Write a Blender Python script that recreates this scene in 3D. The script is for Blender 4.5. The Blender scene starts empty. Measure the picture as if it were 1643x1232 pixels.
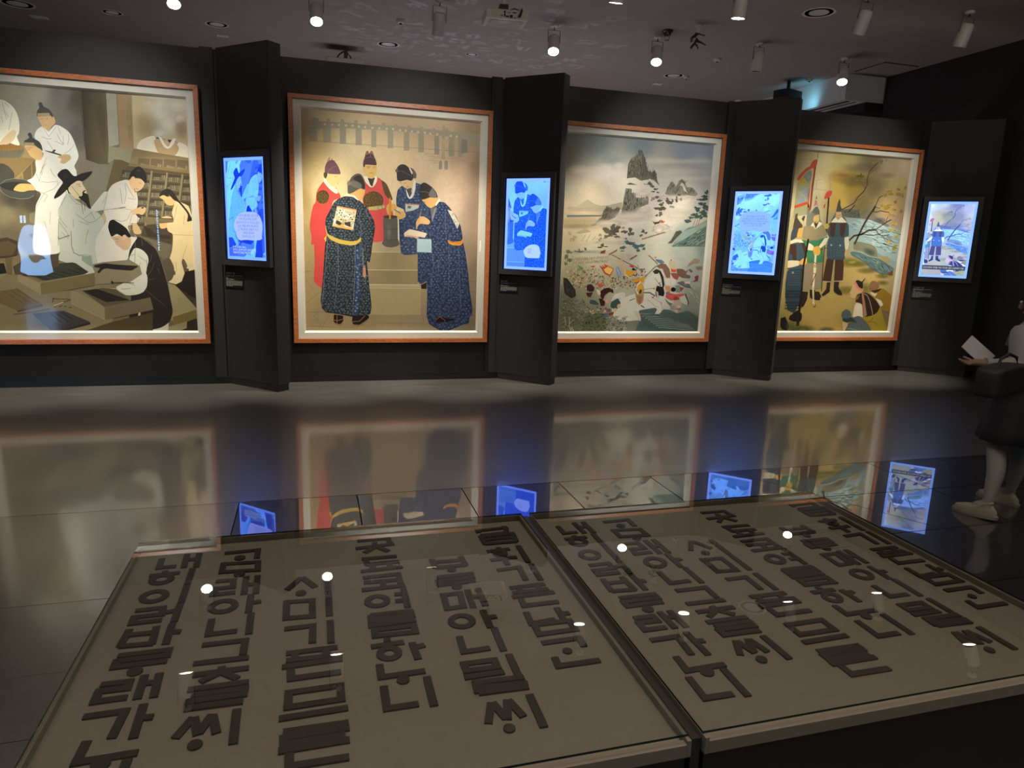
import bpy, bmesh, math, random
import numpy as np
from mathutils import Vector, Matrix
from mathutils.geometry import tessellate_polygon

# ================================================================= camera, world, light
FPX, YAW, PITCH, ROLL, EYE = 1115.2616, 0.2837, 0.1985, 0.0353, 1.6
SC = bpy.context.scene
COL = SC.collection
def cam_axes():
    F = np.array([math.sin(YAW)*math.cos(PITCH), math.cos(YAW)*math.cos(PITCH), -math.sin(PITCH)])
    R = np.array([math.cos(YAW), -math.sin(YAW), 0.0]); U = np.cross(R, F)
    return math.cos(ROLL)*R+math.sin(ROLL)*U, -math.sin(ROLL)*R+math.cos(ROLL)*U, F
AR, AU, AF = cam_axes()
cd = bpy.data.cameras.new('camera'); cam = bpy.data.objects.new('camera', cd); COL.objects.link(cam)
cd.sensor_width = 36.0; cd.lens = FPX/1643*36.0; cd.clip_start = 0.05; cd.clip_end = 100
cam.matrix_world = Matrix(((AR[0], AU[0], -AF[0], 0), (AR[1], AU[1], -AF[1], 0), (AR[2], AU[2], -AF[2], EYE), (0, 0, 0, 1)))
SC.camera = cam
SC.view_settings.view_transform = 'Standard'; SC.view_settings.look = 'None'
SC.view_settings.exposure = 0.0; SC.view_settings.gamma = 1.0; SC.view_settings.use_curve_mapping = False
SC.cycles.use_denoising = True
SC.cycles.max_bounces = 8; SC.cycles.diffuse_bounces = 4; SC.cycles.glossy_bounces = 5; SC.cycles.transparent_max_bounces = 24
SC.cycles.sample_clamp_indirect = 4.0; SC.cycles.caustics_reflective = False; SC.cycles.caustics_refractive = False
W = bpy.data.worlds.new('hall_air'); SC.world = W; W.use_nodes = True
W.node_tree.nodes['Background'].inputs[0].default_value = (0.6, 0.62, 0.7, 1); W.node_tree.nodes['Background'].inputs[1].default_value = 0.02

LIGHT_GAIN = 1.0
def spot(name, loc, target, power, size_deg, blend=0.6, color=(1, .85, .62), radius=.05, parent=None):
    l = bpy.data.lights.new(name, 'SPOT'); l.energy = power*LIGHT_GAIN; l.color = color
    l.spot_size = math.radians(size_deg); l.spot_blend = blend; l.shadow_soft_size = radius
    o = bpy.data.objects.new(name, l); COL.objects.link(o); o.location = loc
    o.rotation_euler = (Vector(target)-Vector(loc)).to_track_quat('-Z', 'Y').to_euler()
    return o
def area(name, loc, target, power, sx, sy, color):
    l = bpy.data.lights.new(name, 'AREA'); l.energy = power*LIGHT_GAIN; l.color = color; l.shape = 'RECTANGLE'; l.size = sx; l.size_y = sy
    o = bpy.data.objects.new(name, l); COL.objects.link(o); o.location = loc
    o.rotation_euler = (Vector(target)-Vector(loc)).to_track_quat('-Z', 'Y').to_euler()
    return o
CEIL = 4.42
def at_y0(px, py, Y):
    r = AF+AR*((px-821.5)/FPX)-AU*((py-616)/FPX); t = Y/r[1]; return (t*r[0], Y, EYE+t*r[2])
WARM = (1, .90, .74); NEUT = (1, .87, .70)
# added spots without bodies, for even picture light; wall-wash lamp bodies follow further down
PIC = [(-2.1, (.97, .97, .94)), (0.9, (1, .97, .92)), (3.9, (.97, .97, .97)), (6.9, (1, .97, .90))]
for i, (x, c) in enumerate(PIC):
    spot('added_picture_fill_low', (x-.35, 5.3, 4.12), (x-.25, 7.95, 1.35), 330, 44, .9, c, .05)
    spot('added_picture_fill_high', (x+.25, 5.3, 4.12), (x+.2, 7.95, 2.45), 250, 44, .9, c, .05)
SPILL = [(-2.75, 40), (-1.35, 40), (.18, 46), (1.6, 40), (3.09, 34), (4.5, 30), (6.07, 40), (7.5, 34)]
for x, p in SPILL:
    spot('wall_wash_beam', (x, 7.2, 4.06), (x, 7.85, .0), p*26, 36, .9, WARM, .05)
# added general fill: unseen area lights over the visitors' side, without fittings
for x, y, p in ((-2.2, 1.3, 11), (1.0, 2.6, 32), (4.6, 1.6, 3), (-2.5, 4.6, 7), (6.6, 4.2, 2)):
    area('added_hall_fill', (x, y, 4.36), (x, y, 0), p, .5, .5, (1, .88, .72))
area('added_ceiling_fill', (2.5, -.5, 2.5), (2.5, -.5, 4.4), 480, 9, 2, (1, .88, .74))  # added fill hanging unseen in mid-air, brightens the ceiling
# behind the partition: a blue lamp, then an added area light for the ceiling
spot('blue_projector_beam', (8.02, 10.5, 4.0), (8.2, 10.9, 4.5), 6, 150, 1, (.25, .75, 1), .08)
area('added_rear_fill', (3.0, 11.5, .4), (3.0, 11.0, 4.4), 80, 8, 2, (1, .88, .88))

# projected lettering thrown up onto the ceiling behind the partition
gb = spot('lettering_projector_beam', (2.4, 11.0, .9), (2.4, 10.4, 4.4), 130, 76, .6, (.62, .68, 1), .01); gl_ = gb.data; gl_.use_nodes = True; nt_ = gl_.node_tree; em_ = nt_.nodes['Emission']
tc_ = nt_.nodes.new('ShaderNodeTexCoord'); br_ = nt_.nodes.new('ShaderNodeTexBrick'); mp_ = nt_.nodes.new('ShaderNodeMapping'); mp_.inputs['Scale'].default_value = (9, 11, 1)
br_.inputs['Scale'].default_value = 1; br_.inputs['Mortar Size'].default_value = .14; br_.inputs['Brick Width'].default_value = .8; br_.inputs['Row Height'].default_value = .9; br_.inputs['Mortar Smooth'].default_value = .2
br_.inputs['Color1'].default_value = (1, 1, 1, 1); br_.inputs['Color2'].default_value = (0, 0, 0, 1); br_.inputs['Mortar'].default_value = (.1, .1, .1, 1)
no_ = nt_.nodes.new('ShaderNodeTexNoise'); no_.inputs['Scale'].default_value = 55; no_.inputs['Detail'].default_value = 1
mr_ = nt_.nodes.new('ShaderNodeMapRange'); mr_.inputs[1].default_value = .46; mr_.inputs[2].default_value = .54; nt_.links.new(tc_.outputs['Normal'], no_.inputs['Vector']); nt_.links.new(no_.outputs[0], mr_.inputs[0])
nt_.links.new(tc_.outputs['Normal'], mp_.inputs[0]); nt_.links.new(mp_.outputs[0], br_.inputs['Vector'])
mm_ = nt_.nodes.new('ShaderNodeMath'); mm_.operation = 'MULTIPLY'; nt_.links.new(br_.outputs['Color'], mm_.inputs[0]); nt_.links.new(mr_.outputs[0], mm_.inputs[1])
ad_ = nt_.nodes.new('ShaderNodeMath'); ad_.operation = 'ADD'; ad_.inputs[1].default_value = .12; nt_.links.new(mm_.outputs[0], ad_.inputs[0]); nt_.links.new(ad_.outputs[0], em_.inputs['Strength'])

# ================================================================= pixel rays (1643 x 1232) onto planes
def ray(px, py): return AF+AR*((px-821.5)/FPX)-AU*((py-616)/FPX)
def at_y(px, py, Y):
    r = ray(px, py); t = Y/r[1]; return (t*r[0], Y, EYE+t*r[2])
def at_z(px, py, Z):
    r = ray(px, py); t = (Z-EYE)/r[2]; return (t*r[0], t*r[1], Z)
def at_plane(px, py, P, N):
    r = ray(px, py); o = np.array([0, 0, EYE]); t = np.dot(np.array(P)-o, N)/np.dot(r, N); return o+t*r

# ================================================================= materials
def s2l(c): return c/12.92 if c <= .04045 else ((c+.055)/1.055)**2.4
def hexlin(h): return tuple(s2l(int(h[i:i+2], 16)/255) for i in (0, 2, 4))
MATS = {}
def mat(name, col=(.5, .5, .5), rough=.6, metal=0, spec=.5, noise=0, nscale=30, bump=0, bscale=80, emis=None, estr=0, coat=0):
    if name in MATS: return MATS[name]
    m = bpy.data.materials.new(name); m.use_nodes = True; nt = m.node_tree; b = nt.nodes['Principled BSDF']
    b.inputs['Base Color'].default_value = (*col, 1); b.inputs['Roughness'].default_value = rough; b.inputs['Metallic'].default_value = metal
    b.inputs['Specular IOR Level'].default_value = spec; b.inputs['Coat Weight'].default_value = coat
    tc = nt.nodes.new('ShaderNodeTexCoord')
    if noise:
        n = nt.nodes.new('ShaderNodeTexNoise'); n.inputs['Scale'].default_value = nscale; n.inputs['Detail'].default_value = 5
        nt.links.new(tc.outputs['Object'], n.inputs['Vector'])
        r = nt.nodes.new('ShaderNodeMapRange'); r.inputs[3].default_value = 1-noise; r.inputs[4].default_value = 1+noise
        nt.links.new(n.outputs[0], r.inputs[0])
        mx = nt.nodes.new('ShaderNodeVectorMath'); mx.operation = 'SCALE'; mx.inputs[0].default_value = col
        nt.links.new(r.outputs[0], mx.inputs['Scale']); nt.links.new(mx.outputs[0], b.inputs['Base Color'])
    if bump:
        n2 = nt.nodes.new('ShaderNodeTexNoise'); n2.inputs['Scale'].default_value = bscale; n2.inputs['Detail'].default_value = 4
        nt.links.new(tc.outputs['Object'], n2.inputs['Vector'])
        bp = nt.nodes.new('ShaderNodeBump'); bp.inputs['Strength'].default_value = bump; bp.inputs['Distance'].default_value = .004
        nt.links.new(n2.outputs[0], bp.inputs['Height']); nt.links.new(bp.outputs[0], b.inputs['Normal'])
    if emis:
        b.inputs['Emission Color'].default_value = (*emis, 1); b.inputs['Emission Strength'].default_value = estr
    MATS[name] = m; return m

def print_mat(name, gain=1.0, emis=None, rough=.5, wash=False):
    m = bpy.data.materials.new(name); m.use_nodes = True; nt = m.node_tree; b = nt.nodes['Principled BSDF']
    a = nt.nodes.new('ShaderNodeAttribute'); a.attribute_name = 'Col'
    tc = nt.nodes.new('ShaderNodeTexCoord'); n = nt.nodes.new('ShaderNodeTexNoise'); n.inputs['Scale'].default_value = 14; n.inputs['Detail'].default_value = 8; n.inputs['Roughness'].default_value = .7
    nt.links.new(tc.outputs['Object'], n.inputs['Vector'])
    r = nt.nodes.new('ShaderNodeMapRange'); r.inputs[3].default_value = gain*.86; r.inputs[4].default_value = gain*1.14
    nt.links.new(n.outputs[0], r.inputs[0])
    v = nt.nodes.new('ShaderNodeVectorMath'); v.operation = 'SCALE'; nt.links.new(a.outputs['Color'], v.inputs[0]); nt.links.new(r.outputs[0], v.inputs['Scale'])
    if emis:
        b.inputs['Base Color'].default_value = (.01, .01, .01, 1)
        v2 = nt.nodes.new('ShaderNodeVectorMath'); v2.operation = 'MULTIPLY'; v2.inputs[1].default_value = emis[0]
        nt.links.new(v.outputs[0], v2.inputs[0]); v3 = nt.nodes.new('ShaderNodeVectorMath'); v3.operation = 'ADD'; v3.inputs[1].default_value = emis[1]
        nt.links.new(v2.outputs[0], v3.inputs[0]); nt.links.new(v3.outputs[0], b.inputs['Emission Color']); b.inputs['Emission Strength'].default_value = emis[2]
    else:
        nt.links.new(v.outputs[0], b.inputs['Base Color'])
    b.inputs['Roughness'].default_value = rough; b.inputs['Specular IOR Level'].default_value = .2
    if wash: nt.links.new(a.outputs['Alpha'], b.inputs['Alpha'])
    return m

def glass_mat(name, ior=1.5, tint=(1, 1, 1), rough=0.0, graze=None):
    m = bpy.data.materials.new(name); m.use_nodes = True; nt = m.node_tree; nt.nodes.clear()
    out = nt.nodes.new('ShaderNodeOutputMaterial'); mix = nt.nodes.new('ShaderNodeMixShader')
    tr = nt.nodes.new('ShaderNodeBsdfTransparent'); tr.inputs[0].default_value = (*tint, 1)
    gl = nt.nodes.new('ShaderNodeBsdfGlossy'); gl.inputs['Roughness'].default_value = rough
    fr = nt.nodes.new('ShaderNodeFresnel'); fr.inputs[0].default_value = ior
    ge = nt.nodes.new('ShaderNodeNewGeometry'); sub = nt.nodes.new('ShaderNodeMath'); sub.operation = 'SUBTRACT'; sub.inputs[0].default_value = 1
    mul = nt.nodes.new('ShaderNodeMath'); mul.operation = 'MULTIPLY'
    src = fr.outputs[0]
    if graze:      # coated glass: reflectance f0 + g * facing^p
        lw = nt.nodes.new('ShaderNodeLayerWeight'); lw.inputs['Blend'].default_value = .5
        pw = nt.nodes.new('ShaderNodeMath'); pw.operation = 'POWER'; pw.inputs[1].default_value = graze[2]
        ma = nt.nodes.new('ShaderNodeMath'); ma.operation = 'MULTIPLY_ADD'; ma.inputs[1].default_value = graze[1]; ma.inputs[2].default_value = graze[0]
        nt.links.new(lw.outputs['Facing'], pw.inputs[0]); nt.links.new(pw.outputs[0], ma.inputs[0]); src = ma.outputs[0]
    nt.links.new(ge.outputs['Backfacing'], sub.inputs[1]); nt.links.new(src, mul.inputs[0]); nt.links.new(sub.outputs[0], mul.inputs[1])
    nt.links.new(mul.outputs[0], mix.inputs[0]); nt.links.new(tr.outputs[0], mix.inputs[1]); nt.links.new(gl.outputs[0], mix.inputs[2]); nt.links.new(mix.outputs[0], out.inputs[0])
    MATS[name] = m; return m

def wood_mat(name, c1, c2, scale=(60, 60, 3), rough=.35):
    m = bpy.data.materials.new(name); m.use_nodes = True; nt = m.node_tree; b = nt.nodes['Principled BSDF']
    tc = nt.nodes.new('ShaderNodeTexCoord'); mp = nt.nodes.new('ShaderNodeMapping'); mp.inputs['Scale'].default_value = scale
    n = nt.nodes.new('ShaderNodeTexNoise'); n.inputs['Scale'].default_value = 1; n.inputs['Detail'].default_value = 6
    cr = nt.nodes.new('ShaderNodeValToRGB'); cr.color_ramp.elements[0].position = .35; cr.color_ramp.elements[0].color = (*c1, 1); cr.color_ramp.elements[1].position = .65; cr.color_ramp.elements[1].color = (*c2, 1)
    nt.links.new(tc.outputs['Object'], mp.inputs[0]); nt.links.new(mp.outputs[0], n.inputs['Vector']); nt.links.new(n.outputs[0], cr.inputs[0]); nt.links.new(cr.outputs[0], b.inputs['Base Color'])
    b.inputs['Roughness'].default_value = rough; MATS[name] = m; return m

def floor_mat(name, base, rmin, rmax, bumpstr, stretch=(1.2, 14, 1), spec=.5, ior=1.5, coat=0):
    m = bpy.data.materials.new(name); m.use_nodes = True; nt = m.node_tree; b = nt.nodes['Principled BSDF']
    ge = nt.nodes.new('ShaderNodeNewGeometry'); mp = nt.nodes.new('ShaderNodeMapping'); mp.inputs['Scale'].default_value = stretch
    nt.links.new(ge.outputs['Position'], mp.inputs[0])
    n = nt.nodes.new('ShaderNodeTexNoise'); n.inputs['Scale'].default_value = 1.6; n.inputs['Detail'].default_value = 7; n.inputs['Roughness'].default_value = .55
    nt.links.new(mp.outputs[0], n.inputs['Vector'])
    r = nt.nodes.new('ShaderNodeMapRange'); r.inputs[1].default_value = .3; r.inputs[2].default_value = .7; r.inputs[3].default_value = .8; r.inputs[4].default_value = 1.2; nt.links.new(n.outputs[0], r.inputs[0])
    v = nt.nodes.new('ShaderNodeVectorMath'); v.operation = 'SCALE'; v.inputs[0].default_value = base; nt.links.new(r.outputs[0], v.inputs['Scale']); nt.links.new(v.outputs[0], b.inputs['Base Color'])
    r2 = nt.nodes.new('ShaderNodeMapRange'); r2.inputs[1].default_value = .3; r2.inputs[2].default_value = .7; r2.inputs[3].default_value = rmin; r2.inputs[4].default_value = rmax; nt.links.new(n.outputs[0], r2.inputs[0]); nt.links.new(r2.outputs[0], b.inputs['Roughness'])
    b.inputs['IOR'].default_value = ior; b.inputs['Specular IOR Level'].default_value = spec
    if coat: b.inputs['Coat Weight'].default_value = coat[0]; b.inputs['Coat Roughness'].default_value = coat[1]; b.inputs['Coat IOR'].default_value = coat[2]
    if bumpstr:
        n3 = nt.nodes.new('ShaderNodeTexNoise'); n3.inputs['Scale'].default_value = 9; n3.inputs['Detail'].default_value = 3; nt.links.new(mp.outputs[0], n3.inputs['Vector'])
        bp = nt.nodes.new('ShaderNodeBump'); bp.inputs['Strength'].default_value = bumpstr; bp.inputs['Distance'].default_value = .002; nt.links.new(n3.outputs[0], bp.inputs['Height']); nt.links.new(bp.outputs[0], b.inputs['Normal'])
    MATS[name] = m; return m

M_WALL = mat('dark_wall_paint', (.018, .0165, .0165), .62, noise=.2, nscale=6, bump=.15, bscale=220, spec=.3)
M_BLACK = mat('matt_black', (.010, .010, .011), .5)
M_BEZEL = mat('black_bezel', (.012, .012, .015), .3)
M_CEIL = mat('ceiling_paint', (.30, .27, .255), .8, noise=.06, nscale=3, spec=.2)
M_WHITE = mat('white_plaster', (.55, .54, .55), .7)
M_LAMPB = mat('lamp_body_grey', (.60, .57, .54), .5)
M_CHROME = mat('dull_metal', (.35, .34, .33), .35, metal=.8)
M_DARKMET = mat('dark_metal', (.06, .055, .05), .4, metal=.6)
M_BED = mat('bed_board_beige', (.29, .262, .215), .8, noise=.10, nscale=40, bump=.1, bscale=300)
M_LEDGE = mat('ledge_beige', (.24, .21, .165), .55, noise=.08, nscale=50)
M_LETTER = mat('letter_dark_brown', (.040, .030, .026), .6, noise=.15, nscale=40)
M_MATB = mat('picture_mount_cream', (.62, .60, .50), .6, noise=.04, nscale=20)
M_LIP = mat('mount_lip_white', (.85, .80, .68), .5)
M_LAMPON = mat('lamp_lens_lit', (.9, .9, .9), .3, emis=(1, .90, .80), estr=40)
M_DIFF = mat('diffuser_grey', (.62, .62, .62), .4)
M_FRAME = wood_mat('cherry_wood', hexlin('b4693a'), hexlin('8e522e'), (25, 90, 90), .3)
M_GLASS = glass_mat('picture_glass', 1.45)
M_CASEGLASS = glass_mat('case_glass', 1.5, (.95, .96, .94), graze=(.05, .95, 1.7))
M_GEDGE = mat('glass_edge_green', (.01, .03, .025), .15)
M_FFAR = floor_mat('floor_honed_concrete', (.075, .072, .064), .30, .36, 0, ior=2.7, coat=(.8, .085, 1.8))
M_FLEFT = floor_mat('floor_worn_boards', (.052, .050, .043), .32, .38, .012, ior=2.6, coat=(.8, .12, 1.7))
M_TILE = floor_mat('floor_polished_tile', (.022, .022, .026), .30, .36, .0, ior=1.7, coat=(1, .014, 2.5))
M_TEXT = mat('white_lettering', (.6, .58, .52), .7)
M_PROJ = mat('projector_shell', (.62, .57, .50), .4)

# ================================================================= mesh helpers
def link(name, me, m=None, parent=None, loc=None, kind=None):
    o = bpy.data.objects.new(name, me); COL.objects.link(o)
    if m is not None:
        for x in (m if isinstance(m, (list, tuple)) else [m]): me.materials.append(x)
    if parent is not None: o.parent = parent
    if loc is not None: o.location = loc
    if kind: o['kind'] = kind
    return o
def empty(name, label, cat, loc=(0, 0, 0), group=None, rz=0):
    o = bpy.data.objects.new(name, None); COL.objects.link(o); o.location = loc; o.rotation_euler = (0, 0, rz); o.empty_display_size = .1
    o['label'] = label; o['category'] = cat
    if group: o['group'] = group
    return o
def tag(o, label=None, cat=None, group=None, kind=None):
    if label: o['label'] = label
    if cat: o['category'] = cat
    if group: o['group'] = group
    if kind: o['kind'] = kind
    return o
class MB:
    def __init__(s): s.v = []; s.f = []; s.mi = []
    def add(s, vs, fs, mi=0):
        k = len(s.v); s.v += [tuple(float(c) for c in v) for v in vs]; s.f += [tuple(k+i for i in f) for f in fs]; s.mi += [mi]*len(fs); return s
    def box(s, x0, x1, y0, y1, z0, z1, mi=0):
        return s.add([(x0, y0, z0), (x1, y0, z0), (x1, y1, z0), (x0, y1, z0), (x0, y0, z1), (x1, y0, z1), (x1, y1, z1), (x0, y1, z1)],
                     [(0, 3, 2, 1), (4, 5, 6, 7), (0, 1, 5, 4), (1, 2, 6, 5), (2, 3, 7, 6), (3, 0, 4, 7)], mi)
    def prism(s, poly, z0, z1, mi=0):
        a = sum(poly[i][0]*poly[(i+1) % len(poly)][1]-poly[(i+1) % len(poly)][0]*poly[i][1] for i in range(len(poly)))
        if a < 0: poly = poly[::-1]
        n = len(poly); return s.add([(p[0], p[1], z0) for p in poly]+[(p[0], p[1], z1) for p in poly],
                     [tuple(range(n))[::-1], tuple(range(n, 2*n))]+[(i, (i+1) % n, n+(i+1) % n, n+i) for i in range(n)], mi)
    def lathe(s, prof, n=24, mi=0, M=None, cap=True):   # prof: (r, z)
        vs = []; fs = []
        for r, z in prof:
            for i in range(n):
                a = 2*math.pi*i/n; p = Vector((r*math.cos(a), r*math.sin(a), z)); vs.append(tuple(M @ p) if M else tuple(p))
        for j in range(len(prof)-1):
            for i in range(n): fs.append((j*n+i, j*n+(i+1) % n, (j+1)*n+(i+1) % n, (j+1)*n+i))
        if cap and prof[0][0] > 1e-5: fs.append(tuple(range(n))[::-1])
        if cap and prof[-1][0] > 1e-5: fs.append(tuple((len(prof)-1)*n+i for i in range(n)))
        return s.add(vs, fs, mi)
    def tube(s, pts, r, n=8, mi=0):
        pts = [Vector(p) for p in pts]; vs = []; fs = []
        for k, p in enumerate(pts):
            d = (pts[min(k+1, len(pts)-1)]-pts[max(k-1, 0)]).normalized(); u = d.orthogonal().normalized(); w = d.cross(u)
            rr = r[k] if isinstance(r, (list, tuple)) else r
            for i in range(n):
                a = 2*math.pi*i/n; vs.append(tuple(p+u*rr*math.cos(a)+w*rr*math.sin(a)))
        for k in range(len(pts)-1):
            for i in range(n): fs.append((k*n+i, k*n+(i+1) % n, (k+1)*n+(i+1) % n, (k+1)*n+i))
        fs.append(tuple(range(n))[::-1]); fs.append(tuple((len(pts)-1)*n+i for i in range(n)))
        return s.add(vs, fs, mi)
    def mesh(s, name, smooth=False):
        me = bpy.data.meshes.new(name); me.from_pydata(s.v, [], s.f)
        me.polygons.foreach_set('material_index', s.mi)
        if smooth: me.polygons.foreach_set('use_smooth', [True]*len(s.f))
        me.validate(); me.update(); return me
    def build(s, name, m, parent=None, smooth=False, bevel=0, kind=None, loc=None, fixn=False):
        me = s.mesh(name, smooth)
        if fixn or smooth:
            bm = bmesh.new(); bm.from_mesh(me); bmesh.ops.recalc_face_normals(bm, faces=bm.faces); bm.to_mesh(me); bm.free()
        o = link(name, me, m, parent, loc, kind)
        if bevel:
            b = o.modifiers.new('bevel', 'BEVEL'); b.width = bevel; b.segments = 2; b.limit_method = 'ANGLE'
        if smooth: 
            try:
                me.set_sharp_from_angle(angle=math.radians(40))
            except Exception: pass
        return o

# ================================================================= flat print, drawn shape by shape on a plane
def chaikin(p, it):
    for _ in range(it):
        q = []
        for i in range(len(p)):
            a = p[i]; b = p[(i+1) % len(p)]
            q.append((a[0]*.75+b[0]*.25, a[1]*.75+b[1]*.25)); q.append((a[0]*.25+b[0]*.75, a[1]*.25+b[1]*.75))
        p = q
    return p
def soft(p, c=.10):
    q = []
    for i in range(len(p)):
        a = p[i]; b = p[(i+1) % len(p)]
        q.append((a[0]*(1-c)+b[0]*c, a[1]*(1-c)+b[1]*c)); q.append((a[0]*c+b[0]*(1-c), a[1]*c+b[1]*(1-c)))
    return q
def catmull(p, k=4, t=.42):
    q = []; n = len(p)
    for i in range(n):
        p0, p1, p2, p3 = p[i-1], p[i], p[(i+1) % n], p[(i+2) % n]
        L = math.hypot(p2[0]-p1[0], p2[1]-p1[1]); 
        def tg(a, b):
            dx, dy = b[0]-a[0], b[1]-a[1]; m = math.hypot(dx, dy) or 1; s_ = min(t*m, L*.9)/m; return dx*s_, dy*s_
        m1 = tg(p0, p2); m2 = tg(p1, p3)
        for j in range(k):
            u = j/k; a, b, c, d = 2*u**3-3*u*u+1, u**3-2*u*u+u, -2*u**3+3*u*u, u**3-u*u
            q.append((a*p1[0]+b*m1[0]+c*p2[0]+d*m2[0], a*p1[1]+b*m1[1]+c*p2[1]+d*m2[1]))
    return q
def pip(x, y, poly):
    c = False; j = len(poly)-1
    for i in range(len(poly)):
        if (poly[i][1] > y) != (poly[j][1] > y) and x < (poly[j][0]-poly[i][0])*(y-poly[i][1])/(poly[j][1]-poly[i][1])+poly[i][0]: c = not c
        j = i
    return c
def pts_of(s):
    if isinstance(s, str): return [tuple(float(c) for c in q.split(',')) for q in s.split()]
    return [(float(a), float(b)) for a, b in s]
class Art:
    def __init__(s): s.sh = []; s.o = (0, 0, 1); s.grid = None; s.rr = random.Random(1); s.gb = []
    def fr(s, ox, oy, k): s.o = (ox, oy, k)
    def pp(s, pts): ox, oy, k = s.o; return [(ox+x/k, oy+y/k) for x, y in pts]
    def poly(s, px, col, alpha=None): s.sh.append(('p', px, col, alpha))
    def P(s, col, pts, c2=None, ax='y', sm=None):
        p = s.pp(pts_of(pts)); 
        if sm == 0: p = soft(p)
        elif sm == 1: p = catmull(p)
        c = hexlin(col)
        if c2:
            d = hexlin(c2); k = 0 if ax == 'x' else 1; a = min(q[k] for q in p); b = max(q[k] for q in p)
            cs = [tuple(c[i]+(d[i]-c[i])*(q[k]-a)/(b-a) for i in range(3)) for q in p]
        else: cs = [c]*len(p)
        s.sh.append(('p', p, cs, None))
    def W(s, col, pts, a):
        p = chaikin(s.pp(pts_of(pts)), 2); cx = sum(q[0] for q in p)/len(p); cy = sum(q[1] for q in p)/len(p)
        s.fan(p, (cx, cy), hexlin(col), a)
    def fan(s, p, c, col, a): s.sh.append(('f', p, c, (col, a)))
    def B(s, col, cx, cy, rx, ry, a=1):
        if a <= 0: return
        if not s.sh: s.gb.append((*s.pp([(cx, cy)])[0], rx*1.5/s.o[2], ry*1.5/s.o[2], hexlin(col), a)); return
        p = s.pp([(cx+rx*1.5*math.cos(t*math.pi/12), cy+ry*1.5*math.sin(t*math.pi/12)) for t in range(24)]); s.fan(p, s.pp([(cx, cy)])[0], hexlin(col), a)
    def E(s, col, cx, cy, rx, ry, ang=0, k=12):
        ca, sa = math.cos(ang), math.sin(ang)
        q = [(rx*math.cos(t*2*math.pi/k), ry*math.sin(t*2*math.pi/k)) for t in range(k)]
        p = s.pp([(cx+x*ca-y*sa, cy+x*sa+y*ca) for x, y in q]); s.sh.append(('p', p, [hexlin(col)]*k, None))
    def stroke(s, col, w, p, thin=False):
        w = w if thin else max(w, .5)*1.15
        vs = []
        for i in range(len(p)-1):
            (x0, y0), (x1, y1) = p[i], p[i+1]; L = math.hypot(x1-x0, y1-y0) or 1; nx, ny = -(y1-y0)/L*w/2, (x1-x0)/L*w/2
            ex, ey = (x1-x0)/L*w*.25, (y1-y0)/L*w*.25
            s.sh.append(('p', [(x0-ex+nx, y0-ey+ny), (x1+ex+nx, y1+ey+ny), (x1+ex-nx, y1+ey-ny), (x0-ex-nx, y0-ey-ny)], [col]*4, 'q'))
    def S(s, col, w, pts): s.stroke(hexlin(col), w, s.pp(pts_of(pts)))
    def motif(s, col, pl, n, size, seed=1, w=.5):
        pl = pts_of(pl); r = random.Random(seed); c = hexlin(col); k = s.o[2]
        x0 = min(q[0] for q in pl); x1 = max(q[0] for q in pl); y0 = min(q[1] for q in pl); y1 = max(q[1] for q in pl)
        A_ = (x1-x0)*(y1-y0); st = math.sqrt(A_*.62/n); j = 0; y = y0
        while y < y1:
            x = x0+(st/2 if j % 2 else 0)
            while x < x1:
                cx, cy = x+r.uniform(-.2, .2)*st, y+r.uniform(-.15, .15)*st
                if pip(cx-st*.3, cy, pl) and pip(cx+st*.3, cy, pl) and pip(cx, cy+st*.3, pl) and pip(cx, cy-st*.3, pl):
                    t = r.random(); R_ = st*.36
                    if t < .30: s.sh.append(('p', s.pp([(cx-R_, cy), (cx, cy-R_*.8), (cx+R_, cy), (cx, cy+R_*.8)]), [c]*4, 'q'))
                    elif t < .72:
                        a0 = r.uniform(0, 6.3); q = [(cx+R_*math.cos(a0+u*.6), cy+R_*math.sin(a0+u*.6)) for u in range(6)]; s.stroke(c, w, s.pp(q)); s.E('%s' % col, cx, cy, R_*.3, R_*.3, k=5)
                    else:
                        for u in (-.35, .25): s.stroke(c, w, s.pp([(cx-R_*.7, cy+u*R_*1.6), (cx, cy+u*R_*1.6-R_*.25), (cx+R_*.7, cy+u*R_*1.6)]))
                x += st
            y += st*.8; j += 1
    def streak(s, col, pl, n, w, d, ln, seed=1):
        pl = pts_of(pl); r = random.Random(seed); c = hexlin(col)
        x0 = min(q[0] for q in pl); x1 = max(q[0] for q in pl); y0 = min(q[1] for q in pl); y1 = max(q[1] for q in pl); L = math.hypot(*d); dx, dy = d[0]/L, d[1]/L
        t = 0; k = 0
        n = int(n*1.7)
        while k < n and t < n*12:
            t += 1; x, y = r.uniform(x0, x1), r.uniform(y0, y1)
            if not pip(x, y, pl): continue
            k += 1; l = ln*r.uniform(.3, 1); jx, jy = r.uniform(-.25, .25), r.uniform(-.25, .25)
            l *= 1.5; s.stroke(c, w*r.uniform(.35, .95), s.pp([(x, y), (x+(dx+jx)*l*.5, y+(dy+jy)*l*.5), (x+dx*l, y+dy*l)]), True)
    def tree(s, col, cl, d=1.0):
        c = hexlin(col); r = s.rr
        for cx, cy, rx, ry in cl:
            for u in range(12):
                n = 9; q = []; a0 = r.uniform(0, 6.28); d0 = r.uniform(0, .72) if u else 0; ox, oy = d0*rx*math.cos(a0), d0*ry*math.sin(a0); f = r.uniform(.75, 1.3); z = .62 if u == 0 else r.uniform(.22, .42)
                for i in range(n):
                    k = r.uniform(.55, 1.15)*z; a = i*2*math.pi/n; q.append((cx+ox+rx*k*math.cos(a), cy+oy+ry*k*math.sin(a)))
                s.sh.append(('p', s.pp(q), [tuple(v*f for v in c)]*n, None))
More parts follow.
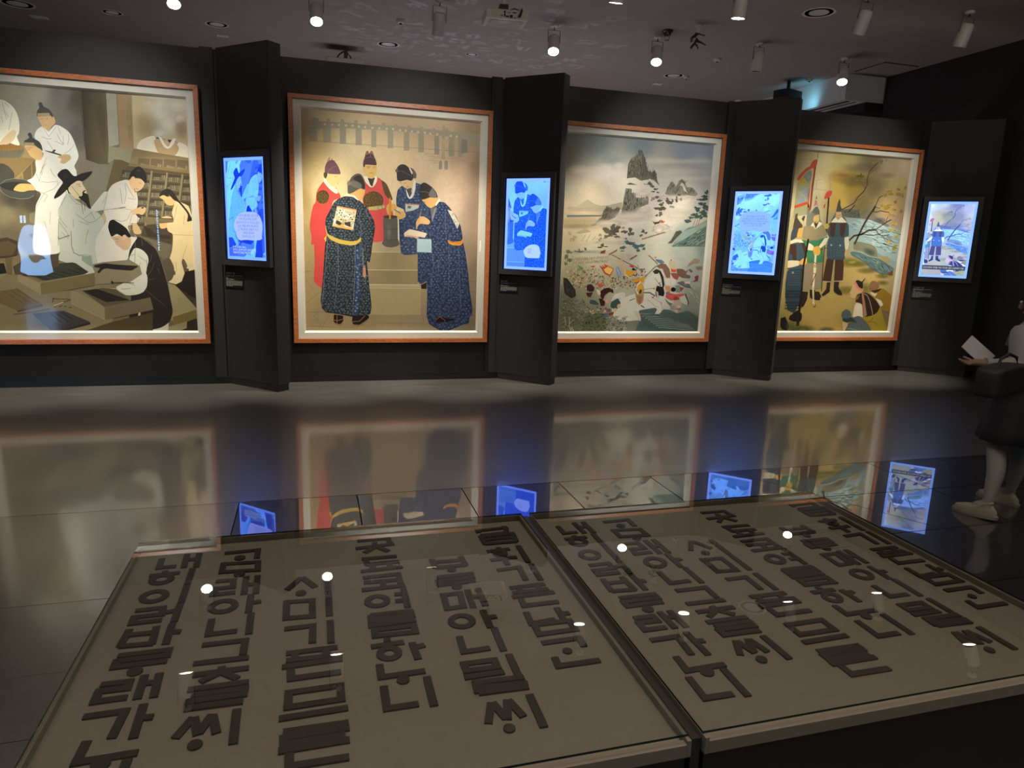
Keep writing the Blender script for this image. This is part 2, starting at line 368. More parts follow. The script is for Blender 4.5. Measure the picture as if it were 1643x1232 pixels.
    def dots(s, col, x0, y0, x1, y1, nx, ny, rad):
        k = s.o[2]
        for i in range(nx):
            for j in range(ny):
                s.E(col, x0+(x1-x0)*(i+.5*(j % 2))/nx, y0+(y1-y0)*j/ny, rad*k*(.6 if (i+j) % 2 else 1), rad*k*.8, k=5)
    def bg(s, pts, n=(60, 80)): s.grid = ([(a, b, hexlin(c)) for a, b, c in pts], n)
    def bg_color(s, px, py):
        P = s._P; d = (P[:, 0]-px)**2+(P[:, 1]-py)**2+30; w = 1/d**1.7; c = (P[:, 2:]*w[:, None]).sum(0)/w.sum()
        for bx, by, rx, ry, cc, al in s.gb:
            t = ((px-bx)/rx)**2+((py-by)/ry)**2
            if t < 1: k = al*(1-t)**1.6; c = c*(1-k)+np.array(cc)*k
        return c
    # ---- emit
    def build(s, name, to2d, rect, place, mats, parent, dz=.000015, only_from=0, xf=None, cxf=None):
        """to2d: photo pixel -> plane (a, b); rect: a0,a1,b0,b1 clip; place(a, b, h) -> world; xf: affine on plane coords"""
        a0, a1, b0, b1 = rect; V = []; F = []; MI = []; C = []
        def put(vs, fs, cs, mi, h):
            k = len(V); V.extend(place(a, b, h) for a, b in vs); F.extend(tuple(k+i for i in f) for f in fs); MI.extend([mi]*len(fs)); C.extend(cs)
        g, (nx, ny) = s.grid; s._P = np.array([(a, b, *c) for a, b, c in g]); rr = random.Random(4)
        inv = s.inv; vs = []; cs = []
        for j in range(ny+1):
            for i in range(nx+1):
                a = a0+(a1-a0)*i/nx; b = b0+(b1-b0)*j/ny; px, py = inv(a, b); c = s.bg_color(px, py); f = rr.uniform(.96, 1.04)
                vs.append((a, b)); cs.append((*(c*f), 1))
        put(vs, [(j*(nx+1)+i, j*(nx+1)+i+1, (j+1)*(nx+1)+i+1, (j+1)*(nx+1)+i) for j in range(ny) for i in range(nx)], cs, 0, 0)
        def clip(p, c):
            for ax, lim, sg in ((0, a0, 1), (0, a1, -1), (1, b0, 1), (1, b1, -1)):
                q = []; d = []
                if all((x[ax]-lim)*sg >= 0 for x in p): continue
                for i in range(len(p)):
                    u, v = p[i], p[(i+1) % len(p)]; cu, cv = c[i], c[(i+1) % len(p)]; iu, iv = (u[ax]-lim)*sg >= 0, (v[ax]-lim)*sg >= 0
                    if iu: q.append(u); d.append(cu)
                    if iu != iv:
                        t = (lim-u[ax])/(v[ax]-u[ax]); q.append((u[0]+(v[0]-u[0])*t, u[1]+(v[1]-u[1])*t)); d.append(tuple(cu[k]+(cv[k]-cu[k])*t for k in range(len(cu))))
                p, c = q, d
                if len(p) < 3: return [], []
            return p, c
        lev = 0; last = None; LV = []
        for kd, p, col, ex in s.sh:
            key = (kd, ex if kd == 'p' else None, tuple(col[0]) if kd == 'p' else None)
            if key != last or ex != 'q': lev += 1
            last = key; LV.append(lev)
        dz = min(dz, .0022/max(lev, 1))
        for n_, (kd, p, col, ex) in enumerate(s.sh):
            h = (LV[n_]+2)*dz; p2 = [to2d(*q) for q in p]
            if kd == 'p':
                p2, cc = clip(p2, [tuple(c) for c in col])
                if len(p2) < 3: continue
                cc = [(*c[:3], 1) for c in cc]
                if len(p2) == 4 and ex == 'q': tr = [(0, 1, 2), (0, 2, 3)]
                else: tr = tessellate_polygon([[Vector((a, b, 0)) for a, b in p2]])
                put(p2, tr, cc, 0, h)
            else:
                (cc, al) = ex; c2 = to2d(*col); 
                ks = tuple(t/7 for t in range(8)); aa = tuple(al*(1-t*t)**1.6 for t in ks)
                for i in range(len(p2)):
                    u, v = p2[i], p2[(i+1) % len(p2)]
                    for r_ in range(7):
                        q = [(c2[0]+(u[0]-c2[0])*ks[r_], c2[1]+(u[1]-c2[1])*ks[r_]), (c2[0]+(u[0]-c2[0])*ks[r_+1], c2[1]+(u[1]-c2[1])*ks[r_+1]),
                             (c2[0]+(v[0]-c2[0])*ks[r_+1], c2[1]+(v[1]-c2[1])*ks[r_+1]), (c2[0]+(v[0]-c2[0])*ks[r_], c2[1]+(v[1]-c2[1])*ks[r_])]
                        ca = [(*cc, aa[r_]), (*cc, aa[r_+1]), (*cc, aa[r_+1]), (*cc, aa[r_])]
                        if r_ == 0: q = q[:3]; ca = ca[:3]
                        q, ca = clip(q, ca)
                        if len(q) >= 3: put(q, [tuple(range(len(q)))], ca, 1, h)
        me = bpy.data.meshes.new(name); me.from_pydata(V, [], F); me.polygons.foreach_set('material_index', MI)
        at = me.color_attributes.new('Col', 'FLOAT_COLOR', 'POINT'); at.data.foreach_set('color', np.array(C, dtype=np.float32).ravel())
        me.update(); o = link(name, me, mats, parent); return o
# ---------------------------------------------------------------- painting art (flat print, traced shape by shape)
def art_workshop(A):
    A.bg([(5,128,'b9b698'),(60,140,'a8a490'),(100,150,'7a766a'),(125,160,'57503f'),(5,190,'9b9785'),(50,200,'9b9888'),(95,205,'78746a'),(125,215,'625c50'),
          (8,250,'9a8760'),(40,262,'a08b60'),(60,285,'7a6c4c'),(130,262,'807560'),(165,285,'867d66'),(150,320,'857c62'),(20,320,'4c463a'),(50,325,'4a4438'),
          (10,345,'8b8160'),(40,355,'7c704e'),(20,375,'6f6450'),(15,405,'7b6a4a'),(10,440,'857a5c'),(40,470,'6f6348'),(90,490,'6b6147'),(20,510,'6a6250'),
          (70,520,'706a60'),(130,520,'5c5338'),(180,500,'6a6048'),(150,450,'82775a'),(290,300,'6d6450'),(270,380,'5a5140'),(270,430,'655b45'),(300,470,'3a3226'),
          (300,520,'2c251e'),(280,500,'7c7050'),(-60,200,'90907c'),(-60,400,'706650'),(-60,520,'6a6250')],n=(120,140))
    A.fr(0,110,9.128)
    A.P('3f3524','1195,325 1555,345 1570,800 1600,1300 1598,1400 1450,1400 1260,1330 1235,1000 1205,600',c2='6e6242',ax='x')
    A.W('6e6242','1310,320 1555,345 1590,1300 1500,1300',.5)
    A.S('4a4030',.8,'1178,330 1190,600 1225,1000 1240,1150')
    A.P('8d8770','1565,345 1650,352 1690,352 1700,1060 1600,1240 1580,900')
    A.fr(160,130,9.128)
    A.P('a9a389','92,180 245,190 285,930 130,960 110,500')
    A.P('a58a62','245,190 465,205 495,985 480,1060 280,1060 285,930 265,560')
    A.W('b3a070','380,200 465,205 492,900 400,900',.7)
    A.S('3c3325',.35,'90,180 112,600 128,950'); A.S('3c3325',.3,'247,190 270,620 290,950')
    A.P('c8b48a','468,205 1262,262 1300,990 1310,1130 560,1000 498,985')
    for q in ((930,300,260,200),(880,520,200,240),(1010,640,150,160),(1150,350,180,130),(850,760,120,90),(1180,560,90,80)): A.B('f3ead2',*q,a=.75)
    A.B('b79c72',700,650,160,160,a=.5); A.B('b59a72',1200,700,90,120,a=.6)
    A.P('ece0c4','540,980 590,880 700,820 800,805 840,900 900,1020 860,1060 700,1030 640,1010',sm=1)
    A.P('efe4ca','1100,1090 1110,1000 1150,900 1230,920 1290,970 1312,1120',sm=1)
    A.P('c2a67a','795,880 830,850 890,870 930,930 1000,990 1080,930 1130,930 1160,990 1100,1090 960,1060 850,1040',sm=1)
    A.P('f2ead6','860,820 900,830 960,930 1010,960 1060,860 1100,835 1110,870 1050,960 1000,990 940,960',sm=1)
    A.P('4a4238','815,835 850,820 885,850 840,845'); A.P('3c342c','990,855 1060,865 1020,905'); A.S('4a4238',.5,'925,840 965,870'); A.S('4a4238',.5,'1100,880 1140,915')
    # shelves
    A.P('8d7a55','500,985 560,1000 1320,1130 1325,1500 440,1400 450,1080')
    A.P('9c9374','130,960 480,990 440,1200 200,1160 120,1200')
    A.fr(160,250,9.128)
    A.P('6b5c3c','210,50 320,60 440,110 1330,215 1395,1150 1320,1180 560,1150 500,900 90,520')
    A.P('5c523a','440,110 1325,220 1365,900 1380,1140 600,1000 460,700 290,330')
    A.P('968259','540,10 1325,30 1330,230 440,115 460,60')
    for i in range(5):
        x=565+i*190
        A.P('77694c','%d,%d %d,%d %d,%d %d,%d'%(x,30+i*8,x+165,48+i*8,x+160,165+i*12,x-8,140+i*12))
        for j in range(5): A.P('9a9070','%d,%d %d,%d %d,%d %d,%d'%(x+5+j*30,150+i*12-((j*37+i*23)%45),x+27+j*30,150+i*12-((j*37+i*23)%45),x+25+j*30,158+i*12,x+3+j*30,156+i*12))
    A.P('8a7650','430,108 1330,218 1335,262 420,150')
    for c in range(5):
        for r in range(7):
            x=330+c*225-r*14; y=205+r*125+c*22
            if y>1080 or (c==0 and r>0): continue
            A.P('494130','%d,%d %d,%d %d,%d %d,%d'%(x,y,x+195,y+20,x+188,y+112,x-8,y+92))
            for j in range(6):
                h=(j*53+c*31+r*17)%55
                A.P(('7a7158','857b60','6e664e')[(j+c+r)%3],'%d,%d %d,%d %d,%d %d,%d'%(x+6+j*30,y+60-h//2,x+30+j*30,y+64-h//2,x+28+j*30,y+106,x+3+j*30,y+100))
            A.S('948a68',.5,'%d,%d %d,%d'%(x-8,y+96,x+190,y+118))
        x=545+c*225; A.S('8c7f5c',2.6,'%d,%d %d,%d'%(x-8,200+c*25,x-110,1100))
    A.P('4b4232','640,1020 1040,1060 1070,1180 1000,1500 700,1500 600,1200')
    A.P('6e644c','560,1160 1050,1300 1020,1600 620,1250')
    A.P('3b3226','655,1040 740,1060 800,1130 900,1150 1030,1170 1040,1220 700,1180')
    # far-left standing man (cut by frame)
    A.fr(0,110,9.128)
    A.P('8a7a58','0,1100 90,1090 300,1110 360,1180 340,1260 280,1380 130,1350 0,1340',sm=1); A.P('6f6b58','0,1190 200,1200 350,1180 330,1230 250,1350 130,1360 0,1340 -200,1340 -200,1190',sm=1)
    A.P('94723e','0,1110 150,1090 310,1130 330,1180 150,1205 0,1200 -200,1180 -150,1110',sm=1)
    for i in range(7): A.S('7a5a30',.35,'%d,1110 %d,1180'%(10+i*45,30+i*42))
    A.P('f3edd2','-350,600 -150,440 0,450 90,480 190,560 250,660 285,800 280,940 250,1000 290,1120 200,1110 120,1080 60,1110 -100,1120 -300,1100',sm=1)
    A.P('e2c79c','0,1080 60,1010 170,910 230,910 235,960 200,1050 110,1110 20,1110 -40,1120',sm=1)
    for s in ('90,650 130,710','30,480 60,600 100,740','180,640 150,800 130,900','70,500 130,560','20,700 45,800'): A.S('8e876c',.3,s)
    # standing man 2
    A.P('e5e2d2','505,990 540,900 620,850 700,930 800,830 880,840 1000,920 1060,1010 1110,1130 1150,1260 1140,1330 1090,1430 1120,1500 1110,1700 900,1700 880,1500 650,1250 600,1200 540,1080',sm=1)
    A.P('d2ae7c','555,690 760,690 800,730 810,800 760,850 715,925 690,900 620,850 590,790 560,730',sm=1)
    A.P('ece8d8','620,845 715,925 800,830 820,850 740,990 700,1010 640,930'); A.S('9a937a',.35,'625,850 715,1000 820,850')
    A.P('4e4c44','540,690 545,620 575,575 565,515 582,492 610,500 640,555 700,585 750,630 778,690 765,715 745,690 550,700',sm=1)
    A.P('a89c74','550,655 720,650 735,688 552,695'); A.S('8a6f48',.3,'585,742 625,735'); A.S('8a6f48',.3,'670,740 710,732'); A.S('a8845a',.3,'650,830 685,830')
    for s in ('850,850 890,960','840,960 870,1030 930,1110','800,1060 920,1115','930,1115 925,990','1000,960 1010,1040 990,1110','610,1000 690,1030 750,1030','690,1060 760,1160 790,1240','1090,1110 1020,1200 950,1240'): A.S('8c8870',.3,s)
    # man with bowl
    A.fr(0,230,9.128)
    A.P('8a7448','0,210 380,210 520,230 200,510 0,500'); A.P('9a8350','160,560 520,225 545,260 250,540'); A.P('6e5f40','330,430 520,230 530,520 340,520')
    A.S('b3a070',.6,'465,300 470,500'); A.S('b3a070',.6,'330,440 340,520')
    A.P('4a4a40','0,295 60,300 140,350 210,440 190,530 0,620 -200,620 -200,300',sm=1)
    A.P('4c4d44','0,600 60,550 160,520 330,530 460,590 540,680 500,770 400,815 260,805 130,770 40,700',sm=1)
    A.S('8e8e7a',.7,'0,680 60,740 150,790 300,815 430,805 500,760'); A.S('8e8e7a',.5,'0,600 80,540 200,515 360,530')
    A.P('33342e','0,600 200,560 430,590 500,670 400,700 200,700 60,660',sm=1)
    A.P('e0dccb','520,250 620,210 660,110 800,170 900,290 950,420 960,520 1000,700 960,900 900,1232 870,1600 500,1600 510,1100 530,900 600,740 520,680 460,590 400,545 480,500 530,400',sm=1)
    A.P('d6ae74','365,30 520,40 610,100 625,180 600,240 520,240 480,210 440,180 405,120',sm=1); A.P('d6b47a','545,60 590,60 595,110 560,120',sm=1)
    A.P('46443c','360,-40 400,-60 430,-90 405,-130 440,-160 470,-120 480,-80 570,-30 610,30 625,110 600,90 545,55 500,20 360,10',sm=1)
    A.P('a09470','360,-15 500,-10 505,30 362,15'); A.S('6a4c30',.35,'400,95 440,90'); A.S('6a4c30',.35,'380,75 470,60')
    A.P('dcae6a','200,680 240,620 300,590 460,600 520,680 420,690 340,710 260,700',sm=1)
    for s in ('680,210 590,440 580,550','740,370 770,440 820,500','600,560 700,570 820,560','680,290 620,350 600,440','640,330 610,470','530,440 580,560','560,700 700,760','640,740 560,880 510,1000','700,760 640,860','840,540 850,620','740,1000 730,1180','520,980 505,1180','880,560 800,660 640,730','650,1150 680,1230'): A.S('8a856e',.3,s)
    A.P('4b473e','650,100 760,120 790,90 820,100 800,130 900,165 890,180 780,150 700,125',sm=1); A.P('c8a878','840,200 940,160 1020,170 1040,220 1000,260 940,300 880,280 900,230',sm=1)
    # scholar
    A.P('b9bba8','960,760 900,860 870,960 865,1080 850,1232 855,1400 880,1600 850,1700 1000,1760 1200,1900 1400,1950 1560,1880 1640,1700 1690,1400 1640,1232 1500,1080 1420,1000 1320,960 1220,900 1100,820 1010,730',sm=1)
    A.P('c7c5b0','1320,960 1520,710 1600,700 1800,860 1700,930 1420,1000',sm=0)
    A.P('d9c39a','1040,620 1090,560 1190,550 1210,600 1260,680 1270,750 1200,790 1120,760 1080,700 1010,700 1005,650',sm=1)
    A.P('d9c39a','1010,660 1120,720 1180,820 1100,810 1010,720')
    A.P('25221d','840,465 900,390 970,375 1010,400 1090,480 1200,440 1345,408 1350,430 1300,490 1210,555 1140,545 1040,610 970,690 880,770 800,812 795,780 850,680 920,580 900,540',sm=1)
    A.W('4a463c','860,470 960,400 1060,500 960,560',.35); A.W('4f4a42','1120,490 1330,420 1230,530 1150,520',.4); A.W('4f4a42','820,780 930,620 980,640 900,740',.4)
    A.P('25221d','975,650 985,600 1010,600 1000,690 1040,740 1000,720',sm=1)
    A.P('2c2822','1205,720 1230,690 1260,690 1230,720 1290,750 1310,850 1330,950 1300,950 1240,860 1150,790 1200,770 1210,745',sm=1)
    A.S('1f1c18',.45,'1045,625 1180,790 1220,1030'); A.S('1f1c18',.4,'1190,820 1240,860 1245,990'); A.S('1f1c18',.5,'1120,600 1180,600'); A.S('1f1c18',.5,'1150,625 1190,630')
    for s in ('970,700 970,760 900,900 860,960 855,1040','1110,1030 1220,1110 1300,1165 1390,1140 1490,1060','860,1050 900,1130 980,1230','1010,760 1120,880 1200,900','1230,1100 1350,1010','1330,1000 1390,1110','1160,1140 1300,1190','1070,1100 1075,1232','1300,1260 1260,1380 1255,1480','860,1100 850,1500','870,1150 980,1300 1010,1390','910,1300 1000,1400'): A.S('6a6a58',.32,s)
    A.S('5f5a4a',.5,'1400,1005 1600,960 1860,900'); A.P('c0a878','1490,1070 1520,1010 1600,970 1680,960 1700,1060 1650,1100 1620,1180 1550,1260 1530,1140',sm=1)
    for i in range(4): A.S('80806a',.28,'%d,%d %d,%d'%(1500+i*50,870+i*18,1590+i*50,740+i*22))
    A.S('3a372c',.9,'1020,1345 870,1400 850,1370'); A.S('3a372c',.7,'1040,1290 1050,1500 1080,1600 1160,1640 1260,1630')
    A.S('2a2a20',1.1,'1425,1560 1420,1720'); A.S('2a2a20',1,'1470,1530 1450,1720'); A.S('6a6a58',.32,'1530,1140 1540,1350 1500,1510')
    # man taking type from the shelf
    A.fr(160,250,9.128)
    A.P('d3ccb8','125,520 180,430 270,380 400,350 480,420 540,540 560,650 545,760 470,850 450,990 540,1000 420,1020 430,1100 460,1180 540,1190 560,1232 420,1500 200,1700 0,1700 -60,1250 100,950 60,800',sm=1)
    A.P('d3ccb8','180,790 470,780 560,900 585,910 550,985 420,990 300,980 180,900',sm=0)
    A.P('d8b183','430,350 520,330 600,340 660,395 620,480 560,520 530,545 470,480 440,420',sm=1); A.P('d8b183','455,320 490,300 515,320 500,370 460,360',sm=1)
    A.P('2a2620','430,340 440,270 480,210 560,155 620,180 660,230 690,290 685,390 660,395 600,330 520,320 500,300 470,310 440,350',sm=1); A.W('5a564a','520,230 570,160 650,230 560,240',.6)
    A.S('2f261c',.6,'510,480 520,530 560,520'); A.S('3a2c20',.4,'575,390 615,410'); A.S('5a3c28',.4,'530,480 570,490')
    A.P('d3ac7c','470,800 560,760 620,745 680,765 660,830 620,865 560,850 480,865',sm=1); A.P('3a342a','610,750 645,750 640,772 612,770')
    A.P('c9a777','480,1000 540,990 600,1090 610,1130 560,1150 500,1130',sm=1)
    for s in ('380,400 420,470 500,610','370,410 390,560 360,700','300,470 330,700','190,780 330,770 460,790','210,930 320,960 400,940 470,800','560,900 550,985','410,620 530,640','470,860 440,1000','120,520 60,800'): A.S('77725e',.3,s)
    A.S('2c2820',.8,'290,762 380,750'); A.S('7a725c',.5,'0,805 290,762')
    # boy at right
    A.P('e1cb96','1110,650 1210,690 1300,740 1350,900 1370,1232 1400,1500 1400,1700 1330,1740 1290,1620 1230,1510 1200,1560 1250,1750 1230,1880 1100,1870 1110,1700 1010,1580 1060,1380 1070,1150 1000,1100 980,980 1080,960 1060,830 1090,720',sm=1)
    A.P('e3b67a','875,600 960,570 1000,600 1060,590 1110,650 1080,720 1010,725 960,690 940,650',sm=1)
    A.P('2e2a24','875,600 880,560 930,500 1000,480 1060,510 1110,580 1150,640 1230,730 1300,820 1340,900 1365,940 1310,960 1280,960 1290,860 1220,760 1150,680 1090,650 1050,610 1010,570 995,600 930,575',sm=1)
    A.P('e0b880','910,900 980,880 1040,895 1060,915 930,912',sm=1); A.P('e0b272','870,1000 900,980 980,985 980,1050 900,1065',sm=1)
    A.P('7a6c4a','660,890 900,910 1080,925 1080,970 700,1010 640,940'); A.S('3d3526',.5,'860,912 1080,930'); A.S('3d3526',.4,'860,970 1070,972')
    for s in ('1130,730 1100,900 1080,950','1240,870 1230,1000','1080,1155 1370,1165','1280,1310 1230,1450 1200,1560','1120,1560 1125,1700','1210,1520 1290,1650'): A.S('9a8658',.32,s)
    A.P('d8c79a','1090,1740 1200,1740 1200,1850 1120,1880 1000,1850 1060,1810',sm=0); A.P('d8c79a','1300,1580 1395,1570 1400,1640 1270,1650')
    A.P('5a5240','930,1540 1010,1490 1060,1560 1090,1650 1080,1760 1020,1830 960,1830 900,1700',sm=1)
    A.P('282018','1100,1890 1200,1840 1250,1700 1410,1660 1435,2100 1100,1900')
    # front figure with vest
    A.fr(160,340,9.128)
    A.P('9a8d66','990,1040 1110,1070 1420,1410 1425,1500 1070,1600 1000,1500',sm=0); A.P('766536','1070,1540 1440,1420 1440,1550 1080,1680'); A.P('8f8460','1010,1680 1280,1600 1275,1700 1180,1740 1180,1880 1010,1880')
    A.P('c9c2aa','450,1680 540,1300 590,1300 600,1700 900,1690 1010,1620 1005,1890 445,1890')
    A.P('2b241e','545,365 640,390 740,450 830,560 890,680 940,860 1000,1060 1050,1330 1070,1450 1045,1560 1000,1630 880,1700 680,1730 610,1715 605,1310 595,1300 525,1720 430,1670 450,1350 460,1230 420,700 440,560 500,450',sm=1)
    A.P('cbc8b4','500,540 560,530 640,570 700,640 715,720 680,880 700,960 690,1090 640,1170 540,1210 390,1220 310,1170 240,1105 350,1040 440,980 470,900 430,780 430,680',sm=1)
    A.P('d9d5c2','450,540 440,500 545,370 500,330 530,350 550,380 480,480',sm=0)
    A.P('c2a27c','170,370 330,340 350,330 400,370 450,380 460,450 430,540 350,560 300,520 240,480 220,430 190,400',sm=1); A.P('c8a884','340,350 370,335 395,370 380,410 345,400',sm=1)
    A.P('1d1a16','130,180 150,130 200,112 250,140 330,190 400,250 450,340 455,370 410,370 375,335 345,340 330,360 250,325 175,362 140,290 125,230',sm=1); A.S('4a463c',.5,'165,330 270,315'); A.S('3c2f24',.5,'225,400 275,395'); A.S('3c2f24',.45,'250,435 265,430')
    A.P('b79f76','40,1170 80,1130 230,1120 320,1190 290,1250 200,1280 80,1300 50,1240',sm=1)
    for s in ('430,690 440,640 520,620','520,420 520,620 505,880','600,740 540,880','560,640 690,730','370,1020 520,1080','490,900 450,1010','690,700 690,880','310,1130 460,1120'): A.S('6b6757',.32,s)
    for s in ('615,390 625,490','760,620 750,700 700,770','800,740 760,850 700,940','700,1000 790,980','660,1130 950,1370','850,820 880,900'): A.S('5c5349',.6,s)
    A.S('83796a',.4,'640,390 830,540 900,720 1000,1060 1050,1330')
    for s in ('860,1740 770,1860','1000,1720 950,1840','700,1760 680,1810'): A.S('7d775f',.3,s)
    # table, wood blocks
    A.fr(0,420,9.128)
    A.P('7c7152','-400,230 0,200 260,170 260,260 600,450 1050,420 1600,330 1660,900 1250,1010 -400,1010')
    A.P('3a3a2e','780,30 1090,5 1320,165 640,270 480,205 300,205 300,60',sm=0)
    A.P('8d8061','260,150 330,200 590,305 605,485 260,280'); A.P('6f6240','590,305 1390,160 1390,345 605,485'); A.S('a0936c',.4,'590,305 1390,160')
    for i in range(6): A.S('1f211b',1.0,'%d,%d %d,%d'%(560+i*110,215-i*24,720+i*110,262-i*26))
    A.P('6b5a3a','-100,440 250,390 620,620 250,715 -100,560'); A.P('4f4128','250,715 620,620 625,655 255,740')
    for i in range(3): A.S('4c3f28',.7,'%d,%d %d,%d'%(60+i*90,430-i*20,380+i*75,630-i*20))
    A.S('3a3020',1.1,'200,770 480,735 720,690'); A.S('3a3020',.9,'770,540 1030,550'); A.S('3a3020',1.2,'785,530 770,590'); A.S('c9b98c',.8,'790,640 930,590'); A.S('3a3020',1.0,'930,590 1030,560')
    for s in ('790,665 820,660','870,655 910,640','945,650 965,655','1010,670 1050,668'): A.S('3a3020',1.2,s)
    A.P('3c3832','470,760 930,715 1300,870 1325,890 860,1005 740,1000'); A.P('2c2820','860,1000 1325,885 1325,915 1000,1000'); A.B('6c6e80',700,860,260,130,a=.5)
    for i in range(3): A.S('23201b',.9,'%d,%d %d,%d'%(740+i*80,765-i*12,900+i*100,880-i*10))
    A.P('8a7d5e','1030,430 1130,440 1530,660 1540,850 1050,620'); A.P('564d38','1200,420 1500,385 1700,400 2000,640 1530,660')
    A.P('6a6044','1530,660 2200,520 2250,700 1540,850'); A.P('28221a','1210,430 1420,395 1900,560 1560,590'); A.S('a2966f',.5,'1040,600 1540,850')
    A.P('4a3f25','1250,1010 1640,880 2240,740 2240,1010'); 
    A.P('827a5e','1340,40 1500,5 1900,-30 2050,60 2080,180 1900,300 1400,330 1390,160')
    A.P('2b211a','1380,50 1540,20 1700,40 2040,60 1930,130 1700,115 1560,95 1510,110 1450,170 1425,150 1470,90 1385,80',sm=0)
    A.S('2b241c',1,'1620,300 1960,310'); A.S('2b241c',2,'1640,285 1650,315')
    A.P('8d9b80','1200,-100 1335,-100 1365,60 1330,70 1200,-20'); A.P('a5b298','1200,-95 1265,-108 1335,-95 1265,-80')
    A.P('463d2e','-200,-300 100,-360 260,-300 260,-100 80,-60 -200,-80'); A.P('5f5036','-200,-250 120,-310 250,-240 190,-100 -200,-60'); A.P('241f1a','-200,30 60,20 100,160 -200,190'); A.P('6a593c','75,-60 180,-60 180,190 105,180')
    A.P('4e4434','190,70 440,-80 860,-120 860,60 560,180 220,190')

def art_bucklers(A): pass
def art_court(A):
    A.bg([(480,170,'b39a6a'),(520,175,'cdb785'),(560,180,'ccb288'),(640,185,'c0a684'),(700,195,'c6ad88'),(765,205,'a98f70'),(478,230,'b2935a'),(500,235,'cdb27a'),(560,240,'e0ca9a'),
          (630,250,'d8be90'),(700,260,'dcc29c'),(740,260,'c4a888'),(770,270,'a58c72'),(480,320,'b0955a'),(520,310,'dcc592'),(620,320,'dfc79c'),(720,330,'c9b096'),(765,340,'a08a74'),
          (480,400,'a8915f'),(500,440,'a08a5e'),(740,420,'94826c'),(765,430,'80705c'),(480,480,'a08c60'),(520,520,'988460'),(600,530,'907e5c'),(680,520,'8e7e62'),(760,520,'776a54'),(640,420,'9c8a66')],n=(120,140))
    A.fr(455,140,9.128)
    A.P('b39a72','380,560 470,470 520,495 1650,560 1900,580 1900,960 1640,865 900,815 470,800 370,780',sm=0) if 0 else None
    g='a69c82'
    A.P(g,'420,570 420,500 610,500 1650,565 2900,690 2900,755 3180,760 3190,870 2990,960 2600,740 1650,640 880,600 600,600 480,625 500,800 380,790 360,600')
    for x,y in ((440,440),(488,450),(655,460),(862,470),(1060,485),(1248,490),(1460,515),(1650,545),(1835,560),(2018,580),(2200,600),(2385,600),(2595,640)): A.P(g,'%d,%d %d,%d %d,%d %d,%d %d,%d'%(x-28,y+70,x-24,y+8,x,y-8,x+24,y+8,x+28,y+70),sm=0)
    for a,b,y in ((580,690,620),(825,915,640),(1055,1145,655),(1285,1360,680),(1525,1605,690),(1760,1840,720),(1975,2055,740),(2210,2280,770),(2420,2500,790),(2560,2620,800)):
        A.P(g,'%d,%d %d,%d %d,%d %d,%d'%(a,y-60,b,y-60,b,y+185+ (a-580)*.02,a,y+185+(a-580)*.02))
    A.S('9a8f76',.7,'500,790 900,822 1650,870 2600,940 3150,960')
    for x,y in ((605,543),(712,548),(812,552),(916,558),(1010,562),(1103,576),(1194,585),(1300,595),(1400,600),(1510,608),(1605,612),(1705,630),(1790,635),(1880,645),(1970,655),(2070,665),(2150,680),(2250,690),(2450,710),(2535,720)): A.E('d6c6a0',x,y,17,17)
    A.fr(620,150,9.128)
    A.P('a79d86','822,470 840,450 858,470 855,670 815,670'); A.P('c8ac80','810,680 855,680 862,970 805,970'); A.P('9f9680','765,1110 770,1000 800,975 815,1000 815,1110'); A.P('9f9680','850,1110 850,990 880,975 902,1000 900,1115')
    A.P('8f887a','1100,660 1180,680 1185,860 1100,880')
    for s in ('560,880 720,890','620,915 900,930','600,980 760,990','640,1015 750,1020','900,1000 1020,1000','700,940 1000,960'): A.S('b09a7a',.3,s)
    # paving
    A.fr(465,410,9.128)
    for s in ('120,240 330,230','130,480 240,450','150,820 1000,840 1240,830','170,1030 480,1040 1000,1060','210,720 430,540','220,820 130,900','460,1090 560,880','340,860 470,1040','1240,840 1240,1110','1180,740 1640,745','1240,990 1640,1000','340,500 130,200'): A.S('7c6c4c',.4,s)
    A.fr(620,415,9.128)
    for s in ('0,800 520,825','0,940 560,950 1330,960','210,700 220,1080','480,700 560,940','850,940 910,1080','1090,860 1280,1070','1100,830 1330,835','1210,330 1340,330','1230,480 1340,500','100,700 500,700'): A.S('6e614a',.4,s)
    # stone block
    A.fr(610,330,9.128)
    a='a89672'
    A.P('ab9a76','-720,500 480,500 525,560 595,690 590,945 545,950 550,1120 600,1200 600,1600 -720,1600',sm=0)
    A.P('96845f','-720,685 595,690 590,940 -720,930'); A.P('8d7c5a','-720,945 545,950 550,1150 -720,1140'); A.P('a09068','-720,1190 590,1190 600,1600 -720,1600')
    for s in ('-720,670 590,680','-720,935 590,942','-720,1150 560,1160','-720,1200 590,1210'): A.S('c7b790',.6,s)
    A.S('c7b790',.4,'595,690 590,945'); A.S('8a7a58',.4,'600,1210 600,1600')
    # king left (red)
    A.fr(490,310,10.27)
    A.P('cc4a42','180,0 230,-110 330,-210 460,-150 540,-30 580,70 460,130 430,260 340,420 330,560 350,700 330,850 310,1232 290,1480 310,1560 270,1560 180,1500 140,1430 150,1200 140,850 95,840 100,700 70,560 90,370 130,200 170,140',sm=1)
    A.fr(490,230,12.57)
    A.P('dfbf7e','380,700 440,600 480,620 700,620 705,720 690,800 650,860 580,900 480,860 420,780',sm=1)
    A.P('ede0c2','375,690 395,700 500,850 590,890 640,940 660,1000 610,1010 500,930 380,790',sm=1)
    A.P('a9886a','430,400 450,320 480,280 500,290 490,350 510,340 540,290 545,320 520,400',sm=1)
    A.P('6c4a50','390,570 395,480 430,390 500,340 570,340 620,400 660,460 700,560 700,620 480,615 440,600 400,620',sm=1); A.S('93707a',.4,'440,610 480,540 560,480 650,450')
